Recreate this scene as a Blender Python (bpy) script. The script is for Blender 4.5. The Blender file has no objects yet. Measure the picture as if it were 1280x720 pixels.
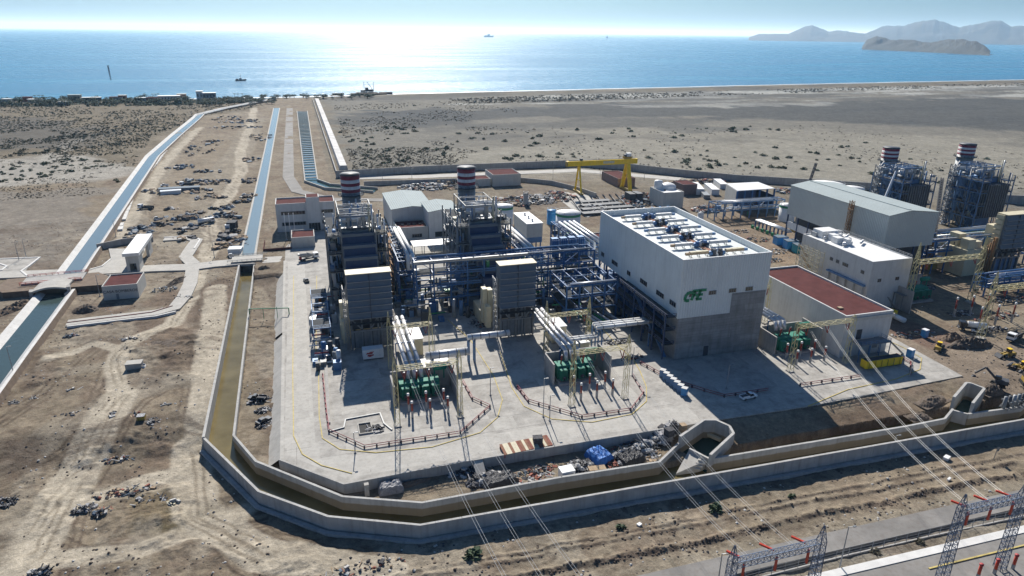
import bpy, math, random
import numpy as np
from mathutils import Vector, Matrix

S = bpy.context.scene
COL = S.collection
rnd = random.Random(11)
PI = math.pi

# ------------------------------------------------------------------ camera
CAM_H, F_PX = 100.0, 854.0
PITCH, YAW, ROLL = math.radians(20.5), math.radians(16.8), math.radians(0.6)
fw = Vector((math.sin(YAW)*math.cos(PITCH), math.cos(YAW)*math.cos(PITCH), -math.sin(PITCH)))
rt = Vector((math.cos(YAW), -math.sin(YAW), 0))
up = rt.cross(fw)
cr = rt*math.cos(ROLL) + up*math.sin(ROLL)
cu = -rt*math.sin(ROLL) + up*math.cos(ROLL)
cd = bpy.data.cameras.new('camera')
cd.sensor_width = 36.0
cd.lens = F_PX/1280*36.0
cd.clip_start, cd.clip_end = 1.0, 150000.0
cam = bpy.data.objects.new('camera', cd)
COL.objects.link(cam)
cam.matrix_world = Matrix(((cr.x, cu.x, -fw.x, 0), (cr.y, cu.y, -fw.y, 0), (cr.z, cu.z, -fw.z, CAM_H), (0, 0, 0, 1)))
S.camera = cam

# ------------------------------------------------------------------ sky, sun, exposure
SUN_EL, SUN_AZ = math.radians(37), math.radians(7.6)        # azimuth from +Y towards +X
w = bpy.data.worlds.new('World'); S.world = w; w.use_nodes = True
nt = w.node_tree
bg = nt.nodes['Background']; bg.inputs['Strength'].default_value = 0.05
sky = nt.nodes.new('ShaderNodeTexSky'); sky.sky_type = 'NISHITA'; sky.sun_disc = False
sky.sun_elevation = SUN_EL; sky.sun_rotation = SUN_AZ; sky.altitude = 60
sky.air_density = 1.0; sky.dust_density = 1.8; sky.ozone_density = 3.0
tint = nt.nodes.new('ShaderNodeVectorMath'); tint.operation = 'MULTIPLY'; tint.inputs[1].default_value = (.44, .77, 1.13)      # the camera's cool white balance
nt.links.new(sky.outputs[0], tint.inputs[0]); nt.links.new(tint.outputs[0], bg.inputs['Color'])
sl = bpy.data.lights.new('sun', 'SUN'); sl.energy = 5.0; sl.angle = math.radians(0.5); sl.color = (1.0, 0.95, 0.88)
sun = bpy.data.objects.new('sun', sl); COL.objects.link(sun)
sd = Vector((math.sin(SUN_AZ)*math.cos(SUN_EL), math.cos(SUN_AZ)*math.cos(SUN_EL), math.sin(SUN_EL)))
sun.rotation_euler = sd.to_track_quat('Z', 'Y').to_euler()
sun.location = (0, 0, 300)
S.view_settings.view_transform = 'Standard'; S.view_settings.look = 'None'
S.view_settings.exposure = 0.5; S.view_settings.gamma = 1.0
S.view_settings.use_curve_mapping = False
S.cycles.volume_bounces = 2

# ------------------------------------------------------------------ helpers
def at(u, v, z=0.0):
    """where the sight line of a pixel of the photograph meets the level z"""
    d = cr*((u-640)/F_PX) - cu*((v-360)/F_PX) + fw
    t = (z-CAM_H)/d.z
    return (t*d.x, t*d.y)
def at3(u, v, z=0.0):
    a = at(u, v, z); return Vector((a[0], a[1], z))

class MB:
    def __init__(s): s.v = []; s.f = []; s.mi = []; s.m = 0
    def add(s, vs, fs):
        n = len(s.v); s.v += [tuple(p) for p in vs]
        s.f += [tuple(n+i for i in f) for f in fs]; s.mi += [s.m]*len(fs); return s
    def hexa(s, b, t):
        return s.add(list(b)+list(t), [(3, 2, 1, 0), (4, 5, 6, 7), (0, 1, 5, 4), (1, 2, 6, 5), (2, 3, 7, 6), (3, 0, 4, 7)])
    def box(s, x0, y0, z0, x1, y1, z1):
        return s.hexa([(x0, y0, z0), (x1, y0, z0), (x1, y1, z0), (x0, y1, z0)], [(x0, y0, z1), (x1, y0, z1), (x1, y1, z1), (x0, y1, z1)])
    def obox(s, c, lx, ly, lz, rz=0.0, tilt=0.0):
        """box standing on c (centre of its base), turned rz"""
        M = Matrix.Rotation(rz, 3, 'Z') @ Matrix.Rotation(tilt, 3, 'X'); c = Vector(c)
        P = lambda x, y, z: c + M @ Vector((x, y, z))
        a, b = lx/2, ly/2
        return s.hexa([P(-a, -b, 0), P(a, -b, 0), P(a, b, 0), P(-a, b, 0)], [P(-a, -b, lz), P(a, -b, lz), P(a, b, lz), P(-a, b, lz)])
    def _frame(s, p, q):
        d = (Vector(q)-Vector(p)).normalized()
        r = Vector((0, 0, 1)) if abs(d.z) < .9 else Vector((0, 1, 0))
        a = d.cross(r).normalized(); return a, a.cross(d).normalized()
    def bar(s, p, q, w, h=None):
        h = h or w; a, b = s._frame(p, q); p = Vector(p); q = Vector(q); a = a*w/2; b = b*h/2
        return s.hexa([p-a-b, p+a-b, p+a+b, p-a+b], [q-a-b, q+a-b, q+a+b, q-a+b])
    def tube(s, p, q, r, r2=None, n=8, caps=True):
        r2 = r if r2 is None else r2; a, b = s._frame(p, q); p = Vector(p); q = Vector(q)
        A = [(math.cos(2*PI*i/n), math.sin(2*PI*i/n)) for i in range(n)]
        vs = [p+a*c*r+b*k*r for c, k in A]+[q+a*c*r2+b*k*r2 for c, k in A]
        fs = [(i, (i+1) % n, n+(i+1) % n, n+i) for i in range(n)]
        if caps: fs += [tuple(range(n-1, -1, -1)), tuple(range(n, 2*n))]
        return s.add(vs, fs)
    def path(s, pts, r, n=6):
        for i in range(len(pts)-1): s.tube(pts[i], pts[i+1], r, n=n)
        return s
    def prism(s, poly, z0, z1):
        a = sum(poly[i][0]*poly[(i+1) % len(poly)][1]-poly[(i+1) % len(poly)][0]*poly[i][1] for i in range(len(poly)))
        if a < 0: poly = poly[::-1]
        n = len(poly)
        vs = [(p[0], p[1], z0) for p in poly]+[(p[0], p[1], z1) for p in poly]
        return s.add(vs, [tuple(range(n-1, -1, -1)), tuple(range(n, 2*n))]+[(i, (i+1) % n, n+(i+1) % n, n+i) for i in range(n)])
    def wall(s, pts, t, z0, z1):
        """a wall of thickness t along a line of points, mitred; z1 may be a list"""
        P = [Vector((p[0], p[1])) for p in pts]; n = len(P); off = []
        for i in range(n):
            d1 = (P[i]-P[i-1]).normalized() if i else (P[1]-P[0]).normalized()
            d2 = (P[i+1]-P[i]).normalized() if i < n-1 else d1
            m = (d1+d2).normalized(); nn = Vector((-m.y, m.x)); k = max(.4, nn.dot(Vector((-d1.y, d1.x))))
            off.append(nn*(t/2/k))
        Z1 = z1 if isinstance(z1, (list, tuple)) else [z1]*n
        Z0 = z0 if isinstance(z0, (list, tuple)) else [z0]*n
        for i in range(n-1):
            a, b = P[i], P[i+1]; o, r = off[i], off[i+1]
            s.hexa([(*(a-o), Z0[i]), (*(b-r), Z0[i+1]), (*(b+r), Z0[i+1]), (*(a+o), Z0[i])],
                   [(*(a-o), Z1[i]), (*(b-r), Z1[i+1]), (*(b+r), Z1[i+1]), (*(a+o), Z1[i])])
        return s
    def lathe(s, c, prof, n=16):
        c = Vector(c); vs = []; fs = []
        for r, z in prof:
            vs += [c+Vector((r*math.cos(2*PI*i/n), r*math.sin(2*PI*i/n), z)) for i in range(n)]
        for k in range(len(prof)-1):
            fs += [(k*n+i, k*n+(i+1) % n, (k+1)*n+(i+1) % n, (k+1)*n+i) for i in range(n)]
        fs.append(tuple(range((len(prof)-1)*n, len(prof)*n)))
        return s.add(vs, fs)
    def lattice(s, p, q, w, step, r, w2=None, single=False):
        """square lattice mast between p and q: four chords and crossed braces"""
        w2 = w if w2 is None else w2; p = Vector(p); q = Vector(q); a, b = s._frame(p, q)
        n = max(2, int((q-p).length/step)); C = []
        for k in range(n+1):
            t = k/n; c = p.lerp(q, t); h = (w+(w2-w)*t)/2
            C.append([c+a*h*i+b*h*j for i, j in ((-1, -1), (1, -1), (1, 1), (-1, 1))])
        for i in range(4): s.bar(C[0][i], C[n][i], r*1.5)
        for k in range(n):
            for i in range(4):
                
                if not single or (k+i) % 2: s.bar(C[k][i], C[k+1][(i+1) % 4], r)
                if not single or not (k+i) % 2: s.bar(C[k][(i+1) % 4], C[k+1][i], r)
                if k and not single: s.bar(C[k][i], C[k][(i+1) % 4], r)
        return s
    def chunk(s, c, r, flat=.7, rg=rnd):
        """an irregular lump"""
        c = Vector(c); vs = []; n = 5
        for zz, k in ((0, 1.0), (.55, .85), (1.0, .35)):
            a0 = rg.random()*6
            vs += [c+Vector((r*k*(.7+.5*rg.random())*math.cos(a0*0+2*PI*i/n+.4*zz), r*k*(.7+.5*rg.random())*math.sin(2*PI*i/n+.4*zz), r*flat*(zz+.12*rg.random()))) for i in range(n)]
        fs = [(k*n+i, k*n+(i+1) % n, (k+1)*n+(i+1) % n, (k+1)*n+i) for k in range(2) for i in range(n)]+[tuple(range(2*n, 3*n))]
        return s.add(vs, fs)
    def build(s, name, mat, parent=None, smooth=False, loc=None):
        me = bpy.data.meshes.new(name); me.from_pydata(s.v, [], s.f)
        mats = mat if isinstance(mat, (list, tuple)) else [mat]
        for m in mats: me.materials.append(m)
        if len(mats) > 1: me.polygons.foreach_set('material_index', s.mi)
        if smooth: me.polygons.foreach_set('use_smooth', [True]*len(s.f))
        me.update()
        o = bpy.data.objects.new(name, me); COL.objects.link(o)
        if loc is not None: o.location = loc
        if parent is not None: adopt(o, parent)
        return o

def adopt(o, parent):
    o.parent = parent
    if parent.type == 'EMPTY': o.matrix_parent_inverse = Matrix.Translation(-Vector(parent.location))
def tag(o, label=None, cat=None, group=None, kind=None):
    if label: o['label'] = label
    if cat: o['category'] = cat
    if group: o['group'] = group
    if kind: o['kind'] = kind
    return o
def thing(name, label, cat, loc=(0, 0, 0), group=None):
    o = bpy.data.objects.new(name, None); COL.objects.link(o)
    o.location = loc; o.empty_display_size = 1
    return tag(o, label, cat, group)
def one(name, mb, mat, label, cat, group=None, loc=None, smooth=False):
    return tag(mb.build(name, mat, None, smooth, loc), label, cat, group)
def dup(root, loc, rz=None, label=None, group=None):
    def cp(o, par):
        c = o.copy(); COL.objects.link(c)
        if par is not None: c.parent = par
        for ch in o.children: cp(ch, c)
        return c
    r = cp(root, None); r.location = loc
    if rz is not None: r.rotation_euler = (0, 0, rz)
    if label: r['label'] = label
    if group: r['group'] = group
    return r
def pbox(name, mat, parent, *b):
    return MB().box(*b).build(name, mat, parent)
def pbar(name, mat, parent, p, q, w, h=None):
    return MB().bar(p, q, w, h).build(name, mat, parent)
def ptube(name, mat, parent, p, q, r, n=10):
    return MB().tube(p, q, r, n=n).build(name, mat, parent, True)

# ------------------------------------------------------------------ materials
MATS = {}
def mat(name, col, rough=.75, metal=0.0, var=.12, scale=.6, bump=0.0, dirt=0.0, stripes=None, bands=None, spec=.4, tide=None):
    if name in MATS: return MATS[name]
    m = bpy.data.materials.new(name); m.use_nodes = True; n = m.node_tree; N = n.nodes; L = n.links
    b = N['Principled BSDF']; b.inputs['Roughness'].default_value = rough; b.inputs['Metallic'].default_value = metal
    b.inputs['Specular IOR Level'].default_value = spec
    g = N.new('ShaderNodeNewGeometry')
    t = N.new('ShaderNodeTexNoise'); t.inputs['Scale'].default_value = scale; t.inputs['Detail'].default_value = 6; t.inputs['Roughness'].default_value = .65
    L.new(g.outputs['Position'], t.inputs['Vector'])
    r = N.new('ShaderNodeMapRange'); r.inputs['From Min'].default_value = .3; r.inputs['From Max'].default_value = .7
    r.inputs['To Min'].default_value = 1-var; r.inputs['To Max'].default_value = 1+var
    L.new(t.outputs['Fac'], r.inputs['Value'])
    mx = N.new('ShaderNodeVectorMath'); mx.operation = 'SCALE'; mx.inputs[0].default_value = col[:3]
    L.new(r.outputs[0], mx.inputs['Scale']); out = mx.outputs[0]
    if dirt:
        # rain streaks: noise stretched along the height
        mp = N.new('ShaderNodeMapping'); mp.inputs['Scale'].default_value = (.9, .9, .07); L.new(g.outputs['Position'], mp.inputs['Vector'])
        t2 = N.new('ShaderNodeTexNoise'); t2.inputs['Scale'].default_value = 1.2; t2.inputs['Detail'].default_value = 5; L.new(mp.outputs[0], t2.inputs['Vector'])
        r2 = N.new('ShaderNodeMapRange'); r2.inputs['From Min'].default_value = .48; r2.inputs['From Max'].default_value = .72; r2.inputs['To Max'].default_value = dirt
        L.new(t2.outputs['Fac'], r2.inputs['Value'])
        mm = N.new('ShaderNodeMix'); mm.data_type = 'RGBA'; L.new(r2.outputs[0], mm.inputs['Factor']); L.new(out, mm.inputs[6])
        mm.inputs[7].default_value = (.12, .09, .065, 1); out = mm.outputs[2]
    if tide is not None:      # brown tide mark left by the canal water
        cz = N.new('ShaderNodeSeparateXYZ'); L.new(g.outputs['Position'], cz.inputs[0])
        r5 = N.new('ShaderNodeMapRange'); r5.inputs['From Min'].default_value = tide+.2; r5.inputs['From Max'].default_value = tide-.1; r5.inputs['To Max'].default_value = .8
        tn = N.new('ShaderNodeMath'); tn.operation = 'MULTIPLY_ADD'; tn.inputs[1].default_value = .5; L.new(t.outputs['Fac'], tn.inputs[0]); L.new(cz.outputs[2], tn.inputs[2]); L.new(tn.outputs[0], r5.inputs['Value'])
        m5 = N.new('ShaderNodeMix'); m5.data_type = 'RGBA'; L.new(r5.outputs[0], m5.inputs['Factor']); L.new(out, m5.inputs[6]); m5.inputs[7].default_value = (.20, .155, .085, 1); out = m5.outputs[2]
    hts = []
    if stripes:      # ribs of profiled sheet along the height, or along the slope of a roof
        sx = N.new('ShaderNodeVectorMath'); sx.operation = 'DOT_PRODUCT'; sx.inputs[1].default_value = stripes[0]; L.new(g.outputs['Position'], sx.inputs[0])
        mu = N.new('ShaderNodeMath'); mu.operation = 'MULTIPLY'; mu.inputs[1].default_value = 2*PI/stripes[1]; L.new(sx.outputs['Value'], mu.inputs[0])
        si = N.new('ShaderNodeMath'); si.operation = 'SINE'; L.new(mu.outputs[0], si.inputs[0]); hts.append((si.outputs[0], .05))
        r3 = N.new('ShaderNodeMapRange'); r3.inputs['From Min'].default_value = .85; r3.inputs['From Max'].default_value = 1.0; r3.inputs['To Min'].default_value = 1; r3.inputs['To Max'].default_value = stripes[2]
        L.new(si.outputs[0], r3.inputs['Value'])
        m3 = N.new('ShaderNodeVectorMath'); m3.operation = 'SCALE'; L.new(out, m3.inputs[0]); L.new(r3.outputs[0], m3.inputs['Scale']); out = m3.outputs[0]
    if bands:        # pours of concrete: lifts and shutter boards
        cx = N.new('ShaderNodeSeparateXYZ'); L.new(g.outputs['Position'], cx.inputs[0])
        ad = N.new('ShaderNodeMath'); L.new(cx.outputs[0], ad.inputs[0]); L.new(cx.outputs[1], ad.inputs[1])
        cb = N.new('ShaderNodeCombineXYZ'); L.new(ad.outputs[0], cb.inputs[0]); L.new(cx.outputs[2], cb.inputs[1])
        br = N.new('ShaderNodeTexBrick'); br.inputs['Scale'].default_value = 1; br.inputs['Brick Width'].default_value = bands[0]; br.inputs['Row Height'].default_value = bands[1]
        br.inputs['Mortar Size'].default_value = .05; br.inputs['Mortar Smooth'].default_value = .6; br.inputs['Bias'].default_value = 0
        br.inputs['Color1'].default_value = (1, 1, 1, 1); br.inputs['Color2'].default_value = (.8, .8, .8, 1); br.inputs['Mortar'].default_value = (.62, .62, .62, 1)
        L.new(cb.outputs[0], br.inputs['Vector'])
        m4 = N.new('ShaderNodeVectorMath'); m4.operation = 'MULTIPLY'; L.new(out, m4.inputs[0]); L.new(br.outputs['Color'], m4.inputs[1]); out = m4.outputs[0]
    L.new(out, b.inputs['Base Color'])
    if bump or hts:
        bp = N.new('ShaderNodeBump'); bp.inputs['Strength'].default_value = 1.0
        if hts:
            bp.inputs['Distance'].default_value = hts[0][1]; L.new(hts[0][0], bp.inputs['Height'])
        else:
            bp.inputs['Distance'].default_value = bump
            t4 = N.new('ShaderNodeTexNoise'); t4.inputs['Scale'].default_value = scale*6; t4.inputs['Detail'].default_value = 6; L.new(g.outputs['Position'], t4.inputs['Vector'])
            L.new(t4.outputs['Fac'], bp.inputs['Height'])
        L.new(bp.outputs[0], b.inputs['Normal'])
    MATS[name] = m; return m

V = (1, 1, 0)
M_clad = mat('pale_cladding', (.69, .73, .72), .6, var=.07, scale=.12, dirt=.10, stripes=(V, .9, .93))
M_clad2 = mat('grey_green_cladding', (.48, .52, .50), .55, var=.06, scale=.15, stripes=(V, .9, .93))
M_roofw = mat('pale_roof_sheet', (.60, .635, .63), .8, var=.08, scale=.3, dirt=.12)
M_roofg = mat('grey_roof_sheet', (.34, .39, .39), .8, var=.06, scale=.2, stripes=((1, 0, 0), 1.1, .9), spec=.15)
M_conc = mat('concrete', (.36, .35, .33), .9, var=.16, scale=.35, bump=.02, dirt=.3)
M_concl = mat('pale_concrete', (.41, .395, .36), .9, var=.14, scale=.25, bump=.02, dirt=.2)
M_concb = mat('board_marked_concrete', (.30, .30, .295), .9, var=.22, scale=.25, bands=(7.5, 1.9), dirt=.3)
M_wallc = mat('canal_wall_concrete', (.40, .395, .375), .9, var=.16, scale=.3, bump=.02, dirt=.3)
M_walli = mat('stained_canal_wall', (.40, .395, .375), .9, var=.16, scale=.3, bump=.02, dirt=.25, tide=-1.9)
M_lining = mat('white_canal_lining', (.60, .59, .56), .9, var=.12, scale=.2, dirt=.2)
M_render = mat('cream_render', (.52, .51, .47), .85, var=.07, scale=.4, dirt=.12)
M_white = mat('white_paint', (.74, .74, .72), .55, var=.06, scale=.5, dirt=.1)
M_redroof = mat('red_roof_membrane', (.105, .042, .040), .95, var=.2, scale=.3, spec=.05)
M_glass = mat('dark_glass', (.015, .02, .025), .12, var=.05, spec=.6)
M_frame = mat('grey_window_frame', (.2, .21, .22), .5)
M_steel = mat('galvanised_steel', (.34, .35, .36), .5, .35, var=.15, scale=1)
M_grey = mat('grey_painted_steel', (.20, .215, .225), .55, .1, var=.15, scale=.8, dirt=.25)
M_dark = mat('dark_steel', (.06, .065, .075), .6, .1, var=.2, scale=.8)
M_blue = mat('blue_painted_steel', (.032, .115, .28), .5, var=.18, scale=.8)
M_scrubd = mat('dark_scrub', (.065, .075, .045), .9, var=.4, scale=.2)
M_navy = mat('shade_navy', (.025, .05, .12), .5, var=.2, scale=.5, dirt=.1)  # dark blue of faces in shade, put into the base colour
M_bluegrey = mat('blue_grey_steel', (.10, .20, .36), .5, .1, var=.2, scale=.8)
M_louv = mat('grey_louvre', (.13, .16, .195), .5, .1, var=.1, scale=.6)
M_cream = mat('cream_paint', (.58, .52, .36), .6, var=.08, scale=.6, dirt=.15)
M_latt = mat('cream_lattice_steel', (.58, .52, .29), .6, var=.1, scale=2)
M_lattb = mat('blue_grey_lattice_steel', (.15, .19, .26), .5, .2, var=.1, scale=2)
M_yel = mat('yellow_crane_paint', (.85, .57, .02), .5, var=.1, scale=.5, dirt=.12)
M_yelm = mat('yellow_machine_paint', (.38, .26, .05), .55, var=.2, scale=1.5, dirt=.3)
M_green = mat('transformer_green', (.02, .20, .135), .7, var=.18, scale=1.2)
M_greenp = mat('green_band_paint', (.03, .22, .10), .5)
M_pipe = mat('silver_pipe_cladding', (.62, .63, .64), .4, .35, var=.08, scale=1)
M_red = mat('red_paint', (.36, .05, .05), .55, var=.2, scale=1)
M_redp = mat('fire_pipe_red', (.26, .04, .05), .55, var=.2, scale=1)
M_ins = mat('brown_red_porcelain', (.26, .045, .03), .3, var=.1)
M_insr = mat('bright_red_insulator', (.55, .06, .03), .4, var=.1)
M_stackred = mat('stack_red', (.20, .022, .04), .6, var=.15, dirt=.2)
M_stackwh = mat('stack_white', (.60, .59, .58), .6, var=.08, dirt=.2)
M_stackgr = mat('stack_grey', (.27, .285, .295), .55, .2, var=.15, scale=.4, dirt=.35)
M_scaf = mat('rusty_scaffold', (.28, .15, .06), .8, var=.3, scale=1)
M_kerb = mat('yellow_kerb_paint', (.50, .40, .14), .8, var=.25, scale=.4, dirt=.3)
M_kerbw = mat('white_kerb', (.62, .61, .58), .85, var=.12, scale=.4)
M_rub = mat('black_rubber', (.02, .02, .021), .85)
M_tarp = mat('black_plastic_sheet', (.035, .035, .04), .35, var=.4, scale=1.5, bump=.2)
M_tarpg = mat('grey_plastic_sheet', (.30, .30, .31), .4, var=.4, scale=1.5, bump=.2)
M_tarpb = mat('blue_tarpaulin', (.05, .20, .55), .5, var=.25, scale=1, bump=.15)
M_junkw = mat('pale_scrap', (.42, .41, .39), .85, var=.3, scale=1.5)
M_junkd = mat('dark_scrap', (.075, .075, .08), .75, var=.5, scale=1.5, spec=.12)
M_junkb = mat('bluish_scrap', (.14, .18, .22), .7, var=.4, scale=1.5, spec=.12)
M_junkr = mat('reddish_scrap', (.27, .11, .08), .8, var=.4, scale=1.5, spec=.12)
M_wood = mat('weathered_timber', (.34, .25, .16), .85, var=.3, scale=1.5)
M_rust = mat('rusty_sheet', (.26, .12, .07), .85, var=.3, scale=1)
M_soil = mat('heaped_soil', (.17, .125, .09), .95, var=.25, scale=.5, bump=.15)
M_soild = mat('dark_heaped_soil', (.115, .09, .07), .95, var=.3, scale=.5, bump=.15)
M_wire = mat('aluminium_conductor', (.60, .60, .58), .5, .3)
M_leaf = mat('dark_green_leaves', (.045, .075, .035), .8, var=.4, scale=.3)
M_leafp = mat('palm_leaves', (.05, .085, .04), .7, var=.3, scale=.5)
M_scrub = mat('dry_scrub', (.11, .10, .07), .9, var=.4, scale=.2)
M_bark = mat('bark', (.12, .09, .065), .9)
M_rock = mat('hill_rock', (.045, .05, .045), .95, var=.35, scale=.004)
M_carw = mat('white_car_paint', (.78, .78, .77), .3, var=.03)
M_card = mat('dark_car_paint', (.03, .035, .045), .3, var=.05)
M_orange = mat('orange_paint', (.5, .16, .03), .5)
M_blup = mat('bright_blue_paint', (.05, .25, .52), .45, var=.12)
M_slab = mat('concrete_paving', (.36, .345, .315), .9, var=.3, scale=.22, bump=.012, dirt=.22, spec=.2)
M_slab2 = mat('newer_concrete_paving', (.40, .385, .35), .9, var=.15, scale=.2, bump=.012, dirt=.25)
M_grat = mat('dark_grating', (.07, .075, .08), .9, 0, var=.3, scale=2, spec=.1)
M_rendw = mat('white_render', (.58, .58, .56), .85, var=.07, scale=.4, dirt=.15)
M_conduit = mat('weathered_white_concrete', (.55, .54, .52), .85, var=.3, scale=.12, dirt=.3)
M_asph = mat('dusty_asphalt', (.215, .205, .19), .9, var=.22, scale=.12, bump=.01, dirt=.3)
M_rubble = mat('pale_rubble', (.52, .50, .46), .9, var=.3, scale=1.5)
# ------------------------------------------------------------------ ground
def hash2(i, j, s):
    n = (i*374761393 + j*668265263 + s*974634777) & 0xffffffff
    n = ((n ^ (n >> 13))*1274126177) & 0xffffffff
    return ((n ^ (n >> 16)) & 0xffff)/65535.0
def vnoise(x, y, s=0):
    xi = np.floor(x).astype(np.int64); yi = np.floor(y).astype(np.int64); fx = x-xi; fy = y-yi
    fx = fx*fx*(3-2*fx); fy = fy*fy*(3-2*fy)
    a = hash2(xi, yi, s); b = hash2(xi+1, yi, s); c = hash2(xi, yi+1, s); d = hash2(xi+1, yi+1, s)
    return (a*(1-fx)+b*fx)*(1-fy)+(c*(1-fx)+d*fx)*fy
def fbm(x, y, sc, o=4, s=0):
    v = 0; a = .5; t = 0
    for k in range(o):
        v = v+a*vnoise(x/sc*2**k, y/sc*2**k, s+k); t += a; a *= .55
    return v/t
def seg_d(x, y, P, closed=False):
    d = np.full(x.shape, 1e9); n = len(P)
    for i in range(n if closed else n-1):
        ax, ay = P[i]; bx, by = P[(i+1) % n]; dx, dy = bx-ax, by-ay
        t = np.clip(((x-ax)*dx+(y-ay)*dy)/(dx*dx+dy*dy+1e-9), 0, 1)
        d = np.minimum(d, (x-ax-t*dx)**2+(y-ay-t*dy)**2)
    return np.sqrt(d)
def inside(x, y, P):
    r = np.zeros(x.shape, bool); n = len(P)
    for i in range(n):
        ax, ay = P[i]; bx, by = P[(i+1) % n]
        if ay == by: continue
        c = ((ay > y) != (by > y)) & (x < (bx-ax)*(y-ay)/(by-ay)+ax); r ^= c
    return r
def sdist(x, y, P):
    d = seg_d(x, y, P, True); return np.where(inside(x, y, P), -d, d)
def sst(a, b, v):
    t = np.clip((v-a)/(b-a), 0, 1); return t*t*(3-2*t)

OUTER = [(-37, 1012), (-35, 640), (-34, 324), (-32.7, 171), (-17.8, 143.5), (-2.7, 130), (16.4, 121.6), (200, 118.6), (430, 114)]
INNER = [(-29, 1012), (-28.5, 640), (-27.5, 322), (-25.2, 170), (-19, 156.2), (0.8, 136.2), (18, 129), (52, 129.3), at(824, 577, -.5), at(849, 553, -.5)]
PAD = [(-14.5, 318), (-13.2, 154.5), (1.4, 140), (55, 141.6), (100, 141.2), (129, 140.6), (152, 141.2), (178, 142.6), (192, 143.2),
       (193.5, 177), (183, 180), (172, 200), (170, 262), (120, 300), (60, 318)]
CIN = OUTER + [(430, 1400), (-37, 1400)]
LCAN = [(-101.8, 316), (-102.7, 330), (-122.6, 632), (-122.8, 760), (-121.5, 900), at(250, 144), at(280, 136.5), at(318, 129), at(338, 125.5)]
SHORE = [(-4000, 1150), (-1200, 1165), (-418, 1192), (-200, 1183), (-44, 1178), (60, 1190), (135, 1207), (300, 1228), (643, 1270), (1100, 1318), (1762, 1375), (2600, 1420), (6000, 1500)]

BAS1 = [at(*q, 1.6) for q in ((850, 545), (880, 524.5), (895, 524.5), (912, 532), (917, 541), (888, 568))]
BAS2 = [at(*q, 2.4) for q in ((1192.5, 496), (1208, 478), (1214, 478.5), (1230.7, 485), (1216, 503.5))]
def canal_mask(x, y):
    """inside the concrete canal, between its two walls"""
    poly = OUTER + [(430, 129)] + [(200, 131), (92, 131), (82, 130)] + INNER[:8][::-1]
    return inside(x, y, poly) | inside(x, y, BAS1) | inside(x, y, BAS2)

SPOIL = [([at(*q, -1.5) for q in P_], h_) for P_, h_ in ((((158, 425), (215, 412), (262, 420), (250, 452), (180, 470), (150, 455)), 1.0), (((165, 470), (235, 455), (240, 480), (170, 492)), .7), (((25, 440), (85, 432), (80, 478), (25, 492)), .8),
    (((95, 545), (230, 535), (235, 560), (90, 575)), .7), (((90, 600), (235, 596), (240, 645), (85, 655)), .7), (((0, 590), (60, 580), (70, 640), (0, 660)), .6), (((100, 665), (260, 655), (300, 690), (90, 705)), .6), (((170, 305), (230, 312), (225, 335), (190, 338)), .7), (((90, 408), (190, 402), (150, 430), (95, 440)), .6), (((322, 400), (348, 398), (346, 545), (325, 520)), .7), (((300, 660), (420, 690), (560, 705), (540, 730), (300, 720)), .6), (((170, 150), (310, 140), (320, 170), (200, 200)), .8), (((160, 240), (280, 235), (270, 300), (160, 300)), .7))]
def ground_z(x, y):
    z = np.full(x.shape, -.12)+(fbm(x, y, 14, 3, 3)-.5)*.25*np.clip((y-60)/100, .6, 3)
    z += (fbm(x, y, 3.2, 3, 9)-.5)*.22*sst(900, 200, y)
    inn = inside(x, y, CIN)
    zo = -.7-3.8*sst(188, 168, y); k0 = .35+.65*sst(230, 165, y); zo = zo+((fbm(x, y, 9, 4, 5)-.5)*.9+(fbm(x, y, 2.2, 3, 15)-.5)*.4)*k0
    west = (x < -34) | (y < 168)
    zz = np.where(inn, z, np.where(y < 330, zo, -.55+(z+.12)*.6))
    # strip between the canal and the paved platform
    dp = sdist(x, y, PAD)
    strip = inn & (dp > -2.5) & (x < 97) & (y < 300)
    k = sst(306, 292, y)
    zz = np.where(strip, zz*(1-k)+k*(-2.5+(fbm(x, y, 5, 3, 8)-.5)*.5), zz)
    zz = np.where(inn & (dp <= -2.5), -.5, zz)
    east = inn & (x >= 97) & (y < 146) & (dp > 0)
    zz = np.where(east, -.25-1.4*sst(143, 131, y)+(fbm(x, y, 4, 3, 8)-.5)*.6, zz)
    zz = np.where(canal_mask(x, y) & (y < 319), -6.0, zz)
    # spoil tipped over the west field
    for P_, hgt in SPOIL:
        xs_ = [q[0] for q in P_]; ys_ = [q[1] for q in P_]
        I_ = np.nonzero((x > min(xs_)-12) & (x < max(xs_)+12) & (y > min(ys_)-14) & (y < max(ys_)+14))[0]
        if not len(I_): continue
        a_, b_ = x[I_], y[I_]
        m_ = sst(2.5, -4, sdist(a_+(fbm(a_, b_, 12, 3, 61)-.5)*8, b_+(fbm(a_, b_, 12, 3, 62)-.5)*10, P_)); zz[I_] = zz[I_]+m_*hgt*np.clip(fbm(a_, b_, 3.6, 4, 65)*2.6-.75, 0, 2)
    # ragged windrows along the foreground track
    for line, hgt, wd in (([(-10, 108), (16, 110.5), (60, 110), (120, 108.8), (220, 108)], .3, .6), ([(-4, 106), (30, 106), (70, 104.5), (120, 104.6), (220, 103.8)], .55, .9), ([(0, 112.5), (60, 111.6), (220, 110.4)], .22, .5)):
        d = seg_d(x, y+(fbm(x, y, 15, 3, 21)-.5)*1.6, line)
        zz = zz+hgt*np.exp(-(d/wd)**2)*(fbm(x, y, 1.3, 3, 22)*2.4-.4)
    sh = np.interp(x, [p[0] for p in SHORE], [p[1] for p in SHORE])+(fbm(x, y, 60, 3, 31)-.5)*22
    return np.where(y > 900, zz-5*sst(-12, 55, y-sh), zz)

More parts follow.
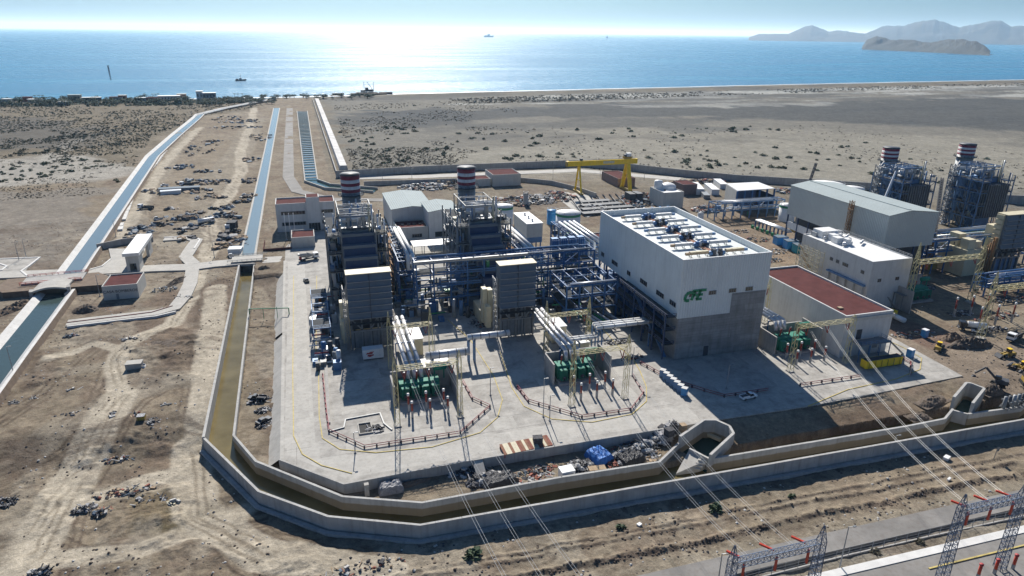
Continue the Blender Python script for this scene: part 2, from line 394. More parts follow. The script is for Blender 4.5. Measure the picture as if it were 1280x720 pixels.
# grid in rings about the drone's foot point, finer nearby
a0 = np.radians(np.concatenate([np.arange(-178, -62, 4.0), np.arange(-62, -24, .6), np.arange(-24, 58, .135), np.arange(58, 100, .6), np.arange(100, 182, 4.0)]))
rr = [3.0]
while rr[-1] < 60: rr.append(rr[-1]*1.06+.5)
while rr[-1] < 95: rr.append(rr[-1]*1.008)
while rr[-1] < 240: rr.append(rr[-1]*1.0021)
while rr[-1] < 420: rr.append(rr[-1]*1.0031)
while rr[-1] < 1450: rr.append(rr[-1]*1.0058)
while rr[-1] < 2700: rr.append(rr[-1]*1.0085)
while rr[-1] < 15000: rr.append(rr[-1]*1.12)
rr = np.array(rr); nr, na = len(rr), len(a0)
A, R = np.meshgrid(a0, rr); GX = (R*np.sin(A)).ravel(); GY = (R*np.cos(A)).ravel()
GZ = ground_z(GX, GY)

# soil colours: what the ground is made of, from place to place
TAN = np.array((.315, .255, .19)); PALE = np.array((.42, .365, .295)); DARKS = np.array((.175, .13, .10)); REDD = np.array((.235, .165, .125))
PLAIN = np.array((.30, .262, .218)); MUD = np.array((.115, .112, .112)); SALT = np.array((.62, .58, .53)); SCRUBG = np.array((.21, .175, .125))
C = np.empty((len(GX), 3)); C[:] = TAN
wx = GX+(fbm(GX, GY, 30, 4, 41)-.5)*26*np.clip(GY/300, .4, 3); wy = GY+(fbm(GX, GY, 30, 4, 47)-.5)*40*np.clip(GY/300, .3, 3)
def put(m, col, k=1.0):
    global C
    m = (np.clip(m, 0, 1)*k)[:, None]; C = C*(1-m)+np.asarray(col)*m
def blob(pts, col, k=1.0, soft=4.0, warp=1.0):
    P = [at(*p) for p in pts]
    put(sst(soft, -soft, sdist(GX+(wx-GX)*warp, GY+(wy-GY)*warp, P)), col, k)
def track(pts, width, col, k=1.0, z=0, soft=1.5):
    P = [at(p[0], p[1], z) for p in pts]
    d = seg_d(GX+(fbm(GX, GY, 8, 3, 61)-.5)*2.2, GY+(fbm(GX, GY, 8, 3, 63)-.5)*3, P)
    put(sst(width/2+soft, width/2-soft*.4, d)*(.55+.6*fbm(GX, GY, 6, 3, 66)), col, k)
n1 = fbm(GX, GY, 55, 5, 71); n2 = fbm(GX, GY, 11, 4, 77); n3 = fbm(GX, GY, 3.0, 4, 83)
put(sst(.52, .72, n2), REDD, .55); put(sst(.55, .7, n1), PALE, .4); put(sst(.58, .72, n3), DARKS, .45*1.0)
# the plain behind the plant
blob([(400, 121), (1900, 96), (2400, 300), (1280, 262), (1000, 228), (850, 216), (640, 209), (440, 214)], PLAIN, 1, 10)
blob([(560, 190), (700, 178), (900, 176), (1150, 170), (1600, 220), (1280, 236), (950, 222), (700, 206), (560, 206)], PALE*1.05, .85, 14)
blob([(640, 134), (760, 128), (900, 133), (1060, 126), (1280, 122), (1900, 118), (2300, 190), (1500, 172), (1280, 164), (1040, 152), (860, 147), (700, 148), (560, 150), (430, 140)], MUD, .85, 18)
blob([(420, 140), (560, 136), (600, 150), (540, 160), (430, 158)], MUD, .7, 14)
blob([(640, 160), (900, 158), (1100, 165), (1280, 172), (1280, 178), (1000, 172), (700, 168)], PALE, .75, 16)
st = fbm(GX*.22, GY*1.0, 22, 4, 91)                      # salt pans lie in streaks along the coast
coast = inside(GX, GY, [at(560, 131), at(900, 128), at(1280, 121), at(2200, 112), at(2200, 104), at(1280, 104), at(960, 112), at(700, 118), at(560, 126)])
put(coast*sst(.47, .56, st), SALT, .85)
blob([(720, 118), (960, 112.5), (1180, 107.5), (1280, 106), (1280, 108.5), (1090, 112), (960, 117), (800, 121), (720, 121)], SALT, .8, 10, .5)
blob([(760, 131), (900, 128.5), (1030, 127), (1050, 130.5), (900, 134), (780, 133)], SALT, .5, 12, .6)
put(sst(-120, -30, GY-np.interp(GX, [p[0] for p in SHORE], [p[1] for p in SHORE]))*(GX > 90)*sst(.3, .6, fbm(GX, GY, 40, 4, 95)), SCRUBG, .8)
put(sst(-26, -8, GY-np.interp(GX, [p[0] for p in SHORE], [p[1] for p in SHORE])), PALE, .9)
put((GX > 20)*(GY > 640)*sst(.5, .66, fbm(GX*.5, GY, 70, 5, 97)), MUD, .55)
# west of the canal
blob([(-400, 124), (330, 124), (300, 140), (246, 150), (200, 180), (165, 215), (-400, 218)], SCRUBG, .75, 14)
blob([(-300, 150), (100, 150), (140, 165), (120, 182), (60, 186), (-300, 178)], MUD, .6, 14)
blob([(-300, 205), (30, 196), (120, 196), (170, 208), (150, 222), (-300, 238)], SALT*.82, .75, 9)
blob([(30, 218), (80, 190), (110, 172), (96, 172), (50, 200), (10, 215)], SALT*.75, .6, 6, .4)
blob([(-300, 246), (60, 240), (140, 236), (125, 290), (90, 330), (-300, 322)], (.30, .262, .225), .9, 5)
blob([(-300, 330), (0, 322), (60, 325), (90, 330), (80, 340), (-300, 345)], (.22, .18, .15), .6, 4)
blob([(-200, 400), (40, 385), (80, 350), (0, 390), (-100, 500)], (.22, .165, .13), .7, 3)
blob([(200, 300), (280, 240), (300, 170), (250, 160), (200, 230), (160, 295)], TAN*1.1, .6, 5)
blob([(100, 408), (210, 396), (250, 330), (300, 345), (285, 400), (180, 440), (100, 440)], REDD*.9, .6, 3)
blob([(150, 450), (230, 415), (262, 420), (250, 460), (190, 490), (160, 480)], DARKS*1.05, .65, 2.5)
blob([(190, 316), (225, 305), (230, 322), (195, 335)], REDD*.85, .8, 1.5)
blob([(240, 345), (296, 340), (290, 360), (246, 395)], DARKS*1.1, .6, 2)
blob([(110, 375), (180, 372), (205, 350), (230, 350), (215, 385), (120, 400)], REDD, .7, 2)
blob([(318, 336), (352, 336), (348, 385), (322, 395)], (.17, .13, .105), .7, 1.5)
blob([(330, 400), (350, 400), (348, 540), (338, 545), (325, 430)], REDD*.9, .5, 1.5)
TRK = (([(150, 495), (143, 462), (150, 440), (180, 420), (215, 405), (235, 372), (247, 348)], 5), ([(150, 495), (120, 540), (70, 610), (30, 680), (-10, 740)], 9),
              ([(258, 320), (266, 300), (262, 275), (285, 245), (302, 215), (300, 190), (312, 160), (318, 135)], 7), ([(262, 320), (250, 335), (238, 372)], 5),
              ([(160, 440), (120, 430), (60, 450)], 3), ([(240, 560), (245, 640), (330, 690), (480, 716)], 8), ([(60, 640), (180, 600), (250, 585)], 4), ([(270, 360), (262, 430), (246, 560)], 7),
              ([(150, 305), (172, 262), (205, 205), (250, 160)], 6), ([(490, 222), (720, 216), (860, 224)], 7), ([(20, 700), (160, 690), (300, 640)], 4))
for p, wd in TRK: track(p, wd, PALE*1.3, .95, -.7 if p[0][1] < 560 else -4)
def ruts(pts, z=-.7, gap=1.9, n_=3, col=DARKS*.85, k=.9):
    global C
    P = [Vector(at(p[0], p[1], z)) for p in pts]; mx0, mx1 = min(q.x for q in P)-14, max(q.x for q in P)+14; my0, my1 = min(q.y for q in P)-14, max(q.y for q in P)+14
    I_ = np.nonzero((GX > mx0) & (GX < mx1) & (GY > my0) & (GY < my1))[0]; gx, gy = GX[I_], GY[I_]
    for i in range(n_):
        for s in (-gap/2, gap/2):
            o = (i-(n_-1)/2)*2.7+s; Q = []
            for j in range(len(P)):
                d = (P[min(j+1, len(P)-1)]-P[max(j-1, 0)]).normalized(); Q.append((P[j].x-d.y*o, P[j].y+d.x*o))
            d = seg_d(gx+(fbm(gx, gy, 12, 3, 160+i)-.5)*3, gy+(fbm(gx, gy, 12, 3, 170+i)-.5)*4, Q)
            m_ = (sst(.6, .1, d)*sst(.3, .5, fbm(gx, gy, 9, 3, 180+i))*k)[:, None]; C[I_] = C[I_]*(1-m_)+col*m_
for p_, n_ in (([(150, 495), (110, 550), (60, 620), (20, 700)], 4), ([(235, 372), (215, 405), (165, 432), (146, 462), (140, 500), (90, 570), (30, 660)], 2), ([(262, 350), (255, 430), (240, 520), (232, 580), (270, 650), (340, 700)], 3), ([(0, 590), (80, 560), (120, 520), (135, 470)], 2), ([(0, 660), (100, 690), (240, 660), (330, 640)], 3),
               ([(300, 660), (360, 680), (460, 700), (560, 712)], 3), ([(215, 480), (180, 500), (150, 530), (100, 600), (60, 720)], 2), ([(262, 275), (285, 245), (302, 215), (300, 190), (312, 160)], 2), ([(180, 270), (205, 215), (250, 165)], 2), ([(0, 540), (60, 500), (110, 450), (150, 420)], 2)):
    ruts(p_, -.7 if p_[0][1] < 520 else -3, 1.9, n_)
for p_, wd, cl in (([(215, 300), (262, 290), (262, 240), (300, 190), (318, 150)], 22, PALE*.95), ([(160, 300), (180, 255), (235, 165)], 10, PALE*1.05), ([(30, 560), (140, 500), (240, 470)], 9, PALE), ([(10, 640), (120, 600), (230, 590)], 7, PALE), ([(170, 440), (200, 470), (235, 480)], 6, PALE*.95), ([(40, 470), (120, 460), (190, 440)], 5, PALE)):
    track(p_, wd, cl, .6, -.7)
for pts_ in ([(190, 335), (235, 320), (250, 322), (240, 340), (200, 345)], [(108, 405), (150, 402), (205, 400), (170, 425), (105, 440)], [(40, 440), (80, 435), (75, 470), (35, 490)], [(170, 470), (215, 440), (225, 450), (190, 480)], [(160, 600), (230, 590), (225, 640), (150, 650)], [(0, 545), (60, 540), (50, 580), (0, 585)], [(230, 608), (260, 604), (262, 630), (225, 640)]):
    blob(pts_, DARKS*1.1 if pts_[0][1] < 600 else (.25, .20, .11), .7, 2.0, .5)
# salty white crust on the track
blob([(138, 462), (152, 455), (156, 490), (128, 520), (116, 520), (138, 490)], SALT*.9, .8, 1.5, .3)
# foreground: pale track, dark windrows
fg = (GY < 118)*(GY > 60)
put(fg*sst(118, 112, GY), TAN*1.12, .5)
put(fg*sst(103.5, 101, GY+n2*1.5), np.array((.37, .315, .245)), .85)
for line, wd in (([(-10, 107.6), (16, 110), (60, 109.5), (120, 108.3), (220, 107.5)], .6), ([(-4, 105.3), (30, 105.3), (70, 103.8), (120, 103.9), (220, 103.1)], 1.1), ([(0, 112.1), (60, 111.2), (220, 110)], .45)):
    d = seg_d(GX, GY+(fbm(GX, GY, 15, 3, 21)-.5)*1.6, line)
    put(sst(wd, wd*.3, d)*sst(.35, .5, fbm(GX, GY, 2.2, 3, 99)), (.105, .08, .07), .8)
track([(700, 775), (1000, 697), (1280, 632), (1500, 582)], 7, (.26, .235, .205), .9, -4.5, 2.5)
# worked soil east of the paving, and the yard behind the plant
blob([(905, 530), (1000, 520), (1100, 505), (1190, 490), (1185, 520), (1100, 545), (960, 580), (910, 570)], (.33, .25, .18), .85, 2, .3)
blob([(1020, 520), (1100, 500), (1150, 505), (1130, 520), (1060, 535)], (.15, .105, .08), .6, 2, .5)
blob([(1110, 400), (1280, 430), (1500, 470), (1500, 520), (1280, 500), (1200, 480), (1130, 430)], (.33, .26, .205), .8, 3, .3)
blob([(1120, 395), (1160, 405), (1220, 430), (1170, 440), (1110, 410)], (.20, .12, .095), .7, 2)
blob([(860, 280), (960, 262), (1010, 300), (1000, 330), (940, 320)], (.34, .245, .175), .7, 3)
blob([(640, 235), (900, 240), (880, 262), (640, 262)], (.30, .225, .175), .6, 5)
blob([(560, 218), (720, 212), (860, 220), (900, 232), (700, 228), (560, 226)], (.40, .335, .265), .7, 5)
wf = (GX < -14)*(GY < 420) + (GY < 128)*(GX < 140)
put(wf*sst(.54, .66, fbm(GX*.8, GY*1.6, 7, 5, 141)), DARKS*1.2, .40); put(wf*sst(.54, .68, fbm(GX*1.2, GY*.5, 14, 5, 143)), PALE*1.05, .55); put(wf*sst(.62, .72, fbm(GX, GY, 2.0, 4, 145)), DARKS*.8, .5)
for p, wd in TRK: track(p, wd+1.0, PALE*1.42, .95, -.7 if p[0][1] < 560 else -4, .9)
track([(247, 340), (236, 372), (216, 404), (182, 420), (152, 440), (144, 462), (150, 490), (128, 525), (104, 560), (70, 605), (38, 660), (10, 710)], 4.2, PALE*1.5, 1.0, -1.2, .6)
for p_, n_ in (([(150, 495), (120, 540), (70, 610), (30, 680)], 2), ([(258, 320), (266, 300), (262, 275), (285, 245), (302, 215), (300, 190)], 1), ([(240, 560), (245, 640), (330, 690)], 2), ([(150, 495), (143, 462), (150, 440), (180, 420), (215, 405), (235, 372)], 1)): ruts(p_, -.7 if p_[0][1] < 520 else -3, 1.9, n_, TAN*.8, .6)
ang = GX*.35+GY*.94+(fbm(GX, GY, 40, 3, 147)-.5)*60
put(wf*sst(.55, .62, fbm(ang*0+GX*.06, ang, 1.6, 3, 149))*sst(.5, .6, fbm(GX, GY, 26, 3, 151)), DARKS, .5)
C = C*(.80+.44*fbm(GX, GY, 4.5, 5, 103))[:, None]*(.84+.34*fbm(GX, GY, 1.1, 3, 107))[:, None]
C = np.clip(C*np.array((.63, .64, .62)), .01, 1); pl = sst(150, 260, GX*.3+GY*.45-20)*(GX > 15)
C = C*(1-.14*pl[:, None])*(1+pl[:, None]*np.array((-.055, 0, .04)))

me = bpy.data.meshes.new('ground'); nv = nr*na
me.vertices.add(nv); me.vertices.foreach_set('co', np.stack([GX, GY, GZ], 1).astype(np.float32).ravel())
idx = np.arange(nv).reshape(nr, na)
q = np.stack([idx[:-1, :-1], idx[:-1, 1:], idx[1:, 1:], idx[1:, :-1]], -1).reshape(-1, 4)
q = q[:, ::-1]
nf = len(q); me.loops.add(nf*4); me.loops.foreach_set('vertex_index', q.ravel().astype(np.int32))
me.polygons.add(nf); me.polygons.foreach_set('loop_start', np.arange(0, nf*4, 4, dtype=np.int32)); me.polygons.foreach_set('loop_total', np.full(nf, 4, np.int32))
me.update(calc_edges=True)
ca = me.color_attributes.new('soil', 'FLOAT_COLOR', 'POINT')
ca.data.foreach_set('color', np.concatenate([C, np.ones((nv, 1))], 1).astype(np.float32).ravel())
gm = bpy.data.materials.new('soil'); gm.use_nodes = True; n = gm.node_tree; N = n.nodes; L = n.links
b = N['Principled BSDF']; b.inputs['Roughness'].default_value = .95; b.inputs['Specular IOR Level'].default_value = .1
ac = N.new('ShaderNodeAttribute'); ac.attribute_name = 'soil'
g = N.new('ShaderNodeNewGeometry')
last = ac.outputs['Color']
for sc, lo, hi, dt in ((.8, .74, 1.26, 9), (.22, .84, 1.16, 6), (3.5, .80, 1.20, 4), (.045, .86, 1.14, 6)):
    t = N.new('ShaderNodeTexNoise'); t.inputs['Scale'].default_value = sc; t.inputs['Detail'].default_value = dt; t.inputs['Roughness'].default_value = .7
    L.new(g.outputs['Position'], t.inputs['Vector'])
    r = N.new('ShaderNodeMapRange'); r.inputs['From Min'].default_value = .3; r.inputs['From Max'].default_value = .7; r.inputs['To Min'].default_value = lo; r.inputs['To Max'].default_value = hi
    L.new(t.outputs['Fac'], r.inputs['Value'])
    s_ = N.new('ShaderNodeVectorMath'); s_.operation = 'SCALE'; L.new(last, s_.inputs[0]); L.new(r.outputs[0], s_.inputs['Scale']); last = s_.outputs[0]
# dark clods and pale crumbs
for sc, lo, hi, k_ in ((1.1, .62, .70, .5), (.55, .62, .72, .68), (1.6, .62, .70, 1.35)):
    t = N.new('ShaderNodeTexNoise'); t.inputs['Scale'].default_value = sc; t.inputs['Detail'].default_value = 5; t.inputs['Roughness'].default_value = .75
    mp_ = N.new('ShaderNodeMapping'); mp_.inputs['Location'].default_value = (sc*37, sc*11, 0); L.new(g.outputs['Position'], mp_.inputs['Vector']); L.new(mp_.outputs[0], t.inputs['Vector'])
    r = N.new('ShaderNodeMapRange'); r.inputs['From Min'].default_value = lo; r.inputs['From Max'].default_value = hi; r.inputs['To Min'].default_value = 1; r.inputs['To Max'].default_value = k_
    L.new(t.outputs['Fac'], r.inputs['Value'])
    s_ = N.new('ShaderNodeVectorMath'); s_.operation = 'SCALE'; L.new(last, s_.inputs[0]); L.new(r.outputs[0], s_.inputs['Scale']); last = s_.outputs[0]
L.new(last, b.inputs['Base Color'])
t = N.new('ShaderNodeTexNoise'); t.inputs['Scale'].default_value = 1.6; t.inputs['Detail'].default_value = 8; t.inputs['Roughness'].default_value = .7; L.new(g.outputs['Position'], t.inputs['Vector'])
bp = N.new('ShaderNodeBump'); bp.inputs['Strength'].default_value = .8; bp.inputs['Distance'].default_value = .32; L.new(t.outputs['Fac'], bp.inputs['Height']); L.new(bp.outputs[0], b.inputs['Normal'])
me.materials.append(gm); me.polygons.foreach_set('use_smooth', np.ones(nf, bool))
go = bpy.data.objects.new('ground', me); COL.objects.link(go); tag(go, kind='structure')
def gz(x, y): return float(ground_z(np.array([float(x)]), np.array([float(y)]))[0])

# ------------------------------------------------------------------ water
def water_mat(name, col, rough, bsc, bdist, spec=.5, col2=None, patch=.12):
    m = bpy.data.materials.new(name); m.use_nodes = True; n = m.node_tree; N = n.nodes; L = n.links
    b = N['Principled BSDF']; b.inputs['Roughness'].default_value = rough; b.inputs['IOR'].default_value = 1.33; b.inputs['Specular IOR Level'].default_value = spec
    g = N.new('ShaderNodeNewGeometry')
    t0 = N.new('ShaderNodeTexNoise'); t0.inputs['Scale'].default_value = patch; t0.inputs['Detail'].default_value = 5; m0 = N.new('ShaderNodeMapping'); m0.inputs['Scale'].default_value = (1, 1 if patch > .05 else 3.5, 1); L.new(g.outputs['Position'], m0.inputs['Vector']); L.new(m0.outputs[0], t0.inputs['Vector'])
    if patch < .05:
        rr_ = N.new('ShaderNodeMapRange'); rr_.inputs['From Min'].default_value = .35; rr_.inputs['From Max'].default_value = .65; rr_.inputs['To Min'].default_value = rough*.86; rr_.inputs['To Max'].default_value = rough*1.12; L.new(t0.outputs['Fac'], rr_.inputs['Value']); L.new(rr_.outputs[0], b.inputs['Roughness'])
    if col2:
        mp = N.new('ShaderNodeMix'); mp.data_type = 'RGBA'; mp.inputs[6].default_value = (*col, 1); mp.inputs[7].default_value = (*col2, 1)
        r = N.new('ShaderNodeMapRange'); r.inputs['From Min'].default_value = .35; r.inputs['From Max'].default_value = .65; L.new(t0.outputs['Fac'], r.inputs['Value'])
        L.new(r.outputs[0], mp.inputs['Factor']); L.new(mp.outputs[2], b.inputs['Base Color'])
    else: b.inputs['Base Color'].default_value = (*col, 1)
    bp = N.new('ShaderNodeBump'); bp.inputs['Strength'].default_value = 1; bp.inputs['Distance'].default_value = bdist
    t = N.new('ShaderNodeTexNoise'); t.inputs['Scale'].default_value = bsc; t.inputs['Detail'].default_value = 7; t.inputs['Roughness'].default_value = .6
    L.new(g.outputs['Position'], t.inputs['Vector']); L.new(t.outputs['Fac'], bp.inputs['Height']); L.new(bp.outputs[0], b.inputs['Normal'])
    return m
M_sea = water_mat('sea_water', (.012, .125, .235), .265, .035, 3.2, .5, (.018, .185, .31), .0016)
M_muddy = water_mat('muddy_canal_water', (.115, .088, .033), .10, .5, .06, .35, (.17, .135, .06))
M_bluew = water_mat('sky_tinted_water', (.14, .185, .205), .2, .5, .08)  # reflected sky put into the base colour
M_tealw = water_mat('teal_canal_water', (.05, .075, .072), .12, .5, .08)
M_darkw = water_mat('dark_green_water', (.02, .05, .045), .1, .5, .05)
mb = MB(); YS = [p[1]-30 for p in SHORE]; XS = [p[0] for p in SHORE]
X2 = [-60000]+XS+[80000]; Y2 = [YS[0]]+YS+[YS[-1]]
for i in range(len(X2)-1):
    mb.add([(X2[i], Y2[i], -2.4), (X2[i+1], Y2[i+1], -2.4), (X2[i+1], 90000, -2.4), (X2[i], 90000, -2.4)], [(0, 1, 2, 3)])
tag(mb.build('sea', M_sea), kind='structure')
# surf line on the beach
def foam(name, o1, o2):
    mb = MB()
    xs = np.arange(-1300, 2600, 12.0); ys = np.interp(xs, XS, [p[1] for p in SHORE])+(fbm(xs, xs*0, 60, 3, 131)-.5)*8+20
    for i in range(len(xs)-1):
        w0 = 5+8*float(fbm(xs[i:i+1], xs[i:i+1]*0, 40, 3, 133)[0]); w1 = 5+8*float(fbm(xs[i+1:i+2], xs[i+1:i+2]*0, 40, 3, 133)[0])
        mb.add([(xs[i], ys[i]+o1, -2.2), (xs[i+1], ys[i+1]+o1, -2.2), (xs[i+1], ys[i+1]+o1+w1, -2.2), (xs[i], ys[i]+o1+w0, -2.2)], [(0, 1, 2, 3)])
    tag(mb.build(name, M_white), kind='structure')
foam('surf_line', 4, 8)

def sheet(name, P, z, m, th=.0, kind='structure'):
    mb = MB()
    if th: mb.prism(P, z-th, z)
    else:
        a = sum(P[i][0]*P[(i+1) % len(P)][1]-P[(i+1) % len(P)][0]*P[i][1] for i in range(len(P)))
        if a < 0: P = P[::-1]
        mb.add([(p[0], p[1], z) for p in P], [tuple(range(len(P)))])
    return tag(mb.build(name, m), kind=kind)
def ribbon(pts, w):
    P = [Vector(p) for p in pts]; l = []; r = []
    for i in range(len(P)):
        d = ((P[min(i+1, len(P)-1)]-P[i]).normalized()+(P[i]-P[max(i-1, 0)]).normalized()).normalized(); n_ = Vector((-d.y, d.x))
        l.append(P[i]+n_*w/2); r.append(P[i]-n_*w/2)
    return [tuple(p) for p in l]+[tuple(p) for p in r[::-1]]

WL = -4.2
sheet('canal_water', [(-34, 321), (-32.7, 171), (-17.8, 143.5), (-2.7, 130), (16.4, 121.6), (200, 118.6), (430, 114), (430, 129), (250, 131), (190, 134), (92, 138), (82, 130), (18, 129), (.8, 136.2), (-19, 156.2), (-25.2, 170), (-27.5, 321)], WL, M_muddy)
sheet('canal_water', [(-37, 1012), (-35, 640), (-34, 327), (-27.5, 327), (-28.5, 640), (-29, 1012)], .3, M_bluew)

def panel_wall(pts, t_, z0, z1, L_, m, lab, name='canal_wall', cat='wall', gap=.05):
    T_ = thing(name, lab, cat, (*pts[0], 0)); M2 = m if isinstance(m, (list, tuple)) else [m]
    for i in range(len(pts)-1):
        a, b = Vector(pts[i]), Vector(pts[i+1]); n_ = max(1, int(round((b-a).length/L_))); d = (b-a).normalized()
        for k in range(n_):
            MB().wall([a.lerp(b, k/n_)+d*(gap if k else -.0), a.lerp(b, (k+1)/n_)+d*(.0 if k < n_-1 else t_*.3)], t_, z0, z1+.012*((k*7+i*3) % 3)-.01).build('wall_panel', M2[(k*5+i) % len(M2)], T_)
    return T_
# ------------------------------------------------------------------ canal walls (each run a thing of its own)
panel_wall([(-34, 321), (-32.7, 171)], .7, -6.2, -.3, 10, M_wallc, 'low pale concrete wall along the west bank of the muddy canal')
ow = panel_wall(OUTER[3:8]+[(330, 116.3)], .6, -6.5, -.5, 9, M_wallc, 'long tall concrete wall on the near side of the canal, casting a broad shadow')
mb = MB(); mb.wall([(OUTER[3][0]-.9, OUTER[3][1]-.6)]+[(p[0]-.6, p[1]-1.1) for p in OUTER[4:]], 1.1, -6.5, -3.9); mb.build('footing', M_wallc, ow)
panel_wall(INNER[2:], .6, -6.2, -.5, 9, M_walli, 'bent concrete wall on the plant side of the canal, below the black scrap heaps')
c1 = [at(888, 573, -.5), at(1010, 553, -.5), at(1130, 533, -.5), at(1181, 523, -.5), at(1191, 511, -.5)]
panel_wall(c1, .6, -6.2, -.5, 9, M_walli, 'concrete canal wall running between the two intake basins')
c2 = [at(1210, 517, -.5), at(1276, 508, -.5), at(1290, 498, -.5)]
one('canal_wall', MB().wall(c2, .6, -6.2, -.5), M_walli, 'short stepped canal wall right of the tall intake basin', 'wall')
for pts, lab in (([(-37, 1012), (-35, 640), (-34, 327)], 'pale kerb wall on the west bank of the straight blue canal'), ([(-29, 1012), (-28.5, 640), (-27.5, 327)], 'pale kerb wall on the east bank of the straight blue canal')):
    one('canal_wall', MB().wall(pts, 1.0, -1.5, .45), M_concl, lab, 'wall')
# blue canal on the far left: sloped linings on both banks
Lc = [Vector(p) for p in LCAN]
def offs(pts, d):
    out = []
    for i in range(len(pts)):
        t = ((pts[min(i+1, len(pts)-1)]-pts[i]).normalized()+(pts[i]-pts[max(i-1, 0)]).normalized()).normalized(); out.append(pts[i]+Vector((-t.y, t.x))*d)
    return out
def lining(part, lab, water=None, k_=.68):
    for side in (1, -1):
        A_ = offs(part, side*8.2*k_); B_ = offs(part, side*7.0*k_); D_ = offs(part, side*3.8*k_); E_ = offs(part, side*(8.2*k_+.9)); mb = MB()
        for i in range(len(part)-1):
            for P1, z1, P2, z2 in ((E_, -1.6, A_, 1.5), (A_, 1.5, B_, 1.5), (B_, 1.5, D_, -.3)):
                f = [(*P1[i], z1), (*P1[i+1], z1), (*P2[i+1], z2), (*P2[i], z2)]
                mb.m = 1 if P1 is E_ else 0
                mb.add(f if side < 0 else f[::-1], [(0, 1, 2, 3)])
        one('canal_lining', mb, [M_lining, M_soil], lab % ('west' if side > 0 else 'east'), 'canal bank')
    sheet('canal_water', [tuple(p) for p in offs(part, 5*k_)]+[tuple(p) for p in offs(part, -5*k_)[::-1]], .25, water or M_bluew)
lining(Lc, 'white sloped %s bank lining of the blue canal running to the sea')
lining([Vector((-93, 60)), Vector((-95, 150)), Vector((-97, 203)), Vector((-98.5, 235)), Vector((-100.9, 297))], 'white sloped %s bank lining of the canal in front of the culvert', M_tealw, .82)

# ------------------------------------------------------------------ far mountains, island
def massif(name, prof, dist, depth, seed, step=60):
    """ridge given by sight-line heights; built as a wide rough hill at its real distance"""
    us = np.array([p[0] for p in prof], float); vs = np.array([p[1] for p in prof], float)
    base = np.array([p[2] for p in prof], float)
    n_ = 320; U = np.linspace(us[0], us[-1], n_); VT = np.interp(U, us, vs); VB = np.interp(U, us, base); M_ = 26
    vsx = []; Z = []
    for i in range(n_):
        d = cr*((U[i]-640)/F_PX)-cu*((VB[i]-360)/F_PX)+fw; hd = Vector((d.x, d.y)); hl = hd.length; hd = hd/hl
        Rr = dist[0]+(dist[1]-dist[0])*i/(n_-1)
        dt = cr*((U[i]-640)/F_PX)-cu*((VT[i]-360)/F_PX)+fw
        top = CAM_H+dt.z/Vector((dt.x, dt.y)).length*(Rr+depth*.5)
        for k in range(M_):
            s_ = k/(M_-1); x_, y_ = hd*(Rr+depth*s_)
            nz = float(fbm(np.array([x_]), np.array([y_]), depth*.22, 5, seed)[0]); rid = 1-abs(2*nz-1)
            prof_ = max(0, 1-abs(s_-.5)*2)**.8; jag = .93+.14*float(fbm(np.array([U[i]*1.0]), np.array([seed*1.0]), 7, 4, seed)[0])
            vsx.append((x_, y_, -4+(max(top, 3)+4)*prof_*jag*(.82+.18*(nz*2) if abs(s_-.5) < .1 else .55+.6*rid)))
    # keep the crest at the measured height
    fs = [(i*M_+k, (i+1)*M_+k, (i+1)*M_+k+1, i*M_+k+1) for i in range(n_-1) for k in range(M_-1)]
    o = MB().add(vsx, fs).build(name, M_rock, None, True); tag(o, kind='structure')
massif('mountain_range', [(936, 46.5, 47), (948, 43, 47), (985, 42.5, 47.5), (1003, 33, 48), (1012, 31, 48), (1024, 35.5, 48.5), (1034, 40, 49), (1049, 38.5, 49.5), (1072, 42, 50), (1080, 43, 51), (1100, 33, 51.5), (1126, 31, 52), (1140, 26, 53), (1163, 21.5, 53.5), (1180, 26, 54), (1196, 31.5, 54.5), (1212, 28, 55), (1245, 23.5, 56), (1257, 31.5, 57), (1280, 31, 57.5), (1400, 26, 60), (1500, 35, 62)], (15500, 12500), 4200, 201)
massif('island', [(1078, 57.5, 58), (1082, 50, 58.5), (1094, 45, 59), (1110, 48, 59.5), (1135, 50, 60.5), (1160, 53, 62), (1178, 48.5, 63), (1200, 47.5, 63.5), (1218, 52, 64), (1232, 58.5, 64), (1238, 63.5, 64.3)], (6600, 5200), 700, 207)
# ------------------------------------------------------------------ paving, roads, kerbs
# the paved platform, split at its expansion joints into slabs laid beside each other
tag(MB().prism(PAD, -2.9, 0.0).build('paved_platform', M_slab), kind='structure')
def seg_lines(name, lines, w, z0, z1, m, label, cat, group=None):
    mb = MB()
    for l in lines: mb.wall(l, w, z0, z1)
    return one(name, mb, m, label, cat, group)
# saw-cut joints of the paving, dark thin sheets
mb = MB()
for x in (-9.2,): mb.box(x-.06, 150, .009, x+.06, 300, .012)
for y in range(158, 300, 7): mb.box(-13, y-.05, .009, -5.5, y+.05, .012)
for x in range(8, 100, 9): mb.box(x-.05, 143, .009, x+.05, 150, .012)
for x in range(108, 190, 8): mb.box(x-.05, 146, .005, x+.05, 158, .008)
tag(mb.build('paving_joints', M_asph), kind='structure')
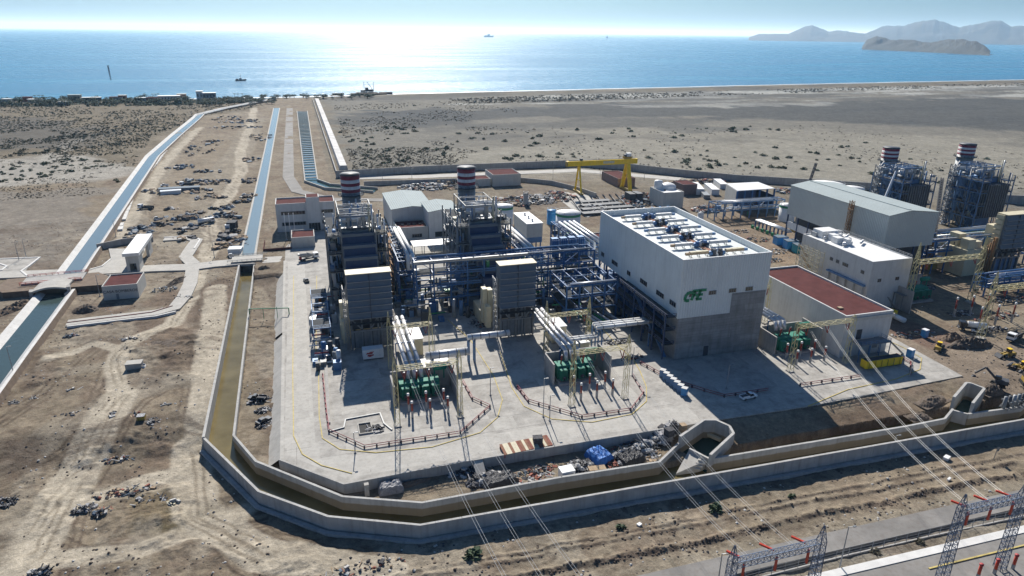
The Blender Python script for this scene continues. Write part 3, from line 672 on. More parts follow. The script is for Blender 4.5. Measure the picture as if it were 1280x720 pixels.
# ring road of lighter slabs inside the west edge and a darker apron
ringr = sheet('road', [(-12.6, 316), (-11.6, 156), (2, 142), (54, 143.5), (98, 143.2), (98, 151), (60, 151.5), (10, 150.5), (3.5, 151.5), (-4.6, 160), (-5.4, 316)], .006, M_concl)
for k in range(22):
    y = 159+k*7.0
    for xa, xb in ((-12.2, -9.05), (-8.95, -5.7)): pbox('slab', (M_concl, M_slab2, M_slab2)[(k*5+int(xa)) % 3], ringr, xa, y, .005, xb, y+6.93, .016)
for k in range(12):
    x = 7+k*7.6; pbox('slab', (M_concl, M_slab2, M_concl)[k % 3], ringr, x, 144.0, .005, x+7.5, 150.3, .016)
mb = MB()
for (x0, y0), (x1, y1) in (((-13.2, 154.5), (-13.9, 232)), ((-13.95, 234), (-14.5, 318))):
    mb.add([(x0-3.2, y0+1, -2.6), (x0, y0, .04), (x1, y1, .04), (x1-3.2, y1, -2.6)], [(3, 2, 1, 0)])
    mb.add([(x0, y0, .04), (x0+.9, y0, .04), (x1+.9, y1, .04), (x1, y1, .04)], [(3, 2, 1, 0)])
one('sloped_apron', mb, M_concl, 'pale sloped concrete apron along the west edge of the paved platform', 'retaining slope')
panel_wall([(-13.3, 154.2), (1.4, 139.8), (at(590, 576, 0)[0], 141.0)], .5, -3.2, .25, 8, M_conc, 'grey retaining wall holding up the paving above the dirt strip, west run', 'retaining_wall')
panel_wall([(at(605, 574, 0)[0], 141.0), (99.5, 141.0)], .5, -3.2, .25, 8, M_conc, 'grey retaining wall behind the striped shed and the scrap heaps', 'retaining_wall')
mb = MB(); xr0, xr1 = at(590, 576, 0)[0]+.3, at(605, 574, 0)[0]-.3; mb.hexa([(xr0, 136.5, -2.9), (xr1, 136.5, -2.9), (xr1, 141.5, -2.9), (xr0, 141.5, -2.9)], [(xr0, 136.5, -2.4), (xr1, 136.5, -2.4), (xr1, 141.5, .05), (xr0, 141.5, .05)])
one('ramp', mb, M_concl, 'short concrete ramp cut through the retaining wall', 'ramp')

plat = bpy.data.objects['paved_platform']; sm_ = [pbox('slab', m, plat, 0, 0, .004, 6.44, 6.44, .022).data for m in (M_slab, M_slab2, M_slab)]
for o in [c for c in plat.children]: bpy.data.objects.remove(o)
for i in range(15):
    for j in range(8):
        x, y = -3.6+6.5*i, 152.3+6.5*j; o = bpy.data.objects.new('slab', sm_[(i*7+j*3+(i*j) % 5) % 3]); COL.objects.link(o); o.location = (x, y, .002*((i+j) % 2)); o.parent = plat
for i in range(14):
    for j in range(4):
        x, y = 99+6.5*i, 148+6.5*j
        if x < 186: o = bpy.data.objects.new('slab', sm_[(i*5+j*3) % 3]); COL.objects.link(o); o.location = (x, y, .002*((i+j) % 2)); o.parent = plat
def G(*p, z=0.0): return [at(*q, z) for q in p]
KERB = [
 (G((398, 440), (399, 520), (403, 548), (425, 562), (470, 566), (540, 559), (600, 541), (622, 522), (628, 500), (617, 470), (603, 448), (588, 425), (560, 400)), 'yellow edged kerb looping round the first transformer yard'),
 (G((625, 440), (640, 485), (655, 508), (690, 524), (740, 528), (790, 518), (808, 502), (808, 484), (800, 464), (792, 450), (770, 430), (748, 405), (735, 385)), 'yellow edged kerb looping round the second transformer yard'),
 (G((367, 345), (366, 470), (367, 545), (378, 568), (402, 582), (440, 592)), 'yellow edged kerb along the west side road'),
 (G((396, 345), (395, 440)), 'yellow edged kerb beside the west equipment skid'),
 (G((1010, 508), (1060, 487), (1120, 474), (1150, 462), (1152, 448), (1130, 435), (1108, 425)), 'pale kerb rounding the corner by the yellow skip'),
]
for P, lab in KERB:
    k = one('kerb', MB().wall(P, .24, -.05, .15), M_kerb, lab, 'kerb')
def fence_pipe(P, lab, h=.9):
    t = thing('fire_main', lab, 'pipe run', (*P[0], 0))
    mb = MB()
    for dz, dx in ((.45, 0), (h, .25)):
        for i in range(len(P)-1): mb.tube((P[i][0]+dx, P[i][1]+dx, dz), (P[i+1][0]+dx, P[i+1][1]+dx, dz), .10, n=5)
    mb.build('pipe', M_redp, t)
    for i in range(len(P)-1):
        a, b = Vector(P[i]), Vector(P[i+1]); k = max(1, int((b-a).length/3.0))
        for j in range(k):
            c = a.lerp(b, j/k); pbox('support', M_dark, t, c.x-.08, c.y-.08, 0, c.x+.33, c.y+.33, h)
fence_pipe(G((411, 541), (455, 561), (575, 543), (612, 510)), 'low red fire main on short supports around the first gantry yard')
fence_pipe(G((612, 510), (590, 500), (578, 478)), 'short red fire main beside the first gantry right tower')
fence_pipe(G((646, 485), (660, 503), (727, 523), (788, 514), (804, 493), (790, 470)), 'low red fire main looping round the second gantry yard')
fence_pipe(G((1000, 483), (1040, 477), (1075, 472)), 'low red fire main in front of the third gantry')
fence_pipe(G((800, 455), (835, 475), (880, 490), (905, 497), (960, 489)), 'dark red fire main lying in the shadow of the hall')
fence_pipe(G((403, 470), (408, 520), (411, 541)), 'red fire main running along the west road')
fence_pipe(G((1120, 445), (1138, 455), (1138, 470)), 'red fire main by the blue cabins on the east apron')

# roads west of the canal
def road(pts, w, lab=None, z=.02, m=None, base=-.62):
    P = [at(*q, base) for q in pts]; return sheet('road', ribbon(P, w), base+.52+z, m or M_concl, 1.0)
road([(-60, 346), (0, 345), (50, 343), (104, 341), (160, 338), (200, 336), (240, 335), (268, 331), (300, 328), (352, 325)], 9)
road([(241, 336), (238, 355), (230, 372), (218, 386), (195, 392), (150, 397), (84, 405)], 5.5, z=.03)
road([(242, 331), (232, 322), (240, 310), (246, 301), (236, 298), (205, 300)], 6, z=.026)
sheet('forecourt', [at(*q, -.62) for q in ((136, 312), (182, 312), (172, 338), (104, 340), (128, 333), (139, 325))], -.09, M_concl, 1.0)
sheet('forecourt', [at(*q, -.62) for q in ((-80, 328), (48, 324), (34, 337), (30, 345), (-80, 352))], -.10, M_slab, 1.0)
def wk(pts, t, z0, z1, m, lab, base=-.6, name='kerb', cat='kerb'):
    return one(name, MB().wall([at(*q, base) for q in pts], t, z0, z1), m, lab, cat)
wk([(-60, 327), (50, 323), (36, 334), (27, 340), (34, 346), (46, 346)], .8, -.8, .12, M_kerbw, 'white kerb around the car park left of the canal bridge')
wk([(-40, 345), (3, 339), (9, 334), (0, 331), (-30, 331)], .8, -.8, .12, M_kerbw, 'white kerb of a small traffic island in the car park')
wk([(84, 410), (150, 402), (195, 397), (220, 391)], .7, -.8, .15, M_kerbw, 'white kerb along the curved road below the red roofed house')
wk([(104, 341), (128, 334), (139, 325)], .7, -.8, .15, M_kerbw, 'white kerb curling into the gate forecourt')
wk([(84, 405), (150, 397), (190, 392), (216, 384)], .5, -.8, .08, M_redroof, 'thin dark kerb on the inner side of the curved road')
wk([(205, 298), (240, 296), (250, 301), (243, 312)], .7, -.8, .15, M_kerbw, 'white kerb of the hooked spur road')
wk([(122, 313), (155, 306), (192, 302)], .6, -.8, 2.6, M_conc, 'dark shaded boundary wall behind the gate forecourt', name='boundary_wall', cat='wall')
wk([(82, 372), (118, 350), (165, 346)], .6, -1.6, 1.2, M_conc, 'dark retaining wall below the gate road', name='retaining_wall', cat='wall')
tag(MB().prism([(-124, 316), (-90, 316), (-84, 308), (-84, 298.5), (-120, 298.5), (-124, 304)], -2, 1.9).build('embankment', M_soil), kind='structure')
# the road bridge over the left canal and its culvert
t = thing('road_bridge', 'low road bridge with red rails over the blue canal', 'bridge', (*at(70, 350), 0))
a, b = at3(30, 352, 2.2), at3(106, 345, 2.2)
MB().bar(a, b, 9, .8).build('deck', M_conc, t)
for k, (s, lab) in enumerate(((5, None), (-5, None))):
    o = Vector((0, s, 0)); r = MB()
    for dz in (.7, 1.2): r.bar(a+o+Vector((0, 0, dz)), b+o+Vector((0, 0, dz)), .16)
    for i in range(11): c = a.lerp(b, i/10)+o; r.bar(c, c+Vector((0, 0, 1.2)), .14)
    r.build('railing', M_red if s > 0 else M_insr, t)
t = thing('culvert', 'wide concrete culvert mouth with a dark opening on the left canal', 'culvert', (*at(64, 372), 0))
p0, p1 = at3(42, 372, 0), at3(86, 366, 0); ex = (p1-p0)/10
for nm, i0, i1, z0, z1 in (('pier', -.8, .2, -2, 3.0), ('pier', 9.8, 10.8, -2, 3.0)):
    MB().bar(p0+ex*i0+Vector((0, 0, .5)), p0+ex*i1+Vector((0, 0, .5)), 3, 5).build(nm, M_conc, t)
m_ = MB()
for i in range(10):
    za, zb = 2.2+1.1*math.sin(PI*i/10), 2.2+1.1*math.sin(PI*(i+1)/10)
    m_.hexa([p0+ex*i+Vector((0, -2, za)), p0+ex*(i+1)+Vector((0, -2, zb)), p0+ex*(i+1)+Vector((0, 9, zb)), p0+ex*i+Vector((0, 9, za))],
            [p0+ex*i+Vector((0, -2, za+.7)), p0+ex*(i+1)+Vector((0, -2, zb+.7)), p0+ex*(i+1)+Vector((0, 9, zb+.7)), p0+ex*i+Vector((0, 9, za+.7))])
m_.build('arch_slab', M_concl, t)
MB().bar(p0+Vector((0, 8, 0)), p1+Vector((0, 8, 0)), .6, 6).build('back_wall', M_dark, t)  # dark panel put in for the shade inside the culvert
# road bridge over the straight canal
t = thing('canal_bridge', 'flat pale bridge carrying the site road over the straight canal', 'bridge', (-31, 324, 0))
pbox('deck', M_concl, t, -37.5, 320.3, -.2, -24, 330, .5)
for y in (320.6, 329.6):
    m_ = MB(); m_.bar((-39, y, 1.3), (-22, y, 1.3), .15); m_.bar((-39, y, .9), (-22, y, .9), .12)
    for i in range(9): m_.bar((-39+i*2.1, y, .4), (-39+i*2.1, y, 1.3), .14)
    m_.build('railing', M_grey, t)
pbox('abutment', M_conc, t, -35.6, 320.5, -5, -34.4, 329, -.2); pbox('abutment', M_conc, t, -27.2, 320.5, -5, -26.2, 329, -.2)
# small green footbridge pipe over the muddy canal
t = thing('pipe_crossing', 'thin green pipe frame crossing the dirt strip beside the muddy canal', 'pipe')
a, b = at3(312, 393, 0), at3(361, 388, 1.5)
MB().path([a, a+Vector((0, 0, 2.2)), b+Vector((0, 0, 1)), b+Vector((0, 0, -1.5))], .2).build('pipe', M_greenp, t)
for k in (.35, .7): c = a.lerp(b, k); pbar('post', M_greenp, t, c+Vector((0, 0, -2.5)), c+Vector((0, 0, 2)), .2)

rgd = random.Random(3); dp_ = [at(*q, -.5) for q in ((247.5, 152), (210, 185.6), (180, 225), (165, 251), (150, 289))]
t = thing('drain_kerb', 'broken line of white concrete drain blocks beside the blue canal', 'drain', (*dp_[0], 0))
for i in range(len(dp_)-1):
    A_, B_ = Vector(dp_[i]), Vector(dp_[i+1]); n_ = int((B_-A_).length/7)
    for k in range(n_):
        if rgd.random() < .88: a, b = A_.lerp(B_, k/n_), A_.lerp(B_, (k+.92)/n_); MB().wall([a, b], 1.6+rgd.random()*.8, -1, .3+.3*rgd.random()).build('block', M_lining, t)
# ------------------------------------------------------------------ the long intake works behind the plant
t = thing('intake_channel', 'long dark green intake channel braced with rows of cross beams', 'channel', (0, 700, 0))
ch = [(-6.5, 960), (-2.6, 497), (10, 470), (40, 452)]; ch2 = [(6.5, 958), (6.0, 500), (14, 482), (44, 462)]
MB().wall(ch, .8, -1, 1.5).build('wall', M_concl, t); MB().wall(ch2, .8, -1, 1.5).build('wall', M_concl, t)
for i in range(42):
    k = i/41*.985; ya = 955-k*455
    xa = -6.5+3.9*(960-ya)/463; xb = 6.5-.5*(958-ya)/458
    pbox('cross_beam', M_grey, t, xa, ya-.45, .9, xb, ya+.45, 1.5)
sheet('channel_water', [(-6.5, 960), (6.5, 958), (6.0, 500), (14, 482), (44, 462), (40, 452), (10, 470), (-2.6, 497)], .15, M_darkw)
t = thing('covered_conduit', 'long white covered concrete conduit running from the plant to the shore', 'conduit', (24, 800, 0))
cp_ = [(23, 1125), (24.5, 850), (26.5, 536)]
for i in range(34):
    y0 = 540+i*17; xa = 26.5-3.5*(y0-536)/590
    MB().hexa([(xa-3.6, y0, -1), (xa+3.6, y0, -1), (xa+3.5, y0+16.7, -1), (xa-3.7, y0+16.7, -1)], [(xa-2.6, y0, 3.0), (xa+2.6, y0, 3.0), (xa+2.5, y0+16.7, 3.0), (xa-2.7, y0+16.7, 3.0)]).build('segment', M_conduit, t)
MB().wall([(17, 1125), (18.5, 850), (20.3, 520)], .7, -1, 2.2).build('side_wall', M_conc, t)
sheet('road', ribbon([(-16, 1010), (-15, 700), (-14, 520), (-8, 470), (12, 440), (50, 428)], 8), .03, M_asph, .3)
# perimeter walls
def pwall(pts, h, lab, m=M_conc, t=.6):
    return one('perimeter_wall', MB().wall([at(*q) for q in pts], t, -1, h), m, lab, 'wall')
pwall([(420, 222), (520, 216), (640, 211), (720, 207.5), (790, 213), (850, 220), (920, 227)], 5.0, 'dark perimeter wall curving behind the yellow gantry crane')
pwall([(920, 227), (1000, 232), (1130, 240)], 5.0, 'dark perimeter wall behind the open fronted warehouse')
pwall([(1225, 252), (1280, 254), (1420, 262)], 5, 'dark perimeter wall at the far right edge')
pwall([(455, 232), (560, 228.5), (640, 226), (690, 231), (722, 239), (745, 247)], 3.0, 'lower grey inner wall between the warehouse and the crane')
sheet('road', ribbon([at(*q) for q in ((430, 222), (520, 221), (640, 216), (720, 213), (760, 216), (850, 224))], 12), .05, M_concl, .3)
for i, P in enumerate((((692, 240), (716, 237), (726, 247), (700, 248)), ((704, 236), (722, 234), (742, 246), (728, 247)), ((700, 250), (740, 246), (752, 262), (735, 272), (715, 262)))):
    sheet('concrete_slab', [at(*q) for q in P], .06+.01*i, M_concl, .3)
sheet('paved_yard', [(-14, 318), (44, 318), (50, 375), (20, 372), (-8, 362), (-14, 340)], .0, M_slab, .2)
sheet('paved_yard', [(44, 318), (100, 300), (106, 330), (60, 372), (52, 372)], .012, M_concl, .2)

# ------------------------------------------------------------------ intake basins in the canal
def basin(name, lab, ring, sill, z1, floor):
    t = thing(name, lab, 'basin', (*ring[0], 0))
    for i in range(len(ring)-1): 
        MB().wall([ring[i], ring[i+1]], .7, -6.2, z1-.004*i).build('wall', M_walli, t)
    MB().wall(sill, .6, -6.2, -.55).build('sill', M_wallc, t)
    MB().prism(ring, -6.4, floor).build('floor', M_darkw, t)
    return t
r1 = [at(*q, 1.6) for q in ((850, 545), (880, 524.5), (895, 524.5), (912, 532), (917, 541), (888, 568))]
b1 = basin('intake_basin', 'eight sided concrete intake basin with spillway steps beside the scrap heaps', r1, [at(862, 560, -.5), at(887, 573, -.5)], 1.6, -4.0)
a, b = at3(885, 543, -2.9), at3(901, 550, -2.9); MB().bar(a, b, 1.0, .8).build('pale_beam', M_cream, b1)
mb = MB(); f0, f1, f2, f3 = at3(862, 561, -1.2), at3(886, 574, -1.2), at3(872, 588, -3.65), at3(845, 592, -3.65)
mb.hexa([f3-Vector((0, 0, 3)), f2-Vector((0, 0, 3)), f1-Vector((0, 0, 4)), f0-Vector((0, 0, 4))], [f3, f2, f1, f0]); mb.build('spillway', M_concl, b1)
for i in range(5):
    k = (i+.5)/5; c = f3.lerp(f0, k).lerp(f2.lerp(f1, k), .85); MB().obox(c, 2.2, .8, .55, -.6).build('step', M_concl, b1)
r2 = [at(*q, 2.4) for q in ((1192.5, 496), (1208, 478), (1214, 478.5), (1230.7, 485), (1216, 503.5))]
b2 = basin('intake_basin', 'tall narrow concrete intake basin open towards the canal at the right', r2, [at(1191, 512, -.5), at(1210, 517, -.5)], 2.4, -3.2)
# ------------------------------------------------------------------ combined-cycle units
def stack(x, y, r, h, lab, plat=True, bh=.68):
    t = thing('chimney_stack', lab, 'chimney', (x, y, 0), 'red and white banded exhaust stacks')
    MB().lathe((x, y, 0), [(r, 2), (r, h-11*bh)], 24).build('shaft', M_stackgr, t, True)
    z = h-11*bh
    for i, (dz, m) in enumerate(((1.9, M_stackred), (1.9, M_stackwh), (1.9, M_stackred), (2.0, M_stackwh), (2.6, M_stackred), (.7, M_dark))):
        dz *= bh; MB().lathe((x, y, 0), [(r+.02*(i % 2)+.05, z), (r+.02*(i % 2)+.05, z+dz)], 24).build('band', m, t, True); z += dz
    mb = MB(); mb.lathe((x, y, 0), [(r+.15, h-.5), (r+.15, h-.1), (r-.3, h-.1), (r-.3, h-6)], 24); mb.build('rim', M_dark, t)
    if plat:
        mb = MB()
        for zz in (h-11*bh-1.4, h-18):
            mb.lathe((x, y, 0), [(r+.1, zz), (r+1.5, zz), (r+1.5, zz+.15), (r+.1, zz+.15)], 20)
            for i in range(20):
                a = 2*PI*i/20; c = Vector((x+(r+1.45)*math.cos(a), y+(r+1.45)*math.sin(a), zz)); d = Vector((x+(r+1.45)*math.cos(a+PI/10), y+(r+1.45)*math.sin(a+PI/10), zz))
                mb.bar(c, c+Vector((0, 0, 1.1)), .1); mb.bar(c+Vector((0, 0, 1.1)), d+Vector((0, 0, 1.1)), .1)
        mb.build('platform', M_grat, t)
    return t

def railing(mb, pts, z, h=1.1, w=.09):
    for i in range(len(pts)-1):
        a = Vector((*pts[i], z)); b = Vector((*pts[i+1], z)); k = max(1, int((b-a).length/2))
        mb.bar(a+Vector((0, 0, h)), b+Vector((0, 0, h)), w); mb.bar(a+Vector((0, 0, h*.5)), b+Vector((0, 0, h*.5)), w)
        for j in range(k+1): c = a.lerp(b, j/k); mb.bar(c, c+Vector((0, 0, h)), w)

def hrsg(x, y0, lab, steel, scaf=True, side_ducts=True, busy=1.0, rg=None, ln=24, inlet='steps', H=29):
    """heat recovery boiler: casing, ribbed inlet duct, steel frame with walkways, drums and risers"""
    rg = rg or random.Random(int(x)); Y0, Y1 = y0, y0+ln; nc = int((ln+4.5)/7)+1
    t = thing('recovery_boiler', lab, 'boiler', (x, y0, 0), 'heat recovery boilers')
    pbox('casing', M_stackgr if inlet == 'steps' else M_bluegrey, t, x-5.8, Y0, 2, x+5.8, Y1, H)
    # ribbed inlet duct, falling in four steps towards the turbine
    for i in range(4 if inlet == 'steps' else 0):
        ya, yb = Y0-4.4*i, Y0-4.4*(i+1); zt = H-.6-3.3*i
        wv = 5.9-.12*i
        MB().hexa([(x-wv, yb+.5, zt-8), (x+wv, yb+.5, zt-8), (x+wv, ya, zt-8), (x-wv, ya, zt-8)], [(x-wv, yb+2.4, zt-.5), (x+wv, yb+2.4, zt-.5), (x+wv, ya, zt-.5), (x-wv, ya, zt-.5)]).build('duct_panel', M_navy, t)
        pbox('duct_rib', M_louv, t, x-wv-.5, yb+1.9, zt-1.1, x+wv+.5, ya-.05, zt)
        pbox('duct_flange', M_louv, t, x-wv-.5, yb+1.8, zt-8, x-wv-.02, ya-.06, zt-1.12); pbox('duct_flange', M_louv, t, x+wv+.02, yb+1.8, zt-8, x+wv+.5, ya-.06, zt-1.12)
    if inlet == 'steps': pbox('duct_panel', M_navy, t, x-5, Y0-22, 3, x+5, Y0-12, 12.5)
    else:
        pbox('inlet_block', M_dark, t, x-6.6, Y0-6, 8, x+6.6, Y0-.1, H-2)
        for k in range(9): pbox('stiffener', M_grey, t, x-6.4+k*1.55, Y0-6.35, 8.2, x-6.1+k*1.55, Y0-6.01, H-2.1)
        for k in range(4): pbox('flank_stiffener', M_grey, t, x-6.9, Y0-5.5+k*1.5, 8.2, x-6.61, Y0-5.2+k*1.5, H-2.1)
    # steel columns, beams and walkways on both sides
    for sx in (-1, 1):
        xi, xo = x+sx*6.4, x+sx*(11.5 if sx < 0 else 10.5)
        for j in range(nc):
            yy = Y0-5+j*7
            for xx in (xi, xo): pbox('column', steel, t, xx-.22, yy-.22, 0, xx+.22, yy+.22, H+(4 if xx == xi else 2))
        for zz in (7.5, 14.5, 21.5, H-.5):
            mb = MB()
            for j in range(nc): yy = Y0-5+j*7; mb.bar((xi, yy, zz), (xo, yy, zz), .32, .45)
            for xx in (xi, xo): mb.bar((xx, Y0-5, zz), (xx, Y0+ln-1, zz), .32, .45)
            for j in range(nc-1):
                if rg.random() < .75*busy: mb.bar((xo, Y0-5+j*7, zz-7), (xo, Y0+2+j*7, zz), .2); 
                if rg.random() < .4: mb.bar((xo, Y0+2+j*7, zz-7), (xo, Y0-5+j*7, zz), .2)
            mb.build('beam', steel, t)
            pbox('walkway', M_grat, t, min(xi, xo)+.2, Y0-5.5, zz+.25, max(xi, xo)-.1, Y0+ln-1, zz+.38)
            mb = MB(); railing(mb, [(xi, Y0-5.4), (xo, Y0-5.4), (xo, Y0+ln-1)], zz+.4); mb.build('railing', M_cream if scaf and sx > 0 else M_steel, t)
        # equipment standing on the walkways
        for k in range(int(9*busy)):
            zz = rg.choice((.2, 7.9, 14.9, 21.9, 28.9)); yy = Y0-4+rg.random()*(ln+1); a = min(xi, xo)+.8+rg.random()*3
            m = rg.choice((M_steel, M_bluegrey, M_dark, M_grey, M_dark, M_cream))
            if rg.random() < .5: MB().obox((a, yy, zz), 1.4+rg.random(), 1.4+rg.random()*1.5, 1.2+rg.random()*1.8).build('cabinet', m, t)
            else: ptube('vessel', m, t, (a, yy-1.3, zz+.9), (a, yy+1.3, zz+.9), .7)
        for k in range(int(6*busy)):
            xx = xi+(xo-xi)*rg.random(); yy = Y0-4.6+rg.random()*20
            ptube('pipe', rg.choice((M_pipe, M_steel, M_bluegrey)), t, (xx, yy, 1), (xx, yy, 14+rg.random()*20), .18+.2*rg.random(), 6)
    # roof: drums, pipe bridges, silencers
    for i, (yy, r) in enumerate(((Y0+5, 1.15), (Y0+11.5, .9), (Y0+17, .8))):
        ptube('steam_drum', M_pipe, t, (x-5.2, yy, H+3.2), (x+5.2, yy, H+3.2), r, 12)
        for sx in (-3.5, 3.5): pbox('drum_saddle', M_grey, t, x+sx-.3, yy-.5, H, x+sx+.3, yy+.5, H+2.6)
    for k in range(int(10*busy)):
        xx = x-5+rg.random()*10; yy = Y0+1+rg.random()*(ln-2); h = 3+rg.random()*5
        ptube('riser', rg.choice((M_pipe, M_steel, M_bluegrey)), t, (xx, yy, H-.2), (xx, yy, H+h), .16+.2*rg.random(), 6)
    for k in range(int(5*busy)):
        yy = Y0+1+(k*4.4) % (ln-2); z = H+4.6+rg.random()*1.6
        ptube('header', rg.choice((M_pipe, M_steel, M_bluegrey)), t, (x-6, yy, z), (x+6, yy, z), .25, 6)
    for k in range(2):
        xx = x-3+k*5.5; MB().lathe((xx, Y0+2.5, H), [(.5, 0), (.5, 3.4), (.9, 3.4), (.9, 5.6), (.4, 6)], 10).build('silencer', M_steel, t)
    mb = MB()
    for j in range(4):
        yy = Y0+.5+j*(ln-1.5)/3
        for sx in (-6.4, 6.4): mb.bar((x+sx, yy, H), (x+sx, yy, H+6.5), .3)
        mb.bar((x-6.4, yy, H+6.5), (x+6.4, yy, H+6.5), .3)
    for sx in (-6.4, 6.4): mb.bar((x+sx, Y0+.5, H+6.5), (x+sx, Y0+ln-1, H+6.5), .3)
    mb.build('roof_frame', steel, t)
    pbox('walkway', M_grat, t, x-6.4, Y0-.6, H+.55, x+6.4, Y0+1.2, H+.7)
    mb = MB(); railing(mb, [(x-6.4, Y0-.6), (x+6.4, Y0-.6)], H+.7); railing(mb, [(x-6.3, Y0+12), (x+6.3, Y0+12)], H+6.6); mb.build('railing', M_steel, t)
    # two tall relief pipes at the front corner
    for dx in (4.5, 5.6):
        MB().path([(x+dx, Y0-.7, H+10), (x+dx, Y0-.7, H-2), (x+dx+.9, Y0-3, H-5), (x+dx+.9, Y0-3, H-14)], .34, 8).build('relief_pipe', M_cream if dx < 5 else M_pipe, t, True)
    if scaf:
        mb = MB(); z = 0
        for i in range(5):
            for j in range(5):
                if rg.random() < .8: mb.bar((x+10.9+i % 2*1.4, Y0-4+j*4, 0), (x+10.9+i % 2*1.4, Y0-4+j*4, H-1-3*rg.random()), .14)
        for zz in range(3, 28, 3):
            for i in range(2): mb.bar((x+10.9+1.4*i, Y0-4.5, zz), (x+10.9+1.4*i, Y0+12.5, zz), .12)
            if rg.random() < .8: k = Y0-4+rg.random()*10; mb.box(x+10.9, k, zz-.1, x+12.3, k+5, zz)
            j = rg.random()*12; mb.bar((x+12.4, Y0-4+j, zz-3), (x+12.4, Y0-1+j, zz), .12)
        mb.build('scaffold', M_scaf, t)
    return t

def filter_house(x, y, lab, pal=M_louv, edge=M_cream, w=7.0, side=False):
    t = thing('air_filter_house', lab, 'filter house', (x, y, 0), 'turbine air intake filter houses')
    pbox('housing', pal if not side else M_cream, t, x-w, y+.9, 11.4, x+w, y+4.4, 26.8)
    pbox('roof_plate', edge, t, x-w-.2, y-.5, 26.83, x+w+.2, y+4.6, 27.1)
    for k in range(7):
        z1 = 26.6-k*2.14
        for sx in (0, 1):
            xa = x-w+.05+sx*(w+.06); xb = xa+w-.16
            MB().hexa([(xa, y-.75, z1-2.11), (xb, y-.75, z1-2.11), (xb, y+.88, z1-1.98), (xa, y+.88, z1-1.98)],
                      [(xa, y+.1, z1), (xb, y+.1, z1), (xb, y+.88, z1), (xa, y+.88, z1)]).build('louvre_hood', pal, t)
            pbox('hood_lip', M_steel, t, xa, y-1.3, z1-2.16, xb, y-.76, z1-2.02)
    pbox('centre_post', M_dark, t, x-.09, y-.6, 11.5, x+.09, y+.9, 26.7)
    # open trussed bay under the louvres
    for dx in (-w+.5, -w*.45, -.3, w*.3, w*.45, w-.5): pbox('column', M_grey, t, x+dx-.28, y+.3, .2, x+dx+.28, y+.86, 11.35)
    for s in ((-w+.6, -w*.45), (w-.6, w*.45), (w*.28, -.2)): pbar('brace', M_grey, t, (x+s[0], y+.25, 11.2), (x+s[1], y+.25, 7.4), .4)
    pbox('sill_beam', M_grey, t, x-w+.3, y-.1, 6.6, x+w-.3, y+.28, 7.2)
    pbox('back_screen', M_dark, t, x-w+.3, y+3.4, 6.2, x+w-.3, y+3.8, 11.3)
    pbox('lower_wall', M_bluegrey if side else M_grey, t, x-w+.4, y+1.0, .4, x+w-.4, y+1.4, 6.6)
    for i in range(5): pbox('wall_rib', M_dark, t, x-w+1.2+i*w*.42, y+.88, .5, x-w+1.4+i*w*.42, y+.99, 6.5)
    pbox('intake_duct', M_cream, t, x-4, y+4.42, 9, x+4, y+11, 20)
    mb = MB(); railing(mb, [(x-w, y-1.4), (x+w, y-1.4)], 9.9); mb.box(x-w, y-1.5, 9.75, x+w, y+.2, 9.88); mb.build('walkway', M_grat, t)
    if side:
        for k in range(7): pbox('side_hood', M_cream, t, x-w-.8, y+.9, 11+k*2.28, x-w-.02, y+4.3, 12.9+k*2.28)
    else:
        mb = MB(); railing(mb, [(x-w-1.4, y), (x-w-1.4, y+4.4)], 16); railing(mb, [(x-w-1.4, y), (x-w-1.4, y+4.4)], 21)
        mb.lattice((x-w-1, y+2, 0), (x-w-1, y+2, 22), 1.3, 2, .12); mb.build('stair_tower', M_steel, t)
    return t

def turbine_set(x, lab):
    """gas turbine enclosure behind the filter house, generator hoods beside it"""
    t = thing('gas_turbine', lab, 'gas turbine', (x, 222, 0), 'enclosed gas turbines')
    pbox('enclosure', M_cream, t, x-4.6, 223.5, 0, x+4.6, 235, 9)
    pbox('base', M_conc, t, x-6, 217, 0, x+6, 223.4, 1.2)
    for i, (a, b, h) in enumerate(((-9.5, 214.5, 10), (-7.8, 219, 14.5), (-9.7, 219, 15.0))):
        pbox('vent_hood', M_cream, t, x+a, b, 2, x+a+1.7, b+3, h)
    pbox('lube_module', M_cream, t, x-9.8, 222.6, 0, x-5.6, 233, 5.5)
    for k in range(4): ptube('vent_pipe', M_steel, t, (x-9+k, 225+2*k, 5), (x-9+k, 225+2*k, 9+k), .3)
    return t

for ux, n_, fl in ((15.7, 'left', 'grey louvred air filter house behind the small white container'), (65.0, 'middle', 'grey louvred air filter house with stacked cream hoods at its left')):
    filter_house(ux, 212.3 if ux < 30 else 208.5, fl, w=7.1 if ux < 30 else 6.4)
    turbine_set(ux, 'cream gas turbine enclosure behind the %s louvred filter house' % ('leftmost' if ux < 30 else 'second'))
hrsg(16, 257, 'dark ribbed recovery boiler with scaffolding, beside the cream office', M_grey, busy=2.4)
hrsg(65, 258, 'dark ribbed recovery boiler behind the long blue pipe rack', M_grey, busy=2.4, rg=random.Random(5))
stack(16.4, 287.5, 3.85, 45, 'red and white banded stack nearest the straight canal')
stack(65.6, 287.5, 3.85, 45.6, 'red and white banded stack behind the middle of the pipe rack')
hrsg(313, 289, 'bluish steel framed recovery boiler with the lower stack, behind the long grey hall', M_bluegrey, scaf=False, busy=2.2, ln=17, inlet='block', H=27.5)
hrsg(356, 279, 'bluish steel framed recovery boiler farthest right on the site', M_bluegrey, scaf=False, busy=2.2, ln=17, inlet='block', H=28)
stack(316.5, 311, 4.3, 41.6, 'red and white banded stack behind the long grey turbine hall', bh=.55)
stack(362.5, 303, 4.3, 43.2, 'rightmost red and white banded stack on the site', bh=.55)
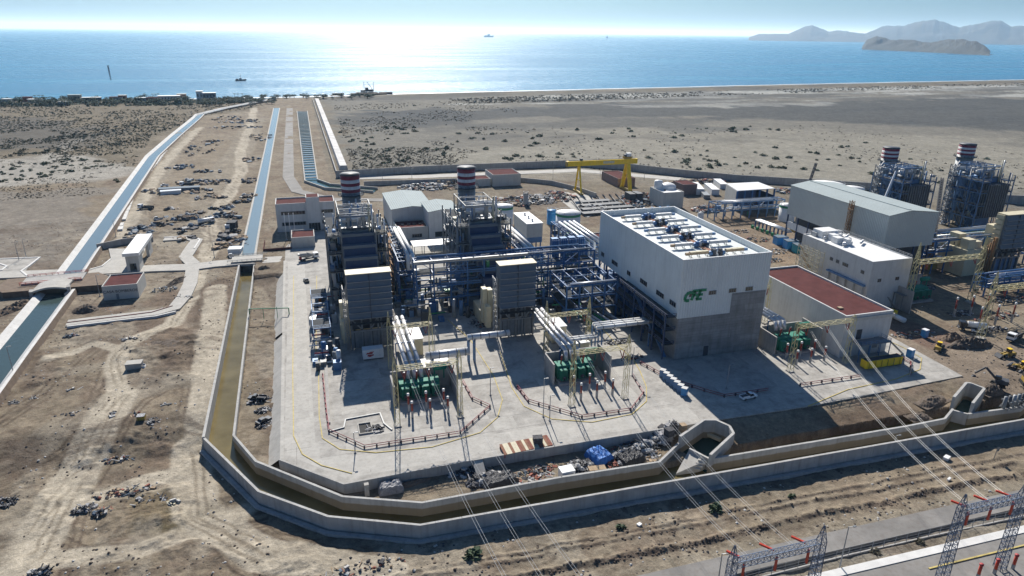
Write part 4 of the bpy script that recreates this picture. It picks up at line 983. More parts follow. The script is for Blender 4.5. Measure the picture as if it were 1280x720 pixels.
# stair towers and a boom by the far boilers
for x, y, lab in ((302, 302, 'galvanised stair tower left of the far boiler'), (345, 293, 'galvanised stair tower beside the rightmost boiler')):
    mb = MB(); mb.lattice((x, y, 0), (x, y, 34), 3, 3, .18)
    for k in range(12): mb.bar((x-1.2, y-1, k*3), (x+1.2, y-1, k*3+3), .5, .15); mb.box(x-1.5, y-1.5, k*3-.1, x+1.5, y+1.5, k*3)
    one('stair_tower', mb, M_steel, lab, 'stair tower')
filter_house(300.2, 217.8, 'yellowish air filter house at the right edge of the photo', M_louv, M_cream, 7.2, True)
t = thing('gas_turbine', 'yellow cream turbine enclosure with rusty pipes beside the long grey hall', 'gas turbine', (283, 222, 0))
pbox('enclosure', M_cream, t, 275, 218, 0, 288, 232, 12)
for i, (a, b, c, d, h) in enumerate(((276, 219, 280, 223, 16.5), (281, 220, 285, 224, 15), (277, 225, 281, 230, 17.5), (284, 226, 288, 231, 14.5))): pbox('vent_hood', M_cream, t, a, b, 12, c, d, h)
for k in range(5): ptube('pipe', M_scaf, t, (284+k*1.3, 217.2, 2), (284+k*1.3, 217.2, 13+k), .35)
pbox('access_frame', M_scaf, t, 289, 217, 0, 290.2, 218.2, 17)

# ------------------------------------------------------------------ blue pipe racks
def rack(name, lab, x0, x1, y0, y1, levels, bay, steel, pipes=5, seed=1, clutter=10, along='x'):
    rg = random.Random(seed); T = (lambda a, b, c: (a, b, c)) if along == 'x' else (lambda a, b, c: (b, a, c))
    t = thing(name, lab, 'pipe rack', (*T(x0, y0, 0)[:2], 0), 'pipe racks')
    n_ = max(1, int(round((x1-x0)/bay))); top = levels[-1]
    for i in range(n_+1):
        xx = x0+(x1-x0)*i/n_
        for yy in (y0, y1): pbar('column', steel, t, T(xx, yy, -.2), T(xx, yy, top+.3), .5)
        for z in levels: pbar('cross_beam', steel, t, T(xx, y0, z), T(xx, y1, z), .35, .5)
    for z in levels:
        for yy in (y0, y1): pbar('beam', steel, t, T(x0, yy, z+.02), T(x1, yy, z+.02), .3, .55)
    for i in range(n_):
        xa, xb = x0+(x1-x0)*i/n_, x0+(x1-x0)*(i+1)/n_
        for yy in (y0, y1):
            for k in range(len(levels)-1):
                if rg.random() < .4: pbar('brace', steel, t, T(xa, yy, levels[k]), T(xb, yy, levels[k+1]), .2)
                elif rg.random() < .3: pbar('brace', steel, t, T(xb, yy, levels[k]), T(xa, yy, levels[k+1]), .2)
    for z in levels:
        for k in range(pipes):
            r = .16+.3*rg.random()**2; yy = y0+.7+(y1-y0-1.4)*k/max(1, pipes-1)+rg.uniform(-.2, .2)
            a = x0-1+rg.random()*(x1-x0)*.25; b = x1+1-rg.random()*(x1-x0)*.25
            ptube('pipe', rg.choice((M_blue, M_steel, M_bluegrey, M_pipe, M_greenp if rg.random() < .3 else M_steel)), t, T(a, yy, z+.3+r), T(b, yy, z+.3+r), r, 7)
    for i in range(n_):
        for z in levels[:-1]:
            if rg.random() < .5:
                xa, xb = x0+(x1-x0)*i/n_+.3, x0+(x1-x0)*(i+1)/n_-.3; a_, b_ = T(xa, y0+.4, z+.3), T(xb, y1-.4, z+.42)
                pbox('shade_deck', M_grat, t, min(a_[0], b_[0]), min(a_[1], b_[1]), a_[2], max(a_[0], b_[0]), max(a_[1], b_[1]), b_[2])  # decks added to darken the rack and shade what lies below
        if rg.random() < .5:
            xa, xb = x0+(x1-x0)*i/n_, x0+(x1-x0)*(i+1)/n_
            for hh2 in (.6, 1.15): pbar('handrail', steel, t, T(xa, y0, top+.3+hh2), T(xb, y0, top+.3+hh2), .1)
    for k in range(clutter):
        xx = x0+rg.random()*(x1-x0); yy = y0+rg.random()*(y1-y0); z = rg.choice([0]+levels[:-1]); h = .8+2*rg.random()
        c = T(xx, yy, z+.3); m = rg.choice((M_steel, M_blue, M_bluegrey, M_dark, M_greenp, M_dark, M_blue))
        if rg.random() < .5: MB().obox(c, 1+rg.random()*1.5, 1+rg.random(), h).build('valve_cabinet', m, t)
        else: ptube('riser', m, t, c, (c[0], c[1], c[2]+h*2), .2+.15*rg.random(), 6)
    return t
rack('pipe_rack', 'long blue steel pipe rack crossing in front of the second boiler', 35, 106, 238.5, 246, [5.5, 10.5, 15, 19.6], 6.5, M_blue, 3, 3, 60)
pbox('cable_tray', M_steel, bpy.data.objects['pipe_rack'], 34, 237.6, 19.9, 78, 238.3, 20.9)
rack('pipe_rack', 'blue pipe rack on the right of the first boiler carrying fat white pipes', 250, 300, 30, 36.5, [6, 12, 17.5], 5, M_blue, 3, 4, 26, 'y')
rack('pipe_rack', 'blue pipe rack between the second boiler and the beige box on stilts', 249, 300, 79, 86, [6, 12, 17.5], 5, M_blue, 3, 6, 26, 'y')
rack('pipe_rack', 'blue pipe rack with silver pipes next to the white hall rear corner', 250, 292, 107, 116, [6, 12, 17], 5, M_blue, 3, 8, 26, 'y')
def fat_pipes(xs, z, y0, y1, lab, r=.75, m=M_white):
    t = thing('steam_pipes', lab, 'pipe run', (xs[0], y0, z))
    for x in xs: MB().path([(x, y0, z-6), (x, y0, z), (x, y1, z), (x, y1+1.5, z-4)], r, 10).build('pipe', m, t, True)
    for k in range(5): yy = y0+(y1-y0)*(k+.5)/5; pbox('saddle', M_blue, t, xs[0]-1, yy-.2, z-1.6, xs[-1]+1, yy+.2, z-.75)
fat_pipes((33.6, 35.4), 20.2, 249, 288, 'pair of fat white steam pipes right of the first boiler')
fat_pipes((81.2, 83.3), 19.5, 247, 286, 'pair of fat white steam pipes right of the second boiler', .75)
fat_pipes((108, 110.5, 113, 115), 19, 249, 284, 'row of silver pipes leading to the white hall', .55, M_pipe)
rack('pipe_rack', 'low dark blue rack in the shade below the long pipe rack, near the hall', 86, 106, 216, 234, [5, 9.5, 14], 5, M_blue, 3, 12, 30)
# blue finned cooler bank
t = thing('cooler_bank', 'bank of four bright blue framed cooler panels beside the white hall', 'cooler', (97, 250, 0))
for i in range(4):
    x = 92+i*3.7; pbox('panel', M_blue, t, x, 249, 12, x+3.1, 249.5, 21.5)
    for k in range(4): pbox('rib', M_bluegrey, t, x+.1+k*.8, 248.7, 12, x+.35+k*.8, 248.98, 21.5)
    for k in (0, 3.1): pbar('leg', M_blue, t, (x+k, 249.2, 0), (x+k, 249.2, 12), .35)
    pbox('top_box', M_bluegrey, t, x+.2, 249.6, 19, x+2.9, 252, 22)
t = thing('auxiliary_skid', 'dark skid of pumps, ducts and blue frames under the long pipe rack', 'process skid', (45, 234, 0))
rg = random.Random(57)
for k in range(60):
    x = 28+rg.random()*26; y = 229+rg.random()*34; h = 1.5+rg.random()*4; q_ = rg.random()
    if q_ < .5: MB().obox((x, y, 0), 1.2+rg.random()*2, 1.2+rg.random()*2, h).build('cabinet', rg.choice((M_dark, M_grey, M_blue, M_bluegrey, M_dark)), t)
    elif q_ < .75: ptube('vessel', rg.choice((M_dark, M_bluegrey, M_steel)), t, (x, y, 0), (x, y, h*1.5), .5+.5*rg.random(), 10)
    else: ptube('pipe', rg.choice((M_greenp, M_steel, M_bluegrey)), t, (x-3, y, h), (x+3, y, h), .3, 6)
t = thing('auxiliary_skid', 'dark skid of pumps and blue frames between the second filter house and the white hall', 'process skid', (85, 236, 0))
for k in range(56):
    x = 74+rg.random()*30; y = 222+rg.random()*36; h = 1.5+rg.random()*4; q_ = rg.random()
    if q_ < .5: MB().obox((x, y, 0), 1.2+rg.random()*2, 1.2+rg.random()*2, h).build('cabinet', rg.choice((M_dark, M_grey, M_blue, M_bluegrey, M_dark)), t)
    elif q_ < .75: ptube('vessel', rg.choice((M_dark, M_bluegrey, M_steel)), t, (x, y, 0), (x, y, h*1.5), .5+.5*rg.random(), 10)
    else: ptube('pipe', rg.choice((M_greenp, M_steel, M_bluegrey)), t, (x-3, y, h), (x+3, y, h), .3, 6)
# west skid beside the first boiler
t = thing('equipment_skid', 'cluttered skid of tanks, blue frames and pipes along the west road', 'process skid', (-1, 235, 0))
rg = random.Random(41)
for k in range(46):
    x = -3.4+rg.random()*9; y = 200+rg.random()*62; h = 1+2.6*rg.random()
    m = rg.choice((M_steel, M_bluegrey, M_dark, M_blue, M_grey, M_pipe, M_dark))
    q_ = rg.random()
    if q_ < .45: MB().obox((x, y, 0), 1.2+rg.random()*1.6, 1.2+rg.random()*2, h).build('cabinet', m, t)
    elif q_ < .75: ptube('pipe', rg.choice((M_pipe, M_redp, M_steel)), t, (x-2, y, h), (x+2.5, y, h), .25, 6)
    else: ptube('vessel', m, t, (x, y, 0), (x, y, h*1.6), .6+.3*rg.random(), 10)
for k in range(3):
    mb = MB(); y = 218+k*15
    for xx in (-3.2, 2.4):
        for yy in (y, y+8): mb.bar((xx, yy, 0), (xx, yy, 7), .3)
    for zz in (3.5, 7):
        for xx in (-3.2, 2.4): mb.bar((xx, y, zz), (xx, y+8, zz), .3)
        for yy in (y, y+8): mb.bar((-3.2, yy, zz), (2.4, yy, zz), .3)
    railing(mb, [(-3.2, y+8), (-3.2, y), (2.4, y), (2.4, y+8)], 7); mb.build('frame', M_bluegrey, t)
    if k != 1: pbox('deck', M_grat, t, -3.1, y+.1, 7.05, 2.3, y+7.9, 7.2)
for k in range(4): pbox('drum', M_orange if k == 1 else M_junkb, t, -2+k, 258+k*1.5, 7.2 if k < 0 else 0, -.6+k, 260+k*1.5, 3)

# ------------------------------------------------------------------ transformers, bus ducts and line gantries
def transformer(x, y, lab, n_=4):
    t = thing('power_transformer', lab, 'transformer', (x, y, 0), 'green power transformers')
    pbox('tank', M_green, t, x, y+2, .8, x+n_*2.9, y+5.6, 5.2)
    pbox('plinth', M_conc, t, x-.4, y-1.2, 0, x+n_*2.9+.4, y+6, .75)
    for i in range(n_):
        xa = x+.35+i*2.9; b = pbox('radiator_bank', M_green, t, xa, y+.2, 1.2, xa+2.1, y+1.98, 4.6)
        for k in range(6): pbox('fin', M_green, b, xa+.06+k*.36, y-.45, 1.3, xa+.2+k*.36, y+.19, 4.7)
        ptube('cooling_fan', M_dark, b, (xa+1.05, y-.6, 2.2), (xa+1.05, y-.46, 2.2), .6, 10)
    for i in range(3):
        xa = x+1.6+i*3.6; bu = ptube('bushing', M_ins, t, (xa, y+3.6, 5.2), (xa, y+3.0, 8.0), .28, 8)
        MB().tube((xa, y+3.0, 8.0), (xa, y+2.95, 8.4), .18, n=6).build('terminal', M_steel, bu)
    ptube('conservator', M_green, t, (x+n_*2.9-1.2, y+5.0, 7.6), (x+n_*2.9+2.6, y+5.0, 7.6), .85, 12)
    for dx in (-.9, 1.9): pbox('conservator_leg', M_green, t, x+n_*2.9+dx-.15, y+4.8, 4, x+n_*2.9+dx+.15, y+5.2, 6.9)
    return t
def firewall(pts, h, lab):
    return one('fire_wall', MB().wall(pts, .5, 0, h), M_conc, lab, 'wall')
def gantry(x0, x1, y, hb, ht, lab, m=M_latt, ins=M_ins, grp='lattice line gantries', zb=0.0, w0=1.4, r=.07, vees=True, step=1.7, hang=False, up_ins=False):
    t = thing('line_gantry', lab, 'lattice gantry', ((x0+x1)/2, y, zb), grp)
    for x in (x0, x1):
        MB().lattice((x, y, zb), (x, y, zb+hb+1), w0, step, r, w0*.72, zb == 0).build('tower', m, t)
        MB().lattice((x, y, zb+hb+1.0), (x, y, zb+ht), w0*.7, step, r*.8, .15).build('peak', m, t)
        pbox('footing', M_conc, t, x-w0*.7, y-w0*.7, zb-.5, x+w0*.7, y+w0*.7, zb+.35)
    MB().lattice((x0+w0*.4, y, zb+hb+.2), (x1-w0*.4, y, zb+hb+.2), w0*.75, step, r, None, zb == 0).build('crossbeam', m, t)
    for i in range(3):
        xa = x0+(x1-x0)*(i+.5+.1*(i-1))/3
        if vees:
            for dx in (-.7, .7): pbar('insulator_string', ins, t, (xa+dx, y-.6, zb+hb-.4), (xa, y-1.2, zb+hb-2.6), .22)
        if hang: pbar('hanging_insulator', ins, t, (xa, y, zb+hb-.5), (xa, y, zb+hb-3.6), .34)
        if up_ins: pbar('tension_insulator', ins, t, (xa-.4, y+.6, zb+hb+.5), (xa-2.2, y+2.4, zb+hb+.9), .34)
    return t
def post_row(x0, dx, rows, lab, grp='red and white insulator posts', tall=5.6):
    for j, (y, h) in enumerate(rows):
        for i in range(3):
            x = x0+dx*i+.5*j
            t = thing('insulator_post', lab, 'insulator post', (x, y, 0), grp)
            pbox('pedestal', M_steel, t, x-.28, y-.28, 0, x+.28, y+.28, h*.42)
            ptube('insulator', M_ins, t, (x, y, h*.42), (x, y, h*.88), .30, 8)
            ptube('cap', M_white, t, (x, y, h*.88), (x, y, h), .36, 8)
def conductors(ax, ay, az, bx, by, bz, lab, dx=(0, 5.5, 11), dxb=None, sag=3.5, r=.028, pair=.3):
    dxb = dxb or dx
    t = thing('power_line', lab, 'power line', (ax, ay, az), 'overhead conductors')
    for i, (d, e) in enumerate(zip(dx, dxb)):
        for s in ((-pair, pair) if pair else (0,)):
            P = []
            for k in range(19):
                q_ = k/18; P.append((ax+d+s+(bx+e-ax-d)*q_, ay+(by-ay)*q_, az+(bz-az)*q_-sag*4*q_*(1-q_)))
            MB().path(P, r, 4).build('conductor', M_wire, t)
    return t
transformer(19.6, 173.5, 'green transformer under the first cream gantry'); transformer(67.3, 172, 'green transformer under the second cream gantry', 4)
transformer(145.5, 171.5, 'green transformer beside the red roofed building'); transformer(222, 198, 'green transformer under the far right gantry', 5)
gantry(17, 34.3, 162, 17, 20.5, 'cream lattice gantry in front of the leftmost green transformer')
gantry(19.5, 32.5, 196, 14, 19.5, 'slender cream lattice gantry over the three silver ducts by the first filter house')
gantry(66.2, 82.8, 159, 16.6, 20.5, 'cream lattice gantry in front of the second green transformer')
gantry(70.5, 85.5, 194, 13, 18.5, 'slender cream lattice gantry beside the second filter house')
gantry(141, 162.3, 160.5, 15.2, 17.2, 'cream lattice gantry standing in front of the red roofed building')
gantry(144, 157, 196, 14.5, 17.8, 'small cream lattice gantry squeezed beside the concrete wall of the white hall')
gantry(218.5, 251, 192.2, 19.5, 27.5, 'tall cream lattice gantry with pointed peaks in front of the grey hall', w0=1.9, r=.10)
gantry(223.3, 257, 164, 18.5, 25, 'cream lattice gantry cut off by the right edge of the photo', w0=1.9, r=.10)
for x0, dx, rows, lab in ((21, 5, ((168.5, 5.8), (165, 5.2)), 'red post insulator with white cap in the first gantry yard'),
                          (69.5, 5, ((166, 5.8), (161.5, 5.6)), 'red post insulator with white cap in the second gantry yard'),
                          (145.5, 5.4, ((168.5, 5.6), (164, 5.2)), 'red post insulator with white cap in the third gantry yard'),
                          (231, 8, ((182, 8), (172, 8)), 'tall red post insulator on the dirt below the far gantry')):
    post_row(x0, dx, rows, lab)
for pts, h, lab in (([(17.6, 180), (17.6, 172)], 6.5, 'grey fire wall left of the first transformer'), ([(35.5, 181), (35.5, 171.5)], 8, 'grey fire wall right of the first transformer'), ([(17.6, 180.4), (35.2, 180.4)], 7, 'grey fire wall behind the first transformer'),
                    ([(65.4, 180), (65.4, 172)], 7, 'grey fire wall left of the second transformer'), ([(65.4, 180.4), (83, 180.4)], 7, 'grey fire wall behind the second transformer'), ([(83.4, 180.6), (83.4, 171)], 8, 'grey fire wall right of the second transformer'),
                    ([(144, 180.4), (160, 180.4)], 7, 'grey fire wall behind the third transformer'), ([(143.6, 186), (143.6, 172)], 6.5, 'grey fire wall beside the concrete base of the hall'), ([(160.6, 181), (160.6, 171)], 8, 'grey fire wall between the third transformer and the red roofed building'),
                    ([(217, 207), (217, 189)], 9, 'big pale fire wall left of the far transformer'), ([(217, 207.4), (240, 207.4)], 8, 'pale fire wall behind the far transformer')):
    firewall(pts, h, lab)
def bus(x, y0, y1, z, lab, n_=3, dx=1.9, drop=True, m=M_pipe):
    t = thing('bus_duct', lab, 'bus duct', (x, y0, z), 'silver isolated phase bus ducts')
    for i in range(n_):
        xa = x+dx*i; P = [(xa, y1, z), (xa, y0, z)]+([(xa, y0-1.2, z-3)] if drop else [])
        MB().path(P, .62, 10).build('duct', m, t, True)
        for k in range(6): yy = y0+(y1-y0)*(k+.5)/6; ptube('joint_ring', M_grey, t, (xa, yy-.15, z), (xa, yy+.15, z), .72, 10)
    for k in range(3):
        yy = y0+2+(y1-y0-4)*k/2; mb = MB()
        for xx in (x-1, x+dx*(n_-1)+1): mb.bar((xx, yy, 0), (xx, yy, z-.7), .3)
        mb.bar((x-1.2, yy, z-.85), (x+dx*(n_-1)+1.2, yy, z-.85), .35); mb.build('support_frame', M_blue, t)
    return t
bus(22.6, 179.5, 218, 8.2, 'three silver bus ducts running to the first green transformer')
bus(71.2, 178, 212, 8.2, 'three silver bus ducts running to the second green transformer')
bus(146.8, 178, 212, 9.5, 'three silver bus ducts beside the red roofed building', dx=1.7)
bus(222, 204, 222, 10, 'three silver bus ducts by the far right transformer', dx=2.2)
# cross ducts on goalpost frames
def cross_duct(x0, x1, y, z, n_, lab, r=.6, m=M_pipe, sp=1.6, posts=()):
    t = thing('cross_duct', lab, 'duct', (x0, y, z))
    for i in range(n_):
        MB().path([(x0, y+sp*i, z), (x1, y+sp*i, z)], r, 10).build('duct', m, t, True)
        for k in range(5): xx = x0+(x1-x0)*(k+.5)/5; ptube('joint_ring', M_grey, t, (xx-.12, y+sp*i, z), (xx+.12, y+sp*i, z), r+.1, 10)
    for xx in posts:
        mb = MB()
        for yy in (y-1, y+sp*(n_-1)+1): mb.bar((xx, yy, 0), (xx, yy, z-.6), .4)
        mb.bar((xx, y-1.2, z-.85), (xx, y+sp*(n_-1)+1.2, z-.85), .45); mb.build('goalpost', M_bluegrey, t)
    return t
cross_duct(44, 58, 194.5, 8.6, 1, 'fat silver duct resting on a steel goalpost between the two yards', 1.0, posts=(44.3, 46.2))
cross_duct(30, 44, 192, 5, 1, 'silver and white housed duct at ground level beside the first cream enclosure', 1.3, posts=(32, 40))
cross_duct(87, 108, 190.5, 8.6, 3, 'three white ducts leading into the white hall', .62, M_white, posts=(87.3, 88.6, 106))
cross_duct(74.5, 87, 189, 6, 2, 'pair of white ducts joining the second bus ducts', .5, M_white, posts=(80,))
for x, y, w_, d_, h, lab in ((26.4, 203, 4.6, 9, 6, 'tall cream breaker enclosure next to the three silver ducts'), (28, 189, 9, 5.5, 2.6, 'flat cream enclosure in front of the silver housed duct'), (75, 200, 5, 8, 6, 'cream breaker enclosure beside the second bus ducts'), (76.5, 192.5, 9, 5.5, 2.6, 'flat cream enclosure below the second slender gantry')):
    t = thing('breaker_enclosure', lab, 'enclosure', (x, y, 0))
    pbox('housing', M_cream, t, x, y, .3, x+w_, y+d_, h); pbox('roof_plate', M_white, t, x-.2, y-.2, h+.01, x+w_+.2, y+d_+.2, h+.25); pbox('plinth', M_conc, t, x-.3, y-.3, 0, x+w_+.3, y+d_+.3, .29)
    for k in range(3): pbox('door', M_cream, t, x+.3+k*w_/3.2, y-.06, .5, x+.3+k*w_/3.2+w_/4, y-.003, h*.8)
# overhead lines down to the switchyard portals
conductors(20.5, 161, 16, 27.5, 75, 13, 'double overhead conductors running down from the first cream gantry', (0, 5.2, 10.4), (0, 6, 12.5))
conductors(69.5, 158, 15.8, 68, 80, 14, 'double overhead conductors between the second gantry and the left portal', (0, 5, 10), (0, 4.8, 9.6))
conductors(145, 159.5, 14.4, 118.2, 80, 14, 'double overhead conductors between the third gantry and the right portal', (0, 6.6, 13.2), (0, 5.0, 10))
# ------------------------------------------------------------------ buildings
def window(parent, face, a, b, z0, z1, panes=3, pos=0.0, out=.06):
    """window in a wall: face 'y' lies in the plane y=pos looking to -y, 'x' in the plane x=pos looking to -x"""
    def bx(u0, u1, w0, w1, d0, d1):
        m_ = MB(); return m_.box(u0, pos-d1, w0, u1, pos-d0, w1) if face == 'y' else m_.box(pos-d1, u0, w0, pos-d0, u1, w1)
    m_ = MB(); fr = .1
    for q_ in ((a-fr, b+fr, z1, z1+fr), (a-fr, b+fr, z0-fr, z0), (a-fr, a, z0, z1), (b, b+fr, z0, z1)):
        t_ = bx(*q_, -.05, out+.05); m_.add(t_.v, t_.f)
    for k in range(1, panes):
        u = a+(b-a)*k/panes; t_ = bx(u-.07, u+.07, z0, z1, -.05, out+.03); m_.add(t_.v, t_.f)
    f = m_.build('window', M_frame, parent)
    for k in range(panes):
        u0, u1 = a+(b-a)*k/panes+.075, a+(b-a)*(k+1)/panes-.075
        bx(u0, u1, z0+.003, z1-.003, -.04, out-.02).build('pane', M_glass, f)
    return f
def house(name, lab, x0, x1, y0, y1, h, wm, rm, par=.7, cat='building', z0=-1.0, pt=.35, group=None):
    t = thing(name, lab, cat, ((x0+x1)/2, y0, 0), group)
    MB().box(x0, y0, z0, x1, y1, h-par).build('wall', wm, t)
    pbox('roof', rm, t, x0+pt, y0+pt, h-par+.003, x1-pt, y1-pt, h-par+.06)
    m_ = MB()
    for q_ in ((x0, y0, x1, y0+pt), (x0, y1-pt, x1, y1), (x0, y0+pt, x0+pt, y1-pt), (x1-pt, y0+pt, x1, y1-pt)): m_.box(q_[0], q_[1], h-par+.001, q_[2], q_[3], h)
    m_.build('parapet', wm, t)
    return t
# --- the big white hall
hx0, hx1, hy0, hy1, hh_ = 109.1, 141.4, 177.7, 241.5, 34.4
t = thing('turbine_hall', 'huge white hall with green letters on its front, fans on its roof', 'turbine hall', (125, hy0, 0))
m_ = MB(); m_.prism([(hx0, hy0), (hx1, hy0), (hx1, hy1), (hx0, hy1)], 14.6, hh_-2.2); m_.build('cladding', M_clad, t)
m_ = MB(); m_.box(hx0+.25, hy0+.25, -.5, hx1-.25, hy0+9, 14.59); m_.build('concrete_base', M_concb, t)
pbox('concrete_panel', M_concb, t, 128.2, hy0-.12, 14.0, 140.9, hy0-.004, 21.5)
for k in range(7):
    pbox('base_lift', M_concb, t, hx0+.3, hy0+.06, .2+k*2.05, hx1-.3, hy0+.245, 2.2+k*2.05)
pbox('dark_core', M_dark, t, hx0+7, hy0+9.02, -.5, hx1-.25, hy1-.3, 14.59)
for i in range(9):
    yy = hy0+9+i*6.7; pbox('column', M_blue, t, hx0+.1, yy, 0, hx0+.7, yy+.6, 14.58)
    pbar('brace', M_blue, t, (hx0+.4, yy+.6, 0.5), (hx0+.4, yy+6.5, 7), .25)
for zz in (5, 9.8): pbox('floor_edge', M_blue, t, hx0-.6, hy0+8, zz, hx0+7, hy1-1, zz+.35)
m_ = MB(); pt = .45
for q_ in ((hx0, hy0, hx1, hy0+pt), (hx0, hy1-pt, hx1, hy1), (hx0, hy0+pt, hx0+pt, hy1-pt), (hx1-pt, hy0+pt, hx1, hy1-pt)): m_.box(q_[0], q_[1], hh_-2.199, q_[2], q_[3], hh_)
m_.build('parapet', M_clad, t)
m_ = MB()
for q_ in ((hx0-.05, hy0-.05, hx1+.05, hy0+pt), (hx0-.05, hy1-pt, hx1+.05, hy1+.05), (hx0-.05, hy0+pt, hx0+pt, hy1-pt), (hx1-pt, hy0+pt, hx1+.05, hy1-pt)): m_.box(q_[0], q_[1], hh_+.003, q_[2], q_[3], hh_+.12)
m_.build('coping', M_white, t)
pbox('roof', M_roofw, t, hx0+pt, hy0+pt, hh_-2.195, hx1-pt, hy1-pt, hh_-1.9)
for a in (112.5, 119.6, 127.0, 133.2): window(t, 'y', a, a+2.5, 21.9, 23.1, 3, hy0-.004)
for a, n_ in ((179.6, 3), (187.5, 4), (199.5, 4), (212.5, 2), (223.5, 4), (236, 2)): window(t, 'x', a, a+1.25*n_, 17.8 if a < 210 else 17.2, 19.3 if a < 210 else 18.7, n_, hx0)
pbox('door', M_dark, t, 120.0, hy0-.05, .1, 121.8, hy0+.05, 3.6)
# sign: three slanted green letters
def strokes(parent, P, col, y, dx=0):
    for a, b in P: MB().bar((a[0], y, a[1]), (b[0], y, b[1]), .75, .14).build('sign_stroke', col, parent)
m_ = MB(); Y_ = hy0-.12
def sl(u, v): return (u+.28*(v-21.2), v)
def stroke(pts, wd=.85):
    wd *= 1.0; pts = [(110.9+(u-110.9)*.72, 20.6+(v-20.4)*.7) for u, v in pts]
    for i in range(len(pts)-1):
        a, b = sl(*pts[i]), sl(*pts[i+1]); steep = abs(b[1]-a[1]) > .9*math.hypot(b[0]-a[0], b[1]-a[1]); m_.bar((a[0], Y_, a[1]), (b[0], Y_, b[1]), *((wd, .12) if steep else (.12, wd)))
stroke([(114.0, 24.2), (111.9, 24.3), (111.1, 23.6), (110.9, 22.4), (111.1, 21.0), (111.9, 20.4), (113.4, 20.5)], .95)
stroke([(114.8, 24.9), (114.5, 20.5)], .95); stroke([(113.6, 24.9), (117.0, 24.9)], .85); stroke([(114.6, 22.7), (116.6, 22.7)], .8)
stroke([(117.6, 24.9), (117.0, 20.6)], .95); stroke([(117.0, 24.9), (120.4, 24.9)], .85); stroke([(117.2, 22.8), (119.4, 22.8)], .8); stroke([(116.8, 20.7), (119.6, 20.7)], .85)
m_.build('sign_letters', mat('sign_green', (.025, .24, .11), .5), t)
# roof ventilators: six cross rows with a central walkway
rv = random.Random(21)
for i in range(6):
    y = 184.6+i*9.6; z = hh_-1.9
    for s in (-1, 1):
        c = 125.3+s*6.6; rusty = (i == 0)
        pbox('ventilator_duct', M_wood if rusty else M_rendw, t, c-3.4, y-.55, z+1.0, c+3.4, y+.55, z+1.9)
        for k in range(3): pbox('duct_panel', M_cream if rusty else M_white, t, c-3.3+k*2.25, y-.6, z+1.91, c-1.2+k*2.25, y+.6, z+1.98)
        pbox('end_hood', M_wood if s < 0 and i not in (2, 3) else M_bluegrey, t, c+s*3.42, y-.45, z+.9, c+s*4.8, y+.45, z+1.7)
        for k in (-3.0, 0, 3.0):
            m_ = MB()
            for dy in (-.5, .5): m_.bar((c+k, y+dy, z), (c+k, y+dy, z+1.0), .14)
            m_.bar((c+k, y-1.5, z+.35), (c+k, y+1.3, z+.35), .14); m_.build('support', M_steel, t)
        ptube('valve', M_bluegrey, t, (c-s*4.4, y-.7, z+.9), (c-s*4.4, y+.7, z+.9), .75, 9)
        pbox('motor', M_dark if (i+s) % 2 else M_blue, t, c-s*5.3-.5, y-.6+rv.uniform(-.5, .5), z+.3, c-s*5.3+.5, y+.7, z+2.0+rv.random()*.6)
    ptube('riser', M_pipe, t, (125.3, y, z), (125.3, y, z+2.2+rv.random()), .4, 8); pbox('motor_box', M_junkd, t, 125.8, y-.9, z, 127, y+.4, z+1.5)
    for k in range(4): xx = 123.4+rv.random()*4; pbox('cable_box', M_steel if k % 2 else M_dark, t, xx, y-1.6+rv.random()*2, z, xx+.5+rv.random()*.5, y+1.2, z+.5+rv.random()*1.1)
    if i < 5:
        pbox('roof_walkway', M_rust, t, 124.4, y+1.5, z+.4, 126.2, y+8.1, z+.52)
        for k in range(3): pbox('walkway_post', M_steel, t, 124.1, y+1.6+k*3.1, z+.1, 124.22, y+1.72+k*3.1, z+1.3)
        ptube('roof_pipe', M_pipe, t, (126.7, y+1.5, z+.5), (126.7, y+8.1, z+.5), .18, 6)
# stair frame on the left flank
M_blue_, M_blue = M_blue, M_navy
t2 = thing('access_stair', 'blue railed access gallery along the shaded left side of the white hall', 'gallery', (107, 190, 0))
for k, zz in enumerate((5.2, 10.2, 14.8)):
    pbox('walkway', M_grat, t2, 105.6, 178.5, zz, 109.0, 226-6*k, zz+.2); m_ = MB(); railing(m_, [(109, 178.5), (105.6, 178.5), (105.6, 226-6*k)], zz+.2, 1.2, .13); m_.build('railing', M_blue, t2)
for i in range(7): pbox('post', M_blue, t2, 105.5, 179+i*7.5, 0, 105.9, 179.4+i*7.5, 16)
for i in range(3): pbar('stair_flight', M_bluegrey, t2, (107.3, 180+i*9, i*5+.2), (107.3, 188+i*9, i*5+5.2), 1.0, .25)
M_blue = M_blue_
t2 = thing('pipe_bundle', 'bundle of green and white pipes on sleepers in the shade left of the white hall', 'pipes', (98, 215, 0))
for k in range(7): x = 93+k*1.8; ptube('pipe', (M_greenp, M_pipe, M_white, M_greenp, M_pipe, M_grey, M_white)[k], t2, (x+1, 205+2*(k % 3), 1.6+.3*(k % 2)), (x-3, 232-2*(k % 2), 1.6+.3*(k % 2)), .45, 8)
for k in range(4): pbox('sleeper', M_grey, t2, 90, 208+k*7, .2, 105, 208.6+k*7, 1.1)

